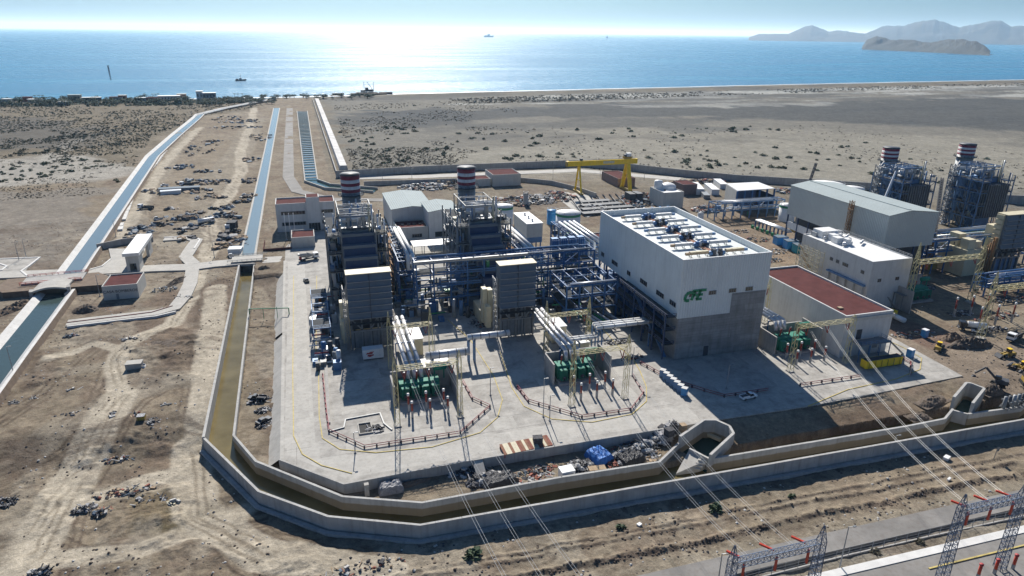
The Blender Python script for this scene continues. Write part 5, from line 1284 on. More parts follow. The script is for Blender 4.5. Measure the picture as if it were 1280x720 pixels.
# --- the second, grey hall
t = thing('turbine_hall', 'long grey green hall with a shallow gabled roof, lifted on an open ground floor', 'turbine hall', (243, 221, 0))
gx0, gx1, gy0, gy1, ez, rz_ = 230.3, 256.5, 220.2, 283, 30.0, 31.6
gm_ = gx0+11
MB().add([(gx0, gy0, 15.5), (gx1, gy0, 15.5), (gx1, gy0, ez), (gm_, gy0, rz_), (gx0, gy0, ez)]+[(gx0, gy1, 15.5), (gx1, gy1, 15.5), (gx1, gy1, ez), (gm_, gy1, rz_), (gx0, gy1, ez)],
         [(0, 1, 2, 3, 4), (9, 8, 7, 6, 5), (0, 4, 9, 5), (1, 6, 7, 2), (0, 5, 6, 1)]).build('cladding', M_clad2, t)
for xa, za, xb, zb, nm in ((gx0-.3, ez-.02, gm_, rz_+.06, 'roof_slope'), (gm_, rz_+.06, gx1+.3, ez-.02, 'roof_slope')):
    MB().hexa([(xa, gy0-.3, za), (xb, gy0-.3, zb), (xb, gy1+.3, zb), (xa, gy1+.3, za)], [(xa, gy0-.3, za+.2), (xb, gy0-.3, zb+.2), (xb, gy1+.3, zb+.2), (xa, gy1+.3, za+.2)]).build(nm, M_roofg, t)
pbox('ridge_cap', M_roofg, t, gm_-.7, 221, rz_+.1, gm_+.7, 282.5, rz_+.4)
pbox('dark_core', M_dark, t, gx0+6, gy0+3, -.5, gx1-1, gy1-2, 15.49)  # dark block put in for the shade of the open ground floor
pbox('low_panel', M_white, t, gx0+.4, gy0+24, 8.5, gx0+.8, gy1-.5, 12)
for i in range(9): pbox('column', M_navy, t, gx0+.2, gy0+.3+i*7.7, 0, gx0+.8, gy0+.9+i*7.7, 15.49)
for i in range(4): pbox('column', M_navy, t, gx0+1.2+i*7.9, gy0+.3, 0, gx0+1.8+i*7.9, gy0+.9, 15.49)
sc = thing('scaffold_tower', 'rusty scaffold tower leaning on the flank of the grey hall', 'scaffold', (228.6, 238, 0))
MB().lattice((229.2, 240.5, 12), (229.2, 240.5, 32), 1.5, 1.8, .11).build('frame', M_scaf, sc)
for zz in (14, 21, 28): pbox('plank_deck', M_wood, sc, 228.2, 239.4, zz, 230, 241.6, zz+.2)
# --- cream building with machinery on a white roof
t = house('service_building', 'cream building with white flat roof and silver machinery, in front of the grey hall', 202, 221, 196.3, 236, 20, M_rendw, M_white, .5)
for a in (199.5, 208, 213, 216.5): window(t, 'x', a, a+(3 if a > 205 and a < 209 else 1.6), 14.0, 15.2, 3, 202)
for a in (206, 214.5): window(t, 'y', a, a+1.6, 11.5, 12.7, 2, 196.3)
for i in range(5): pbox('pier', M_render, t, 200.9, 198+i*4.6, 0, 201.99, 199+i*4.6, 9.5)
pbox('canopy_beam', M_bluegrey, t, 200.8, 197.5, 9.51, 201.99, 218, 10.1)
rg = random.Random(4)
for k in range(14):
    x = 204+rg.random()*12; y = 215+rg.random()*18
    if k % 3: pbox('roof_unit', M_white if k % 2 else M_steel, t, x, y, 19.6, x+2+rg.random()*2, y+2+rg.random()*2, 21+rg.random()*1.2)
    else: ptube('roof_duct', M_pipe, t, (x, y, 20.6), (x+4, y+3, 20.6), .5)
pbox('roof_house', M_white, t, 206, 229, 19.6, 214, 235, 22.6)
m_ = MB(); railing(m_, [(221, 197), (221, 236)], 20.01, 1.0, .12); m_.build('railing', M_steel, t)
sc = thing('scaffold_tower', 'pale scaffold climbing the left corner of the cream service building', 'scaffold', (200, 228, 0))
m_ = MB()
for i in range(5):
    for j in range(2): m_.bar((198.6+j*2, 220+i*3.4, 0), (198.6+j*2, 220+i*3.4, 17), .16)
for zz in range(2, 17, 2):
    for j in range(2): m_.bar((198.6+j*2, 220, zz), (198.6+j*2, 233.6, zz), .13)
    for i in range(4): m_.bar((198.6, 220+i*3.4, zz-2), (198.6, 223.4+i*3.4, zz), .12)
m_.build('frame', M_cream, sc)
for k in range(4): pbar('stair_flight', M_wood, sc, (199.6, 221+k*2.5, k*4), (199.6, 227+k*2.5, k*4+4), 1.0, .2)
st = thing('access_stair', 'steel stair and landing on the right front of the cream service building', 'stair', (219, 194, 0))
m_ = MB()
for x in (215, 219.5):
    for y in (191.5, 195.8): m_.bar((x, y, 0), (x, y, 6.5), .2)
m_.build('frame', M_grey, st); pbox('landing', M_grey, st, 214.8, 191.3, 6.5, 219.8, 196, 6.7); pbar('stair_flight', M_grey, st, (214, 192.2, .2), (208.5, 192.2, 6.5), 1.0, .2)
# --- building with the dark red roof
t = house('switchgear_building', 'grey rendered building with a long dark red roof beside the white hall', 163, 182, 164.5, 213, 15, M_rendw, M_redroof, .7, pt=.5)
pbox('roof_hatch', M_wood, t, 166, 171, 14.35, 167.6, 172.4, 14.9)
pbox('fascia', M_render, t, 162.6, 164.1, 12.9, 182.4, 164.49, 14.0)
pbox('doorway', M_dark, t, 168.5, 164.36, 6, 170.5, 164.496, 9.5); pbox('vent_panel', M_frame, t, 176, 164.38, 2, 178, 164.496, 6)
st = thing('access_stair', 'steel stair platform on the front wall of the red roofed building', 'stair', (174, 162, 0))
m_ = MB()
for x in (166.5, 170.5, 174.5, 178.5):
    for y in (159.8, 164): m_.bar((x, y, 0), (x, y, 6.0), .22)
railing(m_, [(166.5, 164), (166.5, 159.8), (178.5, 159.8), (178.5, 164)], 6.1); m_.build('frame', M_bluegrey, st)
pbox('landing', M_grey, st, 166.3, 159.6, 5.9, 178.7, 164, 6.08); pbar('stair_flight', M_grey, st, (179, 161, 6), (186, 161, .2), 1.3, .25)

# --- offices and warehouses behind
t = house('office_building', 'cream two storey office with dark red roof behind the first boiler', -18, 12, 369, 384, 15, M_rendw, M_redroof, .8)
for zz in (3.2, 9.0):
    window(t, 'y', -15.5, -3.5, zz, zz+1.7, 8, 369); window(t, 'y', 5, 11, zz, zz+1.7, 4, 369)
pbox('entrance_bay', M_rendw, t, -2.5, 367.6, -1, 4.2, 376, 18); pbox('bay_roof', M_redroof, t, -2.1, 368, 18.003, 3.8, 375.6, 18.1); pbox('glazed_door', M_glass, t, -2.0, 367.54, 0, 3.8, 367.597, 4.2)
for k in range(3): pbox('door_post', M_frame, t, -.8+k*1.6, 367.48, 0, -.6+k*1.6, 367.539, 4.2)
for k in range(3):
    x = -13.5+k*2.2; t = thing('flagpole', 'white flagpole standing before the cream office', 'flagpole', (x, 352, 0), 'flagpoles before the office')
    ptube('pole', M_white, t, (x, 352, 0), (x, 352, 14), .16, 6); pbox('base', M_concl, t, x-.6, 351.4, -.2, x+.6, 352.6, .4)
house('annex_building', 'small cream annex with dark red roof in front of the office', -10.8, 0.2, 337.8, 352, 5.2, M_render, M_redroof, .6)
m_ = MB().wall([(-24, 352), (-24, 336), (-11, 336)], .3, -.5, 1.1); one('garden_wall', m_, M_redroof, 'low reddish wall beside the small annex', 'wall')
def gable(name, lab, x0, x1, y0, y1, h, rise, wm, rm, cat='warehouse', along='y', open_front=False):
    t = thing(name, lab, cat, ((x0+x1)/2, y0, 0))
    if along == 'y':
        xm = (x0+x1)/2
        A_ = [(x0, y0, -1), (x1, y0, -1), (x1, y0, h), (xm, y0, h+rise), (x0, y0, h)]
        m_ = MB().add(A_+[(p[0], y1, p[2]) for p in A_], [(0, 1, 2, 3, 4), (9, 8, 7, 6, 5), (0, 4, 9, 5), (1, 6, 7, 2)]); m_.build('wall', wm, t)
        for xa, za, xb, zb in ((x0-.4, h, xm, h+rise+.08), (xm, h+rise+.08, x1+.4, h)):
            MB().hexa([(xa, y0-.4, za+.02), (xb, y0-.4, zb+.02), (xb, y1+.4, zb+.02), (xa, y1+.4, za+.02)], [(xa, y0-.4, za+.3), (xb, y0-.4, zb+.3), (xb, y1+.4, zb+.3), (xa, y1+.4, za+.3)]).build('roof_slope', rm, t)
    return t
w1 = gable('warehouse', 'tall cream warehouse with grey gabled roof, rear one of the joined pair', 40, 62, 352, 392, 12.5, 1.2, M_rendw, M_roofg)
w2 = gable('warehouse', 'tall cream warehouse with grey gabled roof, front one of the joined pair', 56.5, 72.5, 334, 356, 14.5, 1.2, M_rendw, M_roofg)
pbox('window_strip', M_glass, w2, 59.5, 333.93, 1.5, 69, 333.997, 4.2)
t = house('annex_building', 'low cream annex with skylights in its red roof, beside the joined warehouses', 40.5, 56.3, 336, 351, 7, M_render, M_redroof, .7)
for k in range(4): pbox('skylight', M_glass, t, 43.5+k*3, 342, 6.37, 45+k*3, 344, 6.9)
window(t, 'y', 48, 53, 1.5, 3.2, 4, 336)
t = thing('parking_canopy', 'white canopy roof on posts in front of the joined warehouses', 'canopy', (58, 316, 0))
pbar('roof_sheet', M_white, t, (44.5, 314, 4.8), (69.5, 314, 4.8), 9.5, .25)
for k in range(6):
    for y in (310.5, 317.5): pbox('post', M_steel, t, 45+k*4.7, y, 0, 45.3+k*4.7, y+.3, 4.65)
t = house('storage_shed', 'brick red roofed shed behind the storage tanks', 122, 142, 452, 474, 8, M_render, M_redroof, .5)
house('storage_shed', 'low red roofed shed left of the brick red shed', 108, 121, 455, 468, 5, M_render, M_redroof, .4)
e0, e1 = at(772, 234), at(796, 234)
house('storage_shed', 'dark brownish shed standing behind the right leg of the yellow crane', e0[0], e1[0], e0[1], e0[1]+28, 6, mat('dull_brown_wall', (.22, .16, .145), .85), M_redroof, .4)
t = house('treatment_building', 'pale grey block with a white dome on top, behind the white hall', at(830, 241, 10)[0], at(854, 239, 10)[0], at(830, 241, 10)[1], at(811, 233.5, 10)[1], 10, M_render, M_white, .6)
tx, ty = at(817, 233, 10); MB().lathe((tx+1, ty-4, 9.4), [(2.6, 0), (2.6, 4.5), (2.2, 5.2), (0, 5.6)], 16).build('roof_tank', M_white, t, True)
tx, ty = at(829, 232, 10); MB().lathe((tx, ty-6, 9.4), [(5, 0), (5, 1.8), (4, 2.8), (2, 3.6), (0, 3.8)], 20).build('dome', M_white, t, True)
for k in range(5): pbox('roof_vent', M_junkd, t, at(838, 238, 10)[0]-3+k*2.2, at(838, 237, 10)[1]+k*2, 9.4, at(838, 238, 10)[0]-2+k*2.2, at(838, 237, 10)[1]+k*2+1, 10.2)
house('control_room', 'small cream hut with a red roof tucked behind the corner of the white hall', 127, 139, 291, 303, 7, M_render, M_redroof, .5)
house('storage_shed', 'reddish brown roofed workshop left of the long white trailers', at(853, 244)[0], at(867, 243)[0]+2, at(853, 244)[1], at(838, 226, 7)[1], 7, mat('brownish_wall', (.20, .15, .14), .85), M_redroof, .3)
def tank(x, y, r, h, lab, band=True, m=M_white, cone=1.0):
    t = thing('storage_tank', lab, 'tank', (x, y, 0))
    MB().lathe((x, y, -.5), [(r, 0), (r, h-1.3)], 28).build('shell', m, t, True)
    if band: MB().lathe((x, y, -.5), [(r+.04, h-1.3), (r+.04, h)], 28).build('green_band', M_greenp, t, True)
    else: MB().lathe((x, y, -.5), [(r, h-1.3), (r, h)], 28).build('top_course', m, t, True)
    MB().lathe((x, y, -.5), [(r+.15, h+.01), (r+.15, h+.25), (.3, h+.25+cone)], 28).build('roof', M_white if m == M_white else m, t, True)
    m_ = MB()
    for i in range(14):
        a0_, a1_ = 2*PI*i/14, 2*PI*(i+1)/14; p = Vector((x+r*math.cos(a0_), y+r*math.sin(a0_), h-.3)); q_ = Vector((x+r*math.cos(a1_), y+r*math.sin(a1_), h-.3))
        m_.bar(p, p+Vector((0, 0, 1.1)), .1); m_.bar(p+Vector((0, 0, 1.1)), q_+Vector((0, 0, 1.1)), .1)
    m_.build('railing', M_steel, t); return t
tank(101, 352, 5.2, 11.5, 'white storage tank with a green band behind the second boiler'); tank(94, 366, 4.2, 11, 'smaller white tank half hidden behind the banded tank', False)
tank(131.6, 333, 6.6, 10.5, 'wide white tank with green band left of the white hall'); tank(128, 349, 2.6, 8, 'bright blue tank beside the wide white tank', False, M_blup, .3)
tank(203, 318, 1.6, 9, 'slim white vertical tank behind the white hall', False); tank(262, 322, 4.5, 9.5, 'white tank with green band between the warehouse and the grey hall')
tank(127.5, 395, 1.6, 7.5, 'slim grey silo by the concrete slabs', False, M_concl, .3)
x, y = at(1034, 229, 9); tank(x, y, 11, 9, 'wide white tank top showing above the grey hall roof', False); x, y = at(1066, 234, 9); tank(x, y, 7, 9, 'smaller white tank top right of the wide one behind the grey hall', False)
t = thing('clarifier_basin', 'round concrete basin with pale blue water behind the white hall', 'basin', (187, 326, 0))
MB().lathe((187, 322, 0), [(7.5, -.5), (7.5, 4), (7.0, 4), (7.0, 2)], 28).build('ring_wall', M_concl, t, True); MB().lathe((187, 322, 0), [(.1, 3.2), (7.0, 3.2)], 28).build('water', M_bluew, t)
pbox('bridge', M_steel, t, 179.6, 321.6, 4.3, 194.4, 322.4, 4.7)
t = thing('clarifier_basin', 'second round blue basin close behind the pale grey block', 'basin', (184, 343, 0))
MB().lathe((184, 343, 0), [(4.5, -.5), (4.5, 4.4), (4.1, 4.4), (4.1, 3)], 24).build('ring_wall', M_concl, t, True); MB().lathe((184, 343, 0), [(.1, 3.9), (4.1, 3.9)], 24).build('water', M_bluew, t)
# beige box on stilts
t = thing('electrical_house', 'cream electrical container on stilts between the two blue pipe racks', 'switch house', (97, 290, 0))
pbox('housing', M_render, t, 98, 301, 7.5, 106, 323, 14.2); pbox('roof', M_white, t, 97.8, 300.8, 14.21, 106.2, 323.2, 14.5); pbox('skirt', M_bluegrey, t, 98.2, 300.9, 4.8, 105.8, 322.8, 7.49)
for k in range(3): ptube('roof_vent', M_white, t, (102, 305+k*6, 14.5), (102, 305+k*6, 15.8), .5)
for x in (98.5, 105):
    for k in range(4): pbox('leg', M_blue, t, x, 301.4+k*6.5, 0, x+.5, 301.9+k*6.5, 4.79)
# --- yellow gantry crane
t = thing('gantry_crane', 'bright yellow gantry crane with slim left legs and a thick right leg', 'crane', (188, 419, 0))
MB().hexa([(163, 416.5, 18.3), (213, 416.5, 18.3), (213, 419.5, 18.3), (163, 419.5, 18.3)], [(163, 416.5, 21.6), (213, 416.5, 21.6), (213, 419.5, 21.6), (163, 419.5, 21.6)]).build('girder', M_yel, t)
pbox('end_plate', M_yelm, t, 162.3, 416.3, 18.1, 162.99, 419.7, 21.4); pbox('rail', M_dark, t, 164, 417.7, 21.61, 212, 418.3, 21.9)
for y0, y1 in ((412.5, 417.2), (423.5, 418.8)): pbar('slim_leg', M_yel, t, (171.5, y0, .8), (171.5, y1, 18.3), .9)
for y0, y1 in ((411.5, 416.9), (424.5, 419.1)): pbar('thick_leg', M_yel, t, (206.5, y0, .8), (206.5, y1, 18.3), 2.3, 1.6)
pbox('sill_beam', M_yelm, t, 170.6, 410.5, .3, 172.4, 425.5, 1.3); pbox('sill_beam', M_yelm, t, 205.4, 409.5, .3, 207.6, 426.5, 1.4)
pbar('tie', M_yel, t, (171.5, 415, 9), (171.5, 421, 9), .5); pbar('tie', M_yel, t, (206.5, 414.5, 9.5), (206.5, 421.5, 9.5), .8)
tr = pbox('trolley', M_yelm, t, 203.5, 415.8, 21.91, 208.5, 420.2, 23.2); pbox('cab', M_white, tr, 205, 416.2, 23.21, 208, 419, 25.4); pbox('hoist', M_dark, tr, 203.7, 417, 23.21, 204.9, 419.5, 24.4)
pbox('name_panel', M_cream, t, 188, 416.42, 19.2, 196, 416.497, 20.8); pbox('small_hoist', M_dark, t, 172, 417, 21.91, 173.6, 419, 23)
# --- water screens in front of the crane
t = thing('screen_works', 'dark intake screens and pumps in a row beneath the yellow crane', 'pump station', (180, 370, 0))
for k in range(9):
    x = 160+k*5.2; pbox('pump', M_blup if k > 5 else M_dark, t, x, 352, 0, x+2.2, 354.2, 2.6); ptube('motor', M_white if k < 6 else M_blup, t, (x+1.1, 353.1, 2.6), (x+1.1, 353.1, 4.6), .7)
for k in range(4): pbox('deck', M_dark, t, 152+k*3, 360+k*8, -.2, 192-k*4, 365+k*8, 1.4+.3*k)
for k in range(8): pbar('rail', M_dark, t, (153+k*4.5, 366, .5), (158+k*4.5, 398, 2.6), .5, 1.0)
for x in (193, 198): pbox('screen_head', M_dark, t, x, 384, 0, x+4, 392, 5.5)
# --- warehouse with open front
t = thing('open_warehouse', 'open fronted warehouse with a white roof and dark blue interior', 'warehouse', (265, 345, 0))
ox0, ox1, oy0, oy1 = 243, 270, 343, 388
def pr(u, v, z): return at(u, v, z)
A1, A2, B2, B1 = at(922, 239, 12), at(968.5, 236, 12), at(947.6, 228, 12), at(908, 230, 12)
R_ = [A1, A2, B2, B1]
MB().prism([(p[0], p[1]) for p in R_], 12, 12.35).build('roof', M_white, t)
MB().wall([A1, B1], .4, -.5, 11.99).build('wall', M_render, t); MB().wall([B1, B2], .4, -.5, 11.99).build('wall', M_navy, t); MB().wall([A2, B2], .4, -.5, 8).build('wall', M_navy, t)
for k in range(6): c = Vector(A1).lerp(Vector(A2), k/5); pbox('column', M_blue, t, c.x-.4, c.y-.4, -.5, c.x+.4, c.y+.4, 11.98)
for zz in (3.5, 7): pbar('girt', M_blue, t, (*A1, zz), (*Vector(A1).lerp(Vector(A2), .55), zz), .4)
MB().wall([Vector(A1).lerp(Vector(A2), .02)+Vector((0, .6)), Vector(A1).lerp(Vector(A2), .5)+Vector((0, .6))], .3, -.5, 11.9).build('cladding', M_navy, t)
# blue truss rack before it
ra, rb = at(889, 274, 0), at(980, 270, 0)
rack('pipe_rack', 'light blue pipe rack crossing the dirt before the open warehouse', ra[0], rb[0], ra[1]-3, ra[1]+4, [5, 9.5], 6, M_bluegrey, 5, 12, 10)
pp = at(945, 275, 4); pq = at(983, 289, 4)
t = thing('pipe_bridge', 'silver pipe bridge with green valves on the dirt left of the grey hall', 'pipe run', (*pp, 0))
for k in range(3): ptube('pipe', M_pipe, t, (pp[0]+k*1.3, pp[1], 4), (pq[0]+k*1.3, pq[1], 4), .5)
for k in range(9): c = Vector((*pp, 0)).lerp(Vector((*pq, 0)), k/8); pbox('post', M_blue, t, c.x-.3, c.y-.3, 0, c.x+.3, c.y+.3, 3.5); pbox('beam', M_blue, t, c.x-.5, c.y-.2, 3.1, c.x+3.4, c.y+.2, 3.5)
for k in range(6): c = Vector((*pp, 0)).lerp(Vector((*pq, 0)), (k+.5)/6); pbox('valve', M_greenp, t, c.x-3.5, c.y, 0, c.x-2.3, c.y+1.2, 1.6)
rack('pipe_rack', 'tangled blue pipe rack at the foot of the far recovery boilers', 258, 320, 225, 238, [5, 10, 15], 7, M_blue, 7, 14, 40)
rack('pipe_rack', 'low white railed pipe rack beneath the yellowish filter house', 262, 300, 196, 202, [4, 7.5], 6, M_blue, 6, 15, 10)

# --- gate house by the left bridge
t = thing('fire_station', 'small cream house with red roof and dark lettering by the left canal', 'house', (-75, 286, 0))
g0, g1, gb, gh = (-81.7, 286.2), (-69.1, 286.2), 301, 5.2
pbox('wall', M_render, t, g0[0], g0[1], -1, g1[0], gb, gh-.6); pbox('roof', M_redroof, t, g0[0]+.3, g0[1]+.3, gh-.597, g1[0]-.3, gb-.3, gh-.5)
m_ = MB()
for q_ in ((g0[0], g0[1], g1[0], g0[1]+.3), (g0[0], gb-.3, g1[0], gb), (g0[0], g0[1]+.3, g0[0]+.3, gb-.3), (g1[0]-.3, g0[1]+.3, g1[0], gb-.3)): m_.box(q_[0], q_[1], gh-.598, q_[2], q_[3], gh)
m_.build('parapet', M_render, t); pbox('door', M_frame, t, -77.2, g0[1]-.05, -.6, -76.2, g0[1]-.004, 1.7)
cu_ = bpy.data.curves.new('lettering', 'FONT'); cu_.body = 'CASA BOMBEROS'; cu_.size = 1.55; cu_.extrude = .04; cu_.align_x = 'CENTER'
lo_ = bpy.data.objects.new('lettering', cu_); COL.objects.link(lo_); lo_.rotation_euler = (PI/2, 0, 0); lo_.location = (-75.4, g0[1]-.06, 2.2); cu_.materials.append(M_dark)
bpy.context.view_layer.update()
lm = bpy.data.meshes.new_from_object(lo_); l2 = bpy.data.objects.new('lettering', lm); COL.objects.link(l2); l2.matrix_world = lo_.matrix_world.copy(); bpy.data.objects.remove(lo_); bpy.data.curves.remove(cu_)
lm.transform(l2.matrix_world); l2.matrix_world = Matrix(); adopt(l2, t)
t = thing('gate_house', 'white gate portal with a slab roof behind the red roofed house', 'gate house', (-76, 320, 0))
k0, k1 = at(160, 341, -.6), at(176, 339.5, -.6); ky = k0[1]; kd = 30
for x in (k0[0], k1[0]-1.2): pbox('side_wall', M_render, t, x, ky, -.8, x+1.2, ky+8, 7); pbox('side_wall', M_render, t, x, ky+kd-8, -.8, x+1.2, ky+kd, 7)
pbox('roof_slab', M_white, t, k0[0]-.8, ky-.8, 7.0, k1[0]+.8, ky+kd+1, 8.4); pbox('front_wall', M_render, t, k0[0]+1.21, ky+.3, 3.4, k1[0]-1.21, ky+.8, 6.99); pbox('booth', M_dark, t, k0[0]+2, ky+3, -.8, k1[0]-2, ky+7, 3.2)
# ------------------------------------------------------------------ vehicles and machines
def wheels(t, xs, ys, r, w_, z=0.0):
    for x in xs:
        for y in ys:
            wh = ptube('wheel', M_rub, t, (x-w_/2, y, z+r), (x+w_/2, y, z+r), r, 12)
            ptube('hub', M_steel, wh, (x-w_/2-.02, y, z+r), (x+w_/2+.02, y, z+r), r*.45, 8)
def place(t, loc, rz, s=1.0): t.location = loc; t.rotation_euler = (0, 0, rz); t.scale = (s, s, s)
def pickup(lab, loc, rz, paint=M_carw, grp=None):
    t = thing('pickup_truck', lab, 'pickup', (0, 0, 0), grp)
    pbox('body', paint, t, -.92, -2.6, .5, .92, 2.6, 1.05); MB().hexa([(-.85, -.1, 1.051), (.85, -.1, 1.051), (.85, 1.6, 1.051), (-.85, 1.6, 1.051)], [(-.72, .2, 1.75), (.72, .2, 1.75), (.72, 1.05, 1.75), (-.72, 1.05, 1.75)]).build('cabin', M_glass, t)
    pbox('cabin_roof', paint, t, -.72, .18, 1.751, .72, 1.07, 1.82); pbox('bed', M_junkd, t, -.8, -2.45, 1.052, .8, -.25, 1.08)
    for x in (-.92, .84): pbox('bed_side', paint, t, x, -2.55, 1.052, x+.08, -.2, 1.42)
    for x in (-.7, .4): pbox('headlight', M_white, t, x, 2.6, .75, x+.3, 2.64, .95)
    wheels(t, (-.85, .85), (-1.65, 1.65), .38, .26); place(t, loc, rz); return t
def car(lab, loc, rz, paint, grp=None):
    t = thing('parked_car', lab, 'car', (0, 0, 0), grp)
    pbox('body', paint, t, -.88, -2.1, .4, .88, 2.1, .95); MB().hexa([(-.82, -1.6, .951), (.82, -1.6, .951), (.82, 1.0, .951), (-.82, 1.0, .951)], [(-.65, -1.1, 1.5), (.65, -1.1, 1.5), (.65, .3, 1.5), (-.65, .3, 1.5)]).build('cabin', M_glass, t)
    pbox('roof', paint, t, -.66, -1.12, 1.501, .66, .32, 1.56); wheels(t, (-.82, .82), (-1.3, 1.3), .34, .24); place(t, loc, rz); return t
def truck(lab, loc, rz, cabm=M_carw, load='bed', grp=None):
    t = thing('lorry', lab, 'lorry', (0, 0, 0), grp)
    pbox('chassis', M_dark, t, -1.0, -4.5, .8, 1.0, 4.4, 1.15); pbox('cab', cabm, t, -1.2, 2.3, 1.16, 1.2, 4.5, 3.2); pbox('windscreen', M_glass, t, -1.05, 4.5, 2.1, 1.05, 4.54, 2.95)
    for x in (-1.22, 1.2): pbox('side_window', M_glass, t, x, 2.8, 2.1, x+.02, 4.2, 2.9)
    pbox('bumper', M_dark, t, -1.2, 4.5, .7, 1.2, 4.75, 1.15)
    if load == 'mixer':
        d = MB().tube((0, -4.0, 2.9), (0, -1.0, 2.6), .7, 1.35, 12); d.tube((0, -1.0, 2.6), (0, 1.9, 2.3), 1.35, .8, 12); d.build('mixer_drum', M_concl, t, True); pbox('red_frame', M_red, t, -.8, -4.2, 1.16, .8, -3.4, 2.2); pbox('hopper', M_steel, t, -.6, -4.8, 2.8, .6, -4.1, 3.7)
    elif load == 'tank': ptube('tank', M_white, t, (0, -4.2, 2.3), (0, 1.9, 2.3), 1.1, 14)
    else:
        pbox('load_bed', M_junkd, t, -1.2, -4.4, 1.16, 1.2, 2.0, 1.4)
        for x in (-1.2, 1.1): pbox('side_board', M_junkd, t, x, -4.4, 1.41, x+.1, 2.0, 2.3)
    wheels(t, (-.95, .95), (-3.4, -2.2, 3.2), .5, .35); place(t, loc, rz); return t
def loader(lab, loc, rz):
    t = thing('wheel_loader', lab, 'loader', (0, 0, 0))
    pbox('rear_body', M_yelm, t, -1.2, -3.2, .9, 1.2, -.4, 2.3); pbox('front_frame', M_yelm, t, -.8, -.35, .8, .8, 2.0, 1.7); cb = pbox('cab', M_glass, t, -.8, -1.3, 2.31, .8, .1, 3.7); pbox('cab_roof', M_yel, cb, -.9, -1.4, 3.71, .9, .2, 3.85)
    for x in (-.7, .7): pbar('lift_arm', M_yelm, t, (x, .3, 2.0), (x, 3.3, 1.0), .3, .4)
    MB().hexa([(-1.6, 3.2, .2), (1.6, 3.2, .2), (1.6, 4.6, .25), (-1.6, 4.6, .25)], [(-1.6, 3.0, 1.5), (1.6, 3.0, 1.5), (1.6, 3.6, 1.5), (-1.6, 3.6, 1.5)]).build('bucket', M_dark, t)
    wheels(t, (-1.15, 1.15), (-2.0, 1.5), .8, .6); place(t, loc, rz, .8); return t
def excavator(lab, loc, rz, m=M_dark):
    t = thing('excavator', lab, 'excavator', (0, 0, 0))
    for x in (-1.2, 1.2): MB().hexa([(x-.35, -2.1, 0), (x+.35, -2.1, 0), (x+.35, 2.1, 0), (x-.35, 2.1, 0)], [(x-.35, -1.7, .9), (x+.35, -1.7, .9), (x+.35, 1.7, .9), (x-.35, 1.7, .9)]).build('track', M_rub, t)
    pbox('upper_body', m, t, -1.4, -2.4, 1.1, 1.4, 1.0, 2.4); pbox('cab', M_glass, t, -1.35, -.4, 2.41, -.2, 1.2, 3.5)
    pbar('boom', m, t, (.3, .8, 2.0), (.3, 4.0, 5.0), .5, .6); pbar('dipper_arm', m, t, (.3, 4.0, 5.0), (.3, 6.4, 2.3), .4, .45); MB().chunk((.3, 6.5, 1.1), .8).build('bucket', M_dark, t); place(t, loc, rz); return t
def L(u, v, z=0.0):
    p = at(u, v, z); return (p[0], p[1], z)
pickup('white pickup truck parked in the shadow of the white hall', L(935, 498), -PI/2+.1)
pickup('white pickup at the west kerb below the first boiler', L(411, 451), .1)
pickup('dark pickup beside the muddy canal on the bare strip', L(322, 500, -2.5), 1.2, M_card)
car('dark car standing on the west road near the mixer lorry', L(383, 352), .2, M_card)
car('dark car with a white load on the west strip beside the canal', L(330, 528, -2.5), -.9, M_card)
truck('white and red cement mixer lorry on the yard by the small annex', L(386, 325), -1.25, M_carw, 'mixer')
truck('white cabbed dark lorry on the dirt at the far right', L(1268, 424), 1.9)
truck('dark tanker lorry parked behind the blue toilets', L(1215, 413), 1.0, M_card, 'tank')
loader('yellow wheel loader next to the long soil heap', L(1173, 437), -1.0); loader('yellow wheel loader at the right edge of the photo', L(1258, 446), 1.4)
loader('yellow wheel loader standing near the dark excavator', L(1275, 462), .4)
excavator('dark excavator on the brown dirt right of the tall basin', L(1247, 482), .7); excavator('dark excavator with its arm down at the far right edge', L(1283, 480), -.6, M_yelm)
car('small pale car at the foot of the far right gantry', L(1222, 416), .8, M_carw)
pickup('pickup parked on the dirt track west of the canal', L(171, 462, -1.2), 1.6)
for u, v, rz, m, lab in ((196, 275, .4, M_carw, 'white pickup beside the pile of grey pipes in the camp'), (266, 262, 1.2, M_card, 'dark pickup on the dirt track bend in the camp'), (247, 249, -.3, M_carw, 'white pickup right of the long bluish cabin'), (289, 322, .2, M_carw, 'white pickup beside the white roofed hut'),
                         (296, 290, .9, M_card, 'dark pickup near the tall dark crate'), (206, 233, 1.4, M_carw, 'white pickup left of the long bluish cabin'), (275, 215, .3, M_carw, 'white pickup up the dirt track in the camp'), (228, 292, -.8, M_card, 'dark pickup above the hooked spur road')): pickup(lab, L(u, v, -.5), rz, m)
for u, v, rz, ld, lab in ((234, 233, 1.3, 'bed', 'lorry parked above the long bluish cabin'), (285, 290, .1, 'bed', 'lorry standing by the west track'), (258, 280, -1.0, 'tank', 'white tanker lorry in the middle of the camp'), (183, 262, 1.2, 'bed', 'lorry near the broken white drain line')): truck(lab, L(u, v, -.5), rz, M_carw, ld)
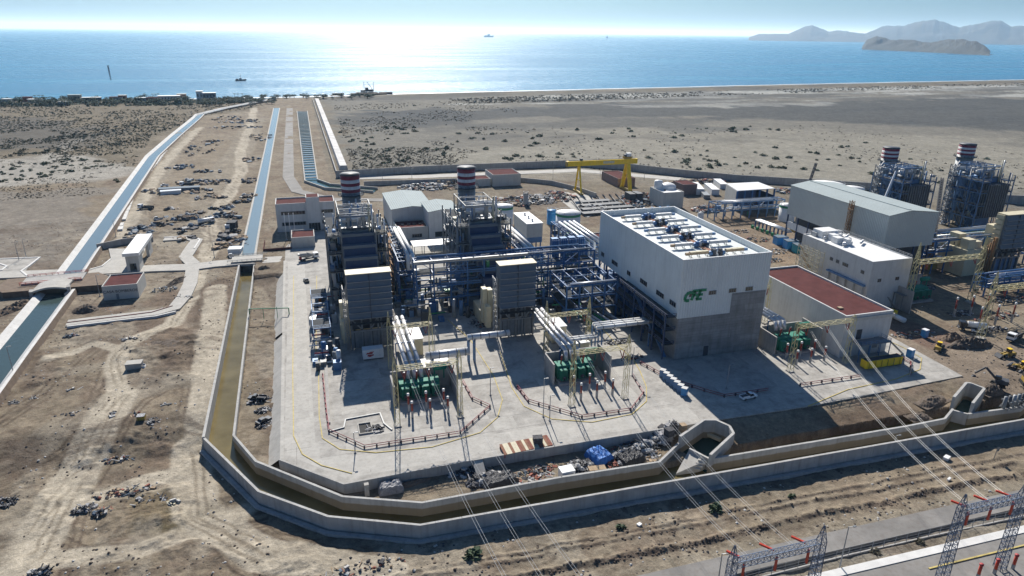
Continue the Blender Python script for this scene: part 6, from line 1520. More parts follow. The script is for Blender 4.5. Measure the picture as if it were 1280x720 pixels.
# trailer cabin
t = thing('site_container', 'small white container with a dark printed logo, in the shade of the first filter house', 'container', (15, 204, 0))
pbox('box', M_white, t, 11.6, 203.9, .5, 18.2, 207, 3.7); pbox('skid', M_dark, t, 11.8, 204.1, .1, 18, 206.8, .49)
for k in range(9): pbox('rib', M_white, t, 15.6+k*.28, 203.83, .6, 15.72+k*.28, 203.897, 3.6)
m_ = MB()
for a, b, c, d in ((12.6, 2.2, 14.6, 2.7), (12.9, 1.5, 14.9, 2.0), (13.6, 2.75, 15.0, 3.0), (13.2, 1.2, 14.2, 1.45)): m_.hexa([(a, 203.84, b), (c, 203.84, b), (c, 203.896, b), (a, 203.896, b)], [(a+.3, 203.84, d), (c+.2, 203.84, d), (c+.2, 203.896, d), (a+.3, 203.896, d)])
m_.build('printed_logo', M_red, t)
# electrical cabinets in a row on the apron
for k in range(7):
    p = Vector(at(828, 471)).lerp(Vector(at(855, 494)), k/6)
    t = thing('electrical_cabinet', 'grey electrical cabinet with a white lid in the row on the sunny apron' if k < 6 else 'blue electrical cabinet ending the row on the apron', 'cabinet', (p.x, p.y, 0), 'electrical cabinets on the apron' if k < 6 else None)
    MB().obox((p.x, p.y, .15), 1.6, 1.5, 2.3, -.85).build('body', M_bluegrey if k < 6 else M_blup, t); MB().obox((p.x, p.y, 2.46), 1.7, 1.6, .12, -.85).build('lid', M_rendw, t); MB().obox((p.x, p.y, 0), 1.7, 1.6, .14, -.85).build('plinth', M_conc, t)
t = thing('waste_skip', 'long bright yellow skip beside the stair of the red roofed building', 'skip', (*at(1105, 458), 0))
a, b = at(1082, 463), at(1126, 456); mid = (Vector(a)+Vector(b))/2; ln = (Vector(a)-Vector(b)).length
MB().obox((mid.x, mid.y+1.2, .4), ln, 2.6, 2.6, 0).build('body', M_yel, t); MB().obox((mid.x, mid.y+1.2, 3.003), ln-.4, 2.2, .05, 0).build('load', M_junkd, t)
for k in range(6): MB().obox((mid.x-ln/2+1+k*(ln-2)/5, mid.y-.18, .4), .15, .15, 2.5).build('rib', M_yelm, t)
def tub(lab, loc, s, m, rz=0, name='storage_crate', cat='crate', grp=None, lid=None):
    t = thing(name, lab, cat, loc, grp)
    MB().obox(loc, s[0], s[1], s[2]*.93, rz).build('body', m, t); MB().obox((loc[0], loc[1], loc[2]+s[2]*.93+.01), s[0]*1.04, s[1]*1.04, s[2]*.07, rz).build('lid', lid or m, t); return t
tub('yellow tank lying beside the red roofed building', L(1113, 396), (4.5, 2.4, 2.4), M_yel, .3, 'small_tank', 'tank'); tub('yellow bin behind the far corner of the red roof', L(1096, 384), (2.4, 2.2, 2.4), M_yel, 0, 'small_tank', 'tank')
t = thing('drum_pipe', 'white pipe section lying on the ground behind the red roofed building', 'pipe', L(1124, 402)); p = at(1117, 398); q_ = at(1130, 404)
ptube('tube', M_white, t, (*p, 1), (*q_, 1), 1.0, 12); ptube('flange', M_steel, t, (*p, 1), (p[0]+.2, p[1]-.1, 1), 1.15, 12)
for u, v, lab in ((1137, 446, 'blue portable cabin on the east apron kerb'), (1155, 421, 'blue portable toilet on the brown soil')):
    tub(lab, L(u, v), (1.8, 1.8, 2.9), M_blup, .2, 'portable_toilet', 'toilet', None, M_carw)
for k, (u, v, lab) in enumerate(((975, 305, 'leftmost blue container of the three by the grey hall'), (987.5, 310, 'middle blue container of the three by the grey hall'), (999, 315, 'rightmost blue container of the three by the grey hall'))):
    t = tub(lab, L(u, v), (6, 4.5, 4.2), M_blup if k < 2 else mat('teal_paint', (.03, .26, .30), .5), -.15, 'steel_container', 'container', 'blue containers', M_junkb)
for u, v, s, rz, lab in ((871, 239, (5, 22, 4), -.35, 'long white trailer left of the open warehouse'), (889, 240, (5, 20, 4), -.3, 'long white trailer just beside the open warehouse'), (900, 233, (5, 18, 3.6), -.3, 'white trailer half hidden behind the open warehouse'), (881, 246, (4, 13, 2.6), -.35, 'low greenish flatbed trailer in front of the long white one')):
    tub(lab, L(u, v), s, M_white if 'green' not in lab else M_grey, rz, 'site_trailer', 'trailer', 'trailers behind the hall')
for u, v, s, m, lab in ((672, 555, (2.4, 1.8, 2.2), M_junkd, 'black box standing on the road edge above the striped shed'), (708, 596, (3.4, 2.6, 2.4), M_white, 'white crate beside the canal wall'), (746, 590, (4.2, 1.8, 1.3), M_wood, 'tan timber crate below the blue tarpaulin'), (459, 619, (1.0, 1.0, 3.2), M_concl, 'pale concrete post at the canal wall'),
                       (169, 461, (4.6, 3, 2.4), M_concl, 'pale cabin with a flat roof beside the dirt track'), (177, 524, (2.0, 1.8, 1.3), M_yelm, 'yellow and grey box by the scrap in the west field'), (836, 544, (2, 2, 2), M_junkd, 'dark box on the paving edge by the basin'), (853, 540, (1.6, 1.6, 2.4), M_wood, 'brown upright box next to the intake basin'),
                       (225, 240, (24, 5.5, 3.2), M_junkb, 'long bluish grey cabin in the west camp'), (214, 243, (12, 4.5, 2.8), M_white, 'white roofed shelter in front of the long cabin'), (295, 317, (6, 5, 3.0), M_white, 'white roofed hut beside the straight canal'), (291, 286, (4.5, 6, 4.2), M_junkd, 'dark tall crate beside the west track'),
                       (1125, 360, (4, 3, 3), M_redp, 'reddish box beside the cream building stair') ):
    z = 0 if u > 380 else -.7
    if 440 < u < 800 and v > 575: z = -2.5
    if u < 240 and v > 400: z = -1
    tub(lab, L(u, v, z), s, m, rnd.uniform(-.2, .2), lid=M_carw if 'white' in lab else M_tarpg if 'yellow and grey' in lab else None)
t = thing('pump_frame', 'blue grey framed pump set at the canal end on the right', 'pump', L(1264, 513, -1)); x, y = at(1264, 513, -1)
MB().lattice((x-2, y+1, .6), (x+5, y+1, .6), 2.4, 2, .12).build('frame', M_grey, t)
for k in range(5): ptube('pump_column', (M_grey, M_dark, M_steel)[k % 3], t, (x-2+k*1.7, y+1, -2), (x-2+k*1.7, y+1, 3.2), .5, 8)
# striped shed below the retaining wall
a, b = at3(630, 580, -2.6), at3(690, 567, -2.6); d = (b-a).normalized(); nrm = Vector((-d.y, d.x, 0)); LN = (b-a).length
t = thing('tool_shed', 'long open shed with a patchwork roof of rusty and cream sheets', 'shed', a)
cols = [M_rust, M_cream, M_cream, M_rust, M_cream, M_cream, M_junkr, M_rust, M_cream, M_rust, M_junkr, M_cream, M_cream, M_rust, M_rust, M_cream, M_rust, M_junkr]
for k in range(18):
    p = a+d*(LN*k/18); q_ = a+d*(LN*(k+.97)/18)
    MB().hexa([p-nrm*.4+Vector((0, 0, 2.9)), q_-nrm*.4+Vector((0, 0, 2.9)), q_+nrm*3.6+Vector((0, 0, 3.5)), p+nrm*3.6+Vector((0, 0, 3.5))], [p-nrm*.4+Vector((0, 0, 2.96)), q_-nrm*.4+Vector((0, 0, 2.96)), q_+nrm*3.6+Vector((0, 0, 3.56)), p+nrm*3.6+Vector((0, 0, 3.56))]).build('roof_sheet', cols[k], t)
MB().bar(a+nrm*3.3+Vector((0, 0, 1.6)), b+nrm*3.3+Vector((0, 0, 1.6)), .12, 3.2).build('back_wall', M_red, t)
MB().bar(a-nrm*.2+Vector((0, 0, 2.4)), b-nrm*.2+Vector((0, 0, 2.4)), .1, 1.0).build('front_board', M_red, t)
for k in range(7): p = a+d*(LN*k/6); pbox('post', M_wood, t, p.x-.1, p.y-.1, -3, p.x+.1, p.y+.1, .3)
# ------------------------------------------------------------------ heaps
def heap(name, lab, u, v, z, lx, ly, h, mats, n_, cat, seed, lumps=.5, rz=0.0, flat=.7):
    """a heap: many irregular lumps piled over an oval"""
    rg = random.Random(seed); x, y = at(u, v, z); ms = [MB() for m in mats]; lst = mats
    for k in range(n_):
        r_ = math.sqrt(rg.random()); a_ = rg.random()*2*PI; px_, py_ = r_*math.cos(a_)*lx/2, r_*math.sin(a_)*ly/2
        X_ = x+px_*math.cos(rz)-py_*math.sin(rz); Y_ = y+px_*math.sin(rz)+py_*math.cos(rz)
        zz = z-.15+h*(1-r_**1.5)*rg.random(); i = int(rg.random()**1.3*len(mats))
        q_ = rg.random(); s_ = lumps*(.5+rg.random())
        if q_ < .55: ms[i].chunk((X_, Y_, zz), s_, flat, rg)
        elif q_ < .8: ms[i].obox((X_, Y_, zz), s_*2, s_*1.2, s_*.6, rg.random()*3, rg.uniform(-.4, .4))
        else: 
            an = rg.random()*3; dd = Vector((math.cos(an), math.sin(an), rg.uniform(-.1, .25)))*s_*2.2; ms[i].bar(Vector((X_, Y_, zz+.2))-dd, Vector((X_, Y_, zz+.3))+dd, .12+.1*rg.random())
    m_ = MB()
    for i, q_ in enumerate(ms): m_.m = i; m_.add(q_.v, q_.f)
    return one(name, m_, list(mats), lab, cat)
JB = (M_tarp, M_junkd, M_tarpg, M_junkw); JW = (M_junkd, M_rubble, M_junkb, M_junkw, M_junkd); JT = (M_junkd, M_wood, M_junkr, M_junkb, M_junkd, M_junkw)
heap('scrap_heap', 'black plastic covered scrap heap left of the striped shed', 607, 600, -2.6, 10, 5, 2.0, JB, 90, 'scrap heap', 1, .8, .2)
heap('scrap_heap', 'white and grey rag heap against the retaining wall', 587, 588, -2.6, 12, 5, 1.6, JW, 130, 'scrap heap', 2, .5, .2)
heap('scrap_heap', 'black scrap heap left of the blue tarpaulin', 726, 585, -2.6, 7, 6, 2.2, JB, 90, 'scrap heap', 3, .7)
heap('scrap_heap', 'glossy black sack heap right of the blue tarpaulin', 781, 572, -2.6, 9, 5, 2.0, JB, 90, 'scrap heap', 4, .8, .2)
heap('scrap_heap', 'dark sack heap nearer the basin, in the middle of the strip', 805, 561, -2.4, 8, 5, 2.0, JB, 90, 'scrap heap', 5, .8, .2)
heap('scrap_heap', 'grey and white rubble heap close to the basin', 822, 552, -2.2, 8, 5, 1.6, JW, 90, 'scrap heap', 6, .7)
heap('scrap_heap', 'big dark heap of torn sheets on the paving edge by the basin', 838, 537, -1.0, 8, 6, 2.4, JB, 100, 'scrap heap', 7, .8)
heap('scrap_heap', 'purple brown rag heap at the foot of the blue tarpaulin', 766, 583, -2.6, 4, 4, 1.2, (M_junkr, M_tarp, M_junkr), 40, 'scrap heap', 8, .5)
heap('scrap_heap', 'thin scatter of timber and scrap in front of the striped shed', 668, 590, -2.6, 16, 4, .8, JT, 110, 'scrap heap', 9, .45, .2)
heap('scrap_heap', 'pale rag scatter along the canal wall below the shed', 664, 600, -2.6, 14, 2.5, .6, (M_junkw, M_junkw, M_junkr, M_rubble), 80, 'scrap heap', 10, .4, .2)
heap('scrap_heap', 'low scrap of planks between the tarpaulin and the retaining wall', 790, 556, -2.5, 14, 4, .7, JT, 80, 'scrap heap', 12, .45, .2)
heap('scrap_heap', 'flat pale planks stacked by the corner of the canal wall', 815, 571, -2.5, 8, 3, .5, (M_wood, M_junkw, M_wood), 50, 'scrap heap', 13, .5, .5)
# covered goods: tarpaulin over boxes
def covered(lab, u, v, z, lx, ly, h, m, rz, seed):
    x, y = at(u, v, z); rg = random.Random(seed); n_, k_ = 14, 9; vs = []
    for i in range(n_):
        for j in range(k_):
            s_, r_ = i/(n_-1)*2-1, j/(k_-1)*2-1; e = max(abs(s_), abs(r_)); hz__ = h*(1 if e < .72 else max(0, (1-e)/.28)**.6)*(.85+.25*rg.random())
            a_, b_ = s_*lx/2*(1+.06*rg.random()), r_*ly/2*(1+.06*rg.random()); vs.append((x+a_*math.cos(rz)-b_*math.sin(rz), y+a_*math.sin(rz)+b_*math.cos(rz), z-.1+hz__))
    return one('tarpaulin', MB().add(vs, [(i*k_+j, (i+1)*k_+j, (i+1)*k_+j+1, i*k_+j+1) for i in range(n_-1) for j in range(k_-1)]), m, lab, 'tarpaulin')
covered('bright blue tarpaulin draped over goods beside the canal wall', 749, 573, -2.6, 5.5, 6.5, 2.3, M_tarpb, .25, 1)
covered('grey white tarpaulin bundle alone at the canal wall', 489, 613, -2.6, 6.0, 3.6, 2.2, M_tarpg, 0, 2)
covered('black sheet over goods left of the striped shed', 625, 604, -2.6, 9, 4, 2.2, M_tarp, .15, 3)
covered('black sheet over goods above the timber crate', 789, 576, -2.6, 7, 4.5, 2.2, M_tarp, .2, 4)
covered('grey sheet over goods nearest the intake basin', 828, 548, -2.0, 5, 4, 2.2, M_tarpg, .3, 5)
# soil heaps
def mound(lab, u, v, z, lx, ly, h, m, seed, rz=0.0):
    x, y = at(u, v, z); rg = random.Random(seed); n_ = 26; k_ = 12; vs = []
    for i in range(n_):
        for j in range(k_):
            s_, r_ = i/(n_-1)*2-1, j/(k_-1)*2-1; e = math.sqrt(s_*s_+r_*r_); hz__ = h*max(0, 1-e**1.6)*(.75+.5*rg.random()); a_, b_ = s_*lx/2, r_*ly/2
            vs.append((x+a_*math.cos(rz)-b_*math.sin(rz), y+a_*math.sin(rz)+b_*math.cos(rz), z-.45+hz__+(.25 if e < .95 else 0)))
    o = one('soil_mound', MB().add(vs, [(i*k_+j, (i+1)*k_+j, (i+1)*k_+j+1, i*k_+j+1) for i in range(n_-1) for j in range(k_-1)]), m, lab, 'soil mound'); return o
mound('long dark soil heap behind the yellow loader', 1212, 432, 0, 19, 6, 3.0, M_soild, 1, -.15); mound('rounded soil heap beside the far gantry foot', 1190, 424, 0, 9, 6, 2.6, M_soil, 2)
mound('brown soil heap right of the tall intake basin', 1240, 488, 0, 8, 5, 2.2, M_soild, 3); mound('low brown soil bank near the second intake basin', 1165, 500, -.8, 12, 5, 1.2, M_soild, 4, .2); mound('small brown soil heap below the apron edge', 1148, 520, -1.2, 7, 4, .9, M_soild, 5)
mound('soil heap by the culvert in the west', 22, 385, -.7, 24, 6, 2.4, M_soil, 6, 1.0); mound('dark soil heap between the two west roads', 107, 388, -.7, 10, 8, 2.4, M_soild, 7); mound('upper dark grass tufted bank in the west field', 62, 451, -1.5, 10, 3.2, 1.6, M_soild, 8, .1)
mound('middle dark grass tufted bank in the west field', 57, 459, -1.5, 11, 3.2, 1.6, M_soild, 9, .1); mound('lower dark grass tufted bank in the west field', 45, 481, -1.5, 9, 3.2, 1.6, M_soild, 10, .1); mound('long dark trench bank next to the curved road', 222, 352, -.7, 5, 16, 1.6, M_soild, 11, -.5)
mound('dark spoil bank inside the bend of the muddy canal bridge', 330, 338, -.9, 9, 5, 2.2, M_soild, 12); mound('broad dark soil spread west of the muddy canal', 205, 430, -1, 22, 12, 1.0, M_soild, 13); mound('ragged soil bank under the retaining wall', 395, 596, -2.6, 14, 3, 1.4, M_soil, 14, -.55)
mound('ragged soil bank at the west foot of the paving', 510, 606, -2.6, 16, 3, 1.0, M_soil, 15, .15)
# scrap of the west field
for i, (u, v, lx, ly, ms, lab) in enumerate((
  (135, 560, 11, 6, JW, 'scattered pale boards and a dark sheet in the west field'), (205, 551, 9, 4, JB, 'row of dark scrap north of the pale boards'), (145, 575, 10, 3, JT, 'blue and yellow scrap below the pale boards'), (155, 615, 14, 4, JT, 'reddish planks and crates in the west field'), (105, 637, 5, 3, JB, 'dark blue grey scrap left of the reddish planks'), (128, 640, 4, 2.5, JT, 'small dark tilted scrap under the reddish planks'),
  (188, 625, 9, 4, JB, 'black scrap row casting a ragged shadow'), (217, 628, 3, 2.5, (M_cream, M_junkw), 'small cream crate heap beside the muddy patch'), (170, 519, 5, 3, JT, 'grey scrap beside the yellow box'), (192, 527, 4, 4, JB, 'black barrels right of the yellow box'), (210, 507, 8, 3, JB, 'grey sheet scrap under the muddy canal bank'), (85, 520, 12, 4, JW, 'white and green debris on the dirt track'), (42, 500, 4, 3, JW, 'small white debris in the west field'), (92, 488, 5, 3, JW, 'white crumpled sheet with stakes'),
  (140, 520, 2.5, 6, JB, 'dark upright scrap beside the track'), (222, 545, 5, 2, (M_white, M_junkw), 'single white slab near the canal wall shadow'), (5, 628, 6, 3, JB, 'dark scrap at the left photo edge'), (450, 712, 18, 5, JT, 'brushwood and rubble heap at the bottom of the photo'), (50, 715, 5, 2, JB, 'dark scrap at the bottom left corner'), (18, 505, 4, 3, JB, 'grey scrap next to the lower left canal'),
  (250, 187, 30, 34, JB, 'large dark heap of pallets in the northern camp'), (225, 210, 22, 9, JB, 'dark materials row below the pallet heap'), (235, 228, 18, 8, JW, 'white machine parts above the long cabin'), (270, 228, 26, 8, JT, 'crates right of the long cabin'), (255, 240, 24, 8, JT, 'strewn material right of the white shelter'), (240, 268, 12, 6, JB, 'dark machine heap in the camp'), (220, 276, 26, 10, JB, 'pile of grey pipes and frames in the camp'), (178, 286, 14, 4, JB, 'dark crates at the left of the camp'), (175, 292, 14, 5, JB, 'second dark crate row at the left of the camp'), (240, 286, 18, 4, JW, 'pale boards on the brown camp soil'),
  (283, 260, 10, 6, JB, 'dark shrub like scrap beside the west track'), (311, 226, 12, 8, JB, 'dark scrap stack near the straight canal'), (312, 246, 12, 5, JB, 'grey scrap near the straight canal'), (302, 253, 12, 3, JB, 'flat dark scrap near the straight canal'), (288, 300, 12, 5, JB, 'heap of small machines by the white roofed hut'), (303, 300, 8, 5, JW, 'white bags by the straight canal'), (281, 296, 6, 8, JW, 'white material left of the small machines'), (282, 270, 14, 4, JB, 'dark low scrap along the west track'),
  (323, 172, 26, 26, JB, 'dark scrap pile beside the far straight canal'), (285, 148, 40, 26, JB, 'dark low sheds and heaps at the north end of the camp'), (300, 152, 50, 24, JB, 'grey heap at the north end of the camp'), (290, 160, 60, 10, JB, 'thin dark heap row at the north end of the camp'), (227, 372, 5, 6, JB, 'dark machine at the bend of the curved road'), (205, 362, 10, 8, JW, 'white rubble beside the red roofed house'), (235, 372, 3, 3, JW, 'small white box by the curved road'), (90, 420, 6, 2.5, JT, 'orange planks and a dark drum under the curved road end'), (185, 452, 6, 4, JB, 'dark crates beside the pale cabin'), (162, 424, 5, 2, JW, 'white sheet at the dirt track'),
  (322, 500, 7, 6, JB, 'dark machines on the strip beside the paved platform'), (333, 530, 6, 5, JB, 'dark and white scrap on the strip beside the platform'), (330, 513, 5, 3, JB, 'scrap between the two dark vehicles'))):
    z = -.6 if v < 440 else (-1.2 if v < 540 else -4.2)
    if u > 318: z = -2.4 if v > 400 else -.3
    if 440 < u < 470 and v > 690: z = -4.3
    far_ = v < 310; heap('debris_pile', lab, u, v, z, lx, ly*(2.2 if far_ else 1), 1.8 if far_ else .9, ((M_junkd, M_junkb, M_soil, M_junkb, M_wood, M_junkw) if ms is not JW else (M_junkd, M_junkb, M_junkw, M_wood)) if far_ else ms, int(9+lx*.9) if far_ else 56, 'debris pile', 100+i, 1.5 if far_ else .42)
for i, (u, v, lx, ly, ms, lab) in enumerate(((190, 240, 12, 10, JB, 'dark crates left of the long bluish cabin'), (262, 247, 14, 8, JB, 'dark machine row right of the long bluish cabin'), (232, 300, 10, 6, JT, 'timber pieces above the hooked spur road'), (200, 282, 12, 6, JB, 'dark frames west of the pipe pile'), (248, 274, 16, 7, JB, 'dark vehicles east of the pipe pile'), (276, 247, 10, 5, JW, 'pale crates by the bend of the dirt track'), (290, 272, 9, 6, JB, 'dark crates above the tall dark crate'), (297, 307, 9, 6, JB, 'dark scrap just above the white roofed hut'), (280, 308, 8, 8, JW, 'small machines left of the white roofed hut'),
   (215, 262, 10, 4, JT, 'thin timber row below the long cabin'), (255, 215, 14, 5, JB, 'dark low heap below the right end of the pallet heap'), (313, 200, 14, 12, JB, 'dark scrub like scrap half way up the straight canal'), (268, 178, 22, 16, JB, 'dark far end of the pallet heap'), (165, 300, 9, 4, JT, 'brown boards at the forecourt wall'))):
    heap('debris_pile', lab, u, v, -.6, lx, ly*1.8, 1.8, (M_junkd, M_soil, M_junkb, M_wood) if ms is JB else (M_wood, M_junkd, M_junkw), int(8+lx*.8), 'debris pile', 500+i, 1.4)
# yard clutter behind the plant
for i, (u, v, lx, ly, ms, lab) in enumerate(((560, 231, 60, 20, JT, 'long reddish material row behind the joined warehouses'), (530, 234, 36, 16, JB, 'dark vehicles and stores behind the tall cream warehouse'), (650, 252, 40, 16, JT, 'reddish stores beside the pale silo'), (672, 250, 26, 18, JB, 'grey frames stacked near the pale silo'), (700, 246, 18, 20, JT, 'stores along the slabs by the crane'), (745, 262, 22, 16, JB, 'dark frames near the crane rails'), (790, 254, 30, 14, JT, 'rusty stores by the right crane leg'), (800, 246, 24, 10, JT, 'reddish stores right of the crane leg'),
  (835, 236, 16, 16, JT, 'stores beside the pale grey block'), (884, 262, 20, 10, JT, 'brown stores near the slim white tank'), (915, 290, 24, 8, JB, 'dark pipes lying on the brown dirt behind the white hall'), (945, 300, 16, 10, JT, 'scattered stores on the dirt by the blue containers'), (968, 315, 18, 8, JW, 'scrap heap below the blue containers'), (965, 326, 14, 6, JT, 'red and grey scrap by the white hall corner'), (985, 385, 10, 6, JT, 'parts heap left of the red roofed building'), (978, 366, 10, 5, JW, 'white machine parts beside the white hall'),
  (985, 240, 20, 10, JT, 'crates right of the open warehouse'), (870, 228, 60, 8, JT, 'row of red and white stores by the perimeter wall'), (1140, 418, 18, 6, JT, 'reddish rubble on the far dirt'), (1245, 395, 26, 8, JT, 'red and grey pipes below the yellowish filter house'), (1200, 392, 12, 5, JB, 'dark stores under the far transformer'), (1262, 375, 22, 6, JT, 'red pipes lying at the right edge'), (1240, 412, 14, 4, JB, 'green and dark crates on the far dirt'), (1155, 360, 12, 6, JB, 'dark parts in the shade of the grey hall'),
  (600, 405, 9, 10, JT, 'red pipes and crates between the two filter houses'), (588, 392, 8, 6, JT, 'red valves beside the second filter house'), (790, 448, 9, 3, JT, 'red framed parts at the corner of the white hall shade'), (775, 428, 12, 4, JB, 'wheels and parts by the white ducts'), (760, 395, 10, 6, JB, 'stored valves in the shade of the pipe rack'), (470, 537, 5, 4, JB, 'dark open pits and frames in the first yard'), (740, 382, 14, 5, JW, 'white pipe spools beside the hall'))):
    fv = v < 275; heap('stores_pile', lab, u, v, -.1, lx, ly*(1.6 if fv else 1), 2.2 if fv else 1.2, ms, int(80+lx*4) if fv else 60, 'stores pile', 300+i, 1.15 if fv else .5)
# cable pit and drains in the first yard
t = thing('cable_pit', 'open square pit with a raised frame in the first gantry yard', 'pit', L(458, 535)); p = at(457, 536)
MB().box(p[0]-1.7, p[1]-2.5, .0, p[0]+1.5, p[1]+2.5, .08).build('dark_mouth', M_rub, t); MB().wall([(p[0]-1.8, p[1]-2.6), (p[0]+1.6, p[1]-2.6), (p[0]+1.6, p[1]+2.6), (p[0]-1.8, p[1]+2.6), (p[0]-1.8, p[1]-2.6)], .3, 0, .4).build('frame', M_concl, t)
m_ = MB().wall(G((412, 540), (430, 535), (432, 525), (475, 517), (480, 530), (490, 538)), .35, 0, .35); one('cable_trench', m_, M_grey, 'thin grey cable duct zigzagging over the first yard', 'cable duct')
one('cable_trench', MB().wall([at(407, 445), at(411, 530)], .9, 0, .5), M_conc, 'straight grey cable duct along the west road', 'cable duct')
# crane booms
t = thing('mobile_crane', 'dark lattice crane boom rising between the two far boilers', 'crane', (258, 222, 0)); MB().lattice((271, 232, 14), (302, 262, 34), 1.2, 2, .2).build('boom', M_dark, t); pbox('carrier', M_yelm, t, 268, 229, 0, 273, 233, 3); pbox('mast', M_scaf, t, 270, 231, 3, 272, 233, 14)
t = thing('mobile_crane', 'silver telescopic crane boom leaning over the lower far boiler', 'crane', (258, 250, 0)); MB().tube((253, 250, 16), (268, 258, 40), .7, .45, 8).build('boom', M_pipe, t); pbox('carrier', M_yelm, t, 251, 246, 0, 255, 253, 3); pbox('mast', M_grey, t, 252, 249, 3, 254, 251, 16)
t = thing('mobile_crane', 'thin dark crane boom behind the ridge of the grey hall', 'crane', (262, 300, 0)); MB().lattice((252, 300, 12), (262, 305, 36), .8, 2, .16).build('boom', M_dark, t); pbox('carrier', M_yelm, t, 250, 297, 0, 254, 303, 3); pbox('mast', M_grey, t, 251, 299, 3, 253, 301, 12)

# ------------------------------------------------------------------ foreground switchyard
ZF = -4.5
road2 = [at(760, 745, ZF), at(1000, 689, ZF), at(1280, 625, ZF), at(1500, 577, ZF)]
sheet('road', ribbon(road2, 5.2), ZF+.75, M_asph, .9)
k1 = [at(1000, 731, ZF), at(1140, 698, ZF), at(1280, 665, ZF), at(1450, 628, ZF)]
one('kerb', MB().wall(k1, 1.9, ZF-.5, ZF+.95), M_kerbw, 'broad white concrete kerb crossing the bottom right corner', 'kerb')
sheet('road', [at(1040, 760, ZF), at(1010, 726, ZF), at(1140, 694, ZF), at(1280, 662, ZF), at(1500, 615, ZF), at(1700, 760, ZF)], ZF+.8, M_asph, 1.0)
one('kerb', MB().wall([at(1160, 715, ZF), at(1200, 705, ZF), at(1290, 683, ZF)], .35, ZF, ZF+1.0), M_kerb, 'yellow painted kerb in the switchyard corner', 'kerb')
fl = [at(930, 728, ZF), at(1060, 695, ZF), at(1160, 672, ZF), at(1280, 646, ZF), at(1400, 620, ZF)]
t = thing('mesh_fence', 'thin wire fence along the white kerb of the switchyard', 'fence', (*fl[0], ZF))
for i in range(len(fl)-1):
    A_, B_ = Vector(fl[i]), Vector(fl[i+1]); k_ = int((B_-A_).length/3)
    for j in range(k_): c = A_.lerp(B_, j/k_); pbox('post', M_steel, t, c.x-.05, c.y-.05, ZF, c.x+.05, c.y+.05, ZF+2.6)
    for zz in (1.0, 1.7, 2.5): pbar('wire', M_steel, t, (*A_, ZF+zz), (*B_, ZF+zz), .025)
one('kerb', MB().wall(fl, .3, ZF-.3, ZF+.4), M_conc, 'dark footing strip under the wire fence', 'footing')
gantry(64.4, 82.8, 79.2, 18.3, 22.5, 'grey blue lattice portal at the bottom, left of the lamp post', M_lattb, M_insr, 'switchyard portals', ZF, 1.7, .07, False, 1.3, True, True)
gantry(115.3, 131, 79.2, 18.3, 22.5, 'grey blue lattice portal in the bottom right corner', M_lattb, M_insr, 'switchyard portals', ZF, 1.7, .07, False, 1.3, True, True)
for k, (u, v) in enumerate(((1222, 722), (1243, 716), (1266, 710))):
    x, y = at(u, v, ZF+1); t = thing('insulator_post', 'bright red post insulator at the bottom right corner', 'insulator post', (x, y, ZF+1), 'switchyard insulator posts')
    pbox('pedestal', M_steel, t, x-.25, y-.25, ZF+.5, x+.25, y+.25, ZF+2); ptube('insulator', M_insr, t, (x, y, ZF+2), (x, y, ZF+4.2), .32, 8); ptube('cap', M_red, t, (x, y, ZF+4.2), (x, y, ZF+4.5), .42, 8)
def lamp(u, v, z, h, lab, arm=1.0, m=M_steel, grp='lamp posts'):
    x, y = at(u, v, z); t = thing('lamp_post', lab, 'lamp post', (x, y, z), grp)
    MB().tube((x, y, z), (x, y, z+h), .16, .09, 8).build('pole', m, t); pbar('arm', m, t, (x, y, z+h-.1), (x+arm, y-.3, z+h+.1), .1); pbox('head', M_grey, t, x+arm-.2, y-.5, z+h, x+arm+.5, y-.1, z+h+.18); pbox('base', M_conc, t, x-.3, y-.3, z-.3, x+.3, y+.3, z+.25); return t
lamp(1049, 712, ZF, 11, 'lamp post between the two switchyard portals'); lamp(895, 745, ZF, 10.5, 'lamp post at the bottom edge left of the portals')
for u, v, h, lab in ((444, 566, 6, 'thin mast at the yellow kerb of the first yard'), (679, 521, 12, 'tall thin mast at the left kerb of the second yard'), (687, 526, 8, 'thin mast beside the second yard fire main'), (613, 494, 9, 'mast beside the silver goalpost duct'), (790, 470, 10, 'mast at the right of the second gantry'), (908, 486, 8, 'pale mast in the shadow of the white hall'), (544, 449, 12, 'tall red and white mast by the cream enclosure'), (576, 515, 8, 'thin mast beside the first gantry right tower'), (1137, 470, 6, 'post by the blue portable cabin'), (1117, 560, 4, 'small post on the foreground bank')):
    lamp(u, v, 0 if v < 556 else (-4.3 if u > 1000 else 0), h, lab, .6)
for u, v, h, lab in ((125, 370, 9, 'lamp post in front of the red roofed house'), (18, 470, 10, 'lamp post beside the lower left canal'), (145, 296, 9, 'lamp post on the east bank of the blue canal'), (24, 326, 9, 'lamp post in the car park'), (33, 322, 9, 'second lamp post in the car park'), (430, 232, 10, 'lamp post by the white conduit'), (478, 226, 9, 'lamp post on the far road'), (515, 226, 9, 'second lamp post on the far road'), (691, 226, 10, 'lamp post left of the yellow crane'), (750, 222, 12, 'mast under the girder of the yellow crane'), (805, 226, 12, 'tall mast right of the yellow crane'), (268, 322, 8, 'lamp post where the west roads meet')):
    lamp(u, v, -.5, h, lab, .8)
t = thing('traffic_sign', 'small flat sign on a leaning post near the canal shadow at right', 'sign', L(1242, 574, -4.3)); x, y = at(1242, 574, -4.4); pbar('post', M_steel, t, (x, y, -4.5), (x+.3, y, -1.6), .12); pbox('plate', M_grey, t, x+.05, y-.1, -2.0, x+1.0, y-.04, -.9)
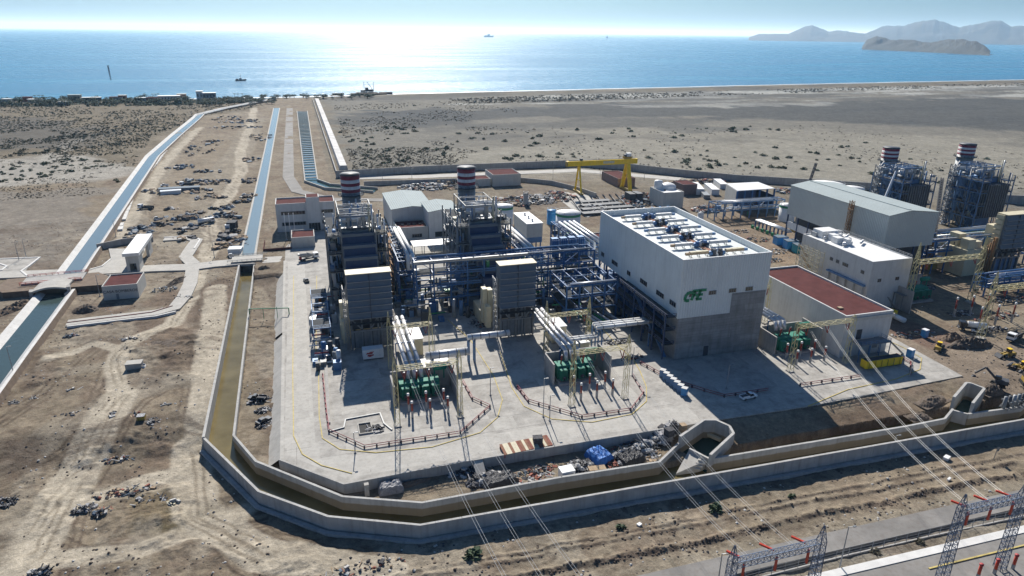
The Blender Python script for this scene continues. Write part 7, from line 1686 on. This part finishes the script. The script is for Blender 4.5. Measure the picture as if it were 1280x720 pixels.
for u, v, s, m, lab in ((1183, 574, (1.8, 1.2, .8), M_white, 'white crate on the dirt bank at right'), (799, 657, (1.0, .8, .5), M_white, 'white scrap on the foreground windrow'), (1186, 600, (1.4, .5, .5), M_white, 'white arched scrap by the dark windrow')): tub(lab, L(u, v, -4.3), s, m, .4)

# dark clods turned up along the windrows
rgc = random.Random(91); mb = MB()
for line, n_, sp in (([(-10, 107.6), (16, 110), (60, 109.5), (120, 108.3), (220, 107.5)], 160, .5), ([(-4, 105.3), (30, 105.3), (70, 103.8), (120, 103.9), (220, 103.1)], 650, .9), ([(0, 112.1), (60, 111.2), (220, 110)], 100, .35)):
    X_ = np.array([rgc.uniform(line[0][0], line[-1][0]) for k in range(n_)]); Y_ = np.interp(X_, [q[0] for q in line], [q[1] for q in line])-(fbm(X_, X_*0+105, 15, 3, 21)-.5)*1.6+np.array([rgc.gauss(0, sp*.5) for k in range(n_)]); Z_ = ground_z(X_, Y_)
    for x, y, z in zip(X_, Y_, Z_): mb.m = rgc.choice((0, 0, 1)); mb.chunk((x, y, z-.08), rgc.uniform(.12, .42), .75, rgc)
tag(mb.build('loose_clods', [M_soild, M_soil]), kind='stuff')
# stones strewn over the worked earth
rg = np.random.RandomState(5); mb = MB(); r2 = random.Random(6); k_ = 0
sx = rg.uniform(-150, 230, 26000); sy = 95+(rg.rand(26000)**1.6)*330; dens = fbm(sx, sy, 9, 4, 401)
keep = (dens > .52) & ~inside(sx, sy, PAD) & ~canal_mask(sx, sy) & ((sx < -15) | (sy < 120) | (sx > 194)); sx = sx[keep][:5200]; sy = sy[keep][:5200]; sz = ground_z(sx, sy)
for x, y, z in zip(sx, sy, sz): mb.m = r2.choice((0, 0, 1, 2)); mb.chunk((x, y, z-.06), r2.uniform(.12, .42), .7, r2)
tag(mb.build('loose_stones', [M_soild, M_rubble, M_junkd]), kind='stuff')
# ------------------------------------------------------------------ plants
def leafball(mb, c, rx, rz__, n_, s_, rg, base=.0):
    for k in range(n_):
        a_ = rg.random()*2*PI; cz = rg.uniform(-.5, 1); r_ = (rg.random()**.5)*math.sqrt(max(.05, 1-cz*cz*.9))
        p = Vector((c[0]+rx*r_*math.cos(a_), c[1]+rx*r_*math.sin(a_), c[2]+base+rz__*(cz+.5)/1.5)); d1 = Vector((rg.uniform(-1, 1), rg.uniform(-1, 1), rg.uniform(-.6, .6))).normalized()*s_*(.6+.8*rg.random()); d2 = Vector((rg.uniform(-1, 1), rg.uniform(-1, 1), rg.uniform(-.3, 1))).normalized()*s_*(.5+.6*rg.random())
        mb.add([p-d1, p+d2, p+d1, p-d2*.7], [(0, 1, 2, 3)])
shr = []
for i in range(6):
    rg = random.Random(500+i); mb = MB(); leafball(mb, (0, 0, -.1), 1.0, .9, 60, .32, rg); leafball(mb, (rg.uniform(-.8, .8), rg.uniform(-.5, .5), -.1), .7, .6, 26, .28, rg)
    o = mb.build('desert_shrub', M_leaf if i < 3 else M_scrub); shr.append(o)
def shrub(x, y, s_, k, lab, grp, first={}):
    src = shr[k % 6]; o = src.copy(); COL.objects.link(o); o.location = (x, y, gz(x, y)); o.scale = (s_, s_*rnd.uniform(.7, 1.1), s_*rnd.uniform(.6, .85)); o.rotation_euler = (0, 0, rnd.random()*6); tag(o, lab, 'shrub', grp); return o
for u, v, s_, lab in ((591, 694, 2.2, 'green bush at the bottom beside the overhead lines'), (894, 636, 2.0, 'green bush on the foreground windrow under the right lines'), (776, 660, 1.2, 'small green bush beside the white scrap'), (1150, 678, 1.3, 'dry yellowish bush by the switchyard fence'), (1094, 689, 1.2, 'dry brown bush left of the yellowish one'), (990, 620, 1.2, 'low green weeds on the bank below the canal')):
    x, y = at(u, v, -4.3); shrub(x, y, s_, 0 if 'green' in lab else 4, lab, None)
def where(lab, u, v):
    if 'pale plain' in lab:
        return 'dark shrub on the plain '+('between the conduit and the first stack' if u < 540 else 'beyond the second stack' if u < 690 else 'behind the yellow gantry crane' if u < 800 else 'beyond the open fronted warehouse' if u < 1000 else 'behind the long grey hall' if u < 1120 else 'between and beyond the far stacks')+(', far out' if v < 180 else ', near the perimeter wall')
    if 'west' in lab: return 'low dark shrub on the salty ground '+('at the left photo edge' if u < 60 else 'half way to the blue canal' if u < 120 else 'close to the west bank of the blue canal')
    return 'dark shrub on the flats '+('close beside the white conduit' if u < 470 else 'a little right of the white conduit' if u < 515 else 'well right of the white conduit')+(', far out' if v < 165 else ', nearer the plant')
def scatter(n_, poly, smin, smax, lab, grp, kk, elong=1.0):
    P = [at(*p) for p in poly]; xs = [p[0] for p in P]; ys = [p[1] for p in P]; c = 0; tr_ = 0
    us = [p[0] for p in poly]; vs_ = [p[1] for p in poly]
    while c < n_ and tr_ < n_*60:
        tr_ += 1; u = rnd.uniform(min(us), max(us)); v = rnd.uniform(min(vs_), max(vs_)); x, y = at(u, v)
        if not inside(np.array([x]), np.array([y]), P)[0]: continue
        if float(fbm(np.array([x]), np.array([y]), 60, 3, 301)[0]) < .47: continue
        shrub(x, y, rnd.uniform(smin, smax), kk+rnd.randrange(3), where(lab, u, v), grp); c += 1
scatter(150, ((700, 160), (960, 156), (1280, 205), (1280, 236), (1000, 224), (860, 212), (780, 190), (640, 205), (450, 212), (440, 150), (560, 165)), 1.4, 3.4, 'low dark shrub dotted on the pale plain behind the plant', 'shrubs on the pale plain', 0)
scatter(70, ((0, 205), (100, 195), (180, 208), (160, 226), (0, 238)), 1.1, 2.4, 'low dark shrub on the salty ground west of the blue canal', 'shrubs west of the canal', 0)
scatter(60, ((420, 130), (560, 132), (560, 200), (450, 208), (425, 170)), 1.1, 2.6, 'dark shrub on the flats right of the white conduit', 'shrubs right of the conduit', 0)
for o in shr: bpy.data.objects.remove(o)
# scrub too dense to count
def scrub_field(name, poly, n_, smin, smax, m, seed, thr=.45, nsc=45):
    rg = np.random.RandomState(seed); us = [p[0] for p in poly]; vs_ = [p[1] for p in poly]; V_ = []; F_ = []
    P = [at(*p) for p in poly]; U = rg.uniform(min(us), max(us), n_*4); W_ = rg.uniform(min(vs_), max(vs_), n_*4); XY = np.array([at(u, v) for u, v in zip(U, W_)])
    ok = inside(XY[:, 0], XY[:, 1], P) & (fbm(XY[:, 0], XY[:, 1], nsc, 4, seed) > thr); XY = XY[ok][:n_]; Z_ = ground_z(XY[:, 0], XY[:, 1]); mb = MB(); r2 = random.Random(seed)
    for (x, y), z in zip(XY, Z_):
        s_ = r2.uniform(smin, smax); leafball(mb, (x, y, z-.1), s_, s_*.7, 9, s_*.5, r2)
    tag(mb.build(name, m), kind='stuff')
scrub_field('coastal_scrub', ((0, 126), (330, 123), (330, 132), (250, 146), (180, 176), (0, 200)), 3200, .6, 1.7, M_scrubd, 11, .42, 50)
scrub_field('coastal_scrub', ((60, 150), (200, 150), (170, 206), (90, 208), (60, 200)), 1500, .5, 1.3, M_scrubd, 12, .40, 40)
scrub_field('coastal_thicket', ((-20, 123.5), (345, 122.5), (345, 126), (250, 131), (100, 133), (-20, 133)), 1500, 1.4, 3.4, M_leaf, 18, .40, 30)
scrub_field('salt_scrub', ((0, 200), (170, 200), (155, 240), (0, 250)), 600, .4, .9, M_scrub, 13, .48, 30)
scrub_field('shore_scrub', ((560, 124), (700, 119), (900, 113.5), (1280, 103), (1280, 107), (900, 119), (700, 127), (560, 130)), 3400, .8, 2.2, M_scrub, 14, .42, 70)
scrub_field('plain_scrub', ((415, 125), (640, 126), (660, 160), (560, 208), (440, 214)), 2600, .5, 1.3, M_scrub, 15, .50, 60)
scrub_field('plain_scrub', ((640, 160), (1000, 150), (1280, 190), (1280, 236), (900, 220), (640, 208)), 900, .5, 1.2, M_scrub, 16, .52, 60)
# trees along the coast
def tree_src(i, palm=False):
    rg = random.Random(700+i); t = thing('palm_tree' if palm else 'coastal_tree', 'x', 'tree', (0, 0, 0))
    if palm:
        MB().tube((0, 0, -.5), (.5, 0, 8), .3, .2, 6).build('trunk', M_bark, t); mb = MB()
        for k in range(13):
            a_ = k*2*PI/13; d_ = Vector((math.cos(a_), math.sin(a_), 0)); s_ = Vector((-d_.y, d_.x, 0))*.35; p0 = Vector((.5, 0, 8)); p1 = p0+d_*1.6+Vector((0, 0, .7)); p2 = p0+d_*3.2+Vector((0, 0, -.6)); mb.add([p0-s_*.3, p0+s_*.3, p1+s_, p1-s_], [(0, 1, 2, 3)]); mb.add([p1-s_, p1+s_, p2+s_*.2, p2-s_*.2], [(0, 1, 2, 3)])
        mb.build('crown', M_leafp, t)
    else:
        mb = MB(); mb.tube((0, 0, -.5), (.2, 0, 2.2), .35, .22, 6)
        for k in range(4): a_ = k*1.6; mb.tube((.2, 0, 1.8), (.2+1.6*math.cos(a_), 1.6*math.sin(a_), 3.4), .16, .06, 5)
        mb.build('trunk', M_bark, t); mb = MB()
        for k in range(7): leafball(mb, (rg.uniform(-2.4, 2.4), rg.uniform(-2, 2), 1.6+rg.random()*2), 1.7, 2.2, 42, .42, rg)
        mb.build('crown', M_leaf, t)
    return t
src = [tree_src(0), tree_src(1), tree_src(2)]; psrc = tree_src(9, True); ti = 0
rg = random.Random(77)
for k in range(180):
    if k < 140: u = rg.uniform(-20, 345); v = rg.uniform(123.5, 129+4*rg.random()); lab, grp = 'bushy dark green tree among the shore houses at the left', 'trees among the shore houses'
    else: u = rg.uniform(285, 470); v = rg.uniform(120.5, 124); lab, grp = 'low dark tree on the shore behind the canals', 'trees on the shore behind the canals'
    x, y = at(u, v); s = src[k % 3]; 
    if k < 140:
        hs = ((8, 'pale house at the far left'), (34, 'small reddish house'), (79, 'pale blue hut'), (93, 'tan two storey house'), (114, 'long low white roofed house'), (145, 'cream house with red gable'), (178, 'white house behind the hedge'), (211, 'long white roofed shelter'), (227, 'pink walled house'), (256, 'big beach house'), (300, 'bend of the blue canal'), (335, 'far end of the canals'))
        lab = 'bushy dark green shore tree '+('before' if v > 126 else 'beside')+' the '+min(hs, key=lambda q: abs(q[0]-u))[1]
    else: lab = 'low dark shore tree '+('by the straight canal end' if u < 350 else 'behind the intake channel' if u < 395 else 'by the conduit end' if u < 430 else 'next to the dredging jetty')
    o = dup(s, (x, y, gz(x, y)), rg.random()*6, lab, grp); f_ = rg.uniform(.7, 1.6); o.scale = (f_*1.5, f_*1.5, f_*.85)
for k, (u, v) in enumerate(((45, 126), (50, 126), (55, 126), (181, 123), (191, 122), (195, 122), (199, 123), (293, 121), (298, 121), (303, 121))):
    x, y = at(u, v); dup(psrc, (x, y, gz(x, y)), rg.random()*6, 'palm tree rising above the shore houses at the left', 'palms at the shore')
for o in src+[psrc]:
    for c in list(o.children): bpy.data.objects.remove(c)
    bpy.data.objects.remove(o)
# shore houses
for i, (u, v, w_, d_, h, m, rm, lab) in enumerate(((34, 126.5, 10, 9, 6, M_junkr, M_redroof, 'small reddish house among trees at the left of the shore'), (43, 127.5, 16, 8, 4, M_render, M_white, 'low pale house right of the reddish one'), (79, 131, 10, 7, 4.5, M_junkb, M_white, 'pale blue hut standing nearer than its neighbours'), (93, 125.5, 16, 10, 8, mat('tan_wall', (.38, .30, .22), .85), M_roofg, 'tan two storey shore house'), (114, 126, 24, 9, 5, M_junkd, M_white, 'long low shore house with a white roof'), (145, 125.5, 18, 9, 5, M_render, M_redroof, 'cream shore house with a red gable'), (153, 125, 10, 9, 7, M_junkr, M_render, 'pinkish shore house beside the cream one'),
   (178, 126.5, 18, 8, 5, M_render, M_white, 'white shore house behind a hedge'), (190, 127, 14, 8, 6, M_junkr, M_redroof, 'reddish brown shore house under palms'), (211, 125, 30, 12, 6, M_render, M_white, 'long white roofed shelter on the beach'), (227, 123.5, 12, 10, 7.5, mat('pink_wall', (.45, .28, .22), .85), M_render, 'pink walled shore house near the tower block'), (250, 124, 9, 10, 12, M_white, M_white, 'white tower block of the big beach house'), (262, 124.5, 18, 10, 10, M_junkb, M_white, 'dark glazed wing of the big beach house'), (8, 128, 10, 8, 5, M_render, M_white, 'pale house at the far left of the shore'))):
    x, y = at(u, v); z = gz(x, y); t = thing('shore_house', lab, 'house', (x, y, z), 'houses along the shore')
    pbox('wall', m, t, x-w_/2, y, z-1, x+w_/2, y+d_, z+h); pbox('roof', rm, t, x-w_/2-.6, y-.6, z+h+.01, x+w_/2+.6, y+d_+.6, z+h+.5)
    nw = max(2, int(w_/4))
    for k in range(nw): xx = x-w_/2+w_*(k+.5)/nw; pbox('window', M_glass, t, xx-.8, y-.05, z+h*.35, xx+.8, y-.003, z+h*.7)
# boats and the jetty works
def boat(lab, u, v, ln_, name='fishing_boat', cat='boat', mast=8, z=-2.4, rz=.1):
    x, y = at(u, v, z); t = thing(name, lab, cat, (0, 0, 0)); k = ln_
    MB().hexa([(-k*.42, -k*.09, -.4), (k*.42, -k*.05, -.4), (k*.42, k*.05, -.4), (-k*.42, k*.09, -.4)], [(-k*.5, -k*.12, k*.1), (k*.5, -k*.03, k*.14), (k*.5, k*.03, k*.14), (-k*.5, k*.12, k*.1)]).build('hull', M_junkd, t)
    pbox('wheelhouse', M_white, t, -k*.12, -k*.07, k*.101, k*.1, k*.07, k*.25); pbox('window_band', M_glass, t, -k*.1, -k*.075, k*.18, k*.08, -k*.0701, k*.22)
    ptube('mast', M_junkd, t, (k*.02, 0, k*.25), (k*.02, 0, k*.25+mast), k*.012, 6); pbox('deck_gear', M_junkr, t, -k*.4, -k*.06, k*.101, -k*.2, k*.06, k*.17); place(t, (x, y, z), rz)
boat('small dark boat off the beach at the left', 301, 101, 24); boat('cargo ship on the horizon in the sun glitter', 611, 46.5, 240, 'cargo_ship', 'ship', 20, -2.4); boat('distant ship on the horizon right of the glitter', 759, 47.6, 180, 'cargo_ship', 'ship', 45, -2.4, 1.0)
t = thing('dredging_jetty', 'dark dredging works with a crane and masts at the shore', 'jetty', (*at(461, 117), 0)); x, y = at(461, 118, -1)
m_ = MB(); rg = random.Random(8)
pbox('deck', M_junkd, t, x-20, y+6, -3, x+16, y+20, 1.5); pbox('bank', M_soild, t, x-30, y-4, -3, x+30, y+8, .8)
for a_, b_, c_, h in ((-12, 10, 10, 5), (1, 10, 8, 6), (-4, 12, 5, 9)): pbox('cabin', M_junkd, t, x+a_, y+b_, 2.5, x+a_+c_, y+b_+8, h)
for dx in (-6, 10): ptube('mast', M_dark, t, (x+dx, y+14, 2), (x+dx, y+14, 19), .35, 6)
pbar('crane_boom', M_dark, t, (x+8, y+14, 6), (x-1, y+14, 19), .7); pbox('pontoon', M_junkd, t, x+20, y+14, -3, x+42, y+24, 1); pbox('pontoon', M_junkd, t, x-60, y+4, -3, x-44, y+12, 1)
for k in range(12):
    f_ = k/11; u, v = 138.5-3.5*f_, 100-17*f_; x, y = at(u, v, -2.4); s_ = 1.3+1.5*f_
    t = thing('float', 'dark float in the slanting line on the sea at the left', 'float', (x, y, -2.4), 'floating pipeline on the sea'); MB().lathe((x, y, -2.8), [(s_*.8, 0), (s_, s_*.5), (s_*.7, s_)], 8).build('body', M_junkd, t); ptube('marker', M_junkd, t, (x, y, -2), (x, y, -2+s_*1.5), .3, 5)
# ------------------------------------------------------------------ sea air
hm = bpy.data.materials.new('sea_haze'); hm.use_nodes = True; n = hm.node_tree
for x in list(n.nodes):
    if x.type != 'OUTPUT_MATERIAL': n.nodes.remove(x)
pv = n.nodes.new('ShaderNodeVolumePrincipled'); pv.inputs['Color'].default_value = (.40, .64, .90, 1); pv.inputs['Density'].default_value = 4.2e-5; pv.inputs['Anisotropy'].default_value = .3
pv.inputs['Absorption Color'].default_value = (1, 1, 1, 1)
n.links.new(pv.outputs[0], n.nodes['Material Output'].inputs['Volume'])
hz_ = MB().box(-70000, -16000, -9, 90000, 95000, 640).build('haze', hm); tag(hz_, kind='stuff')
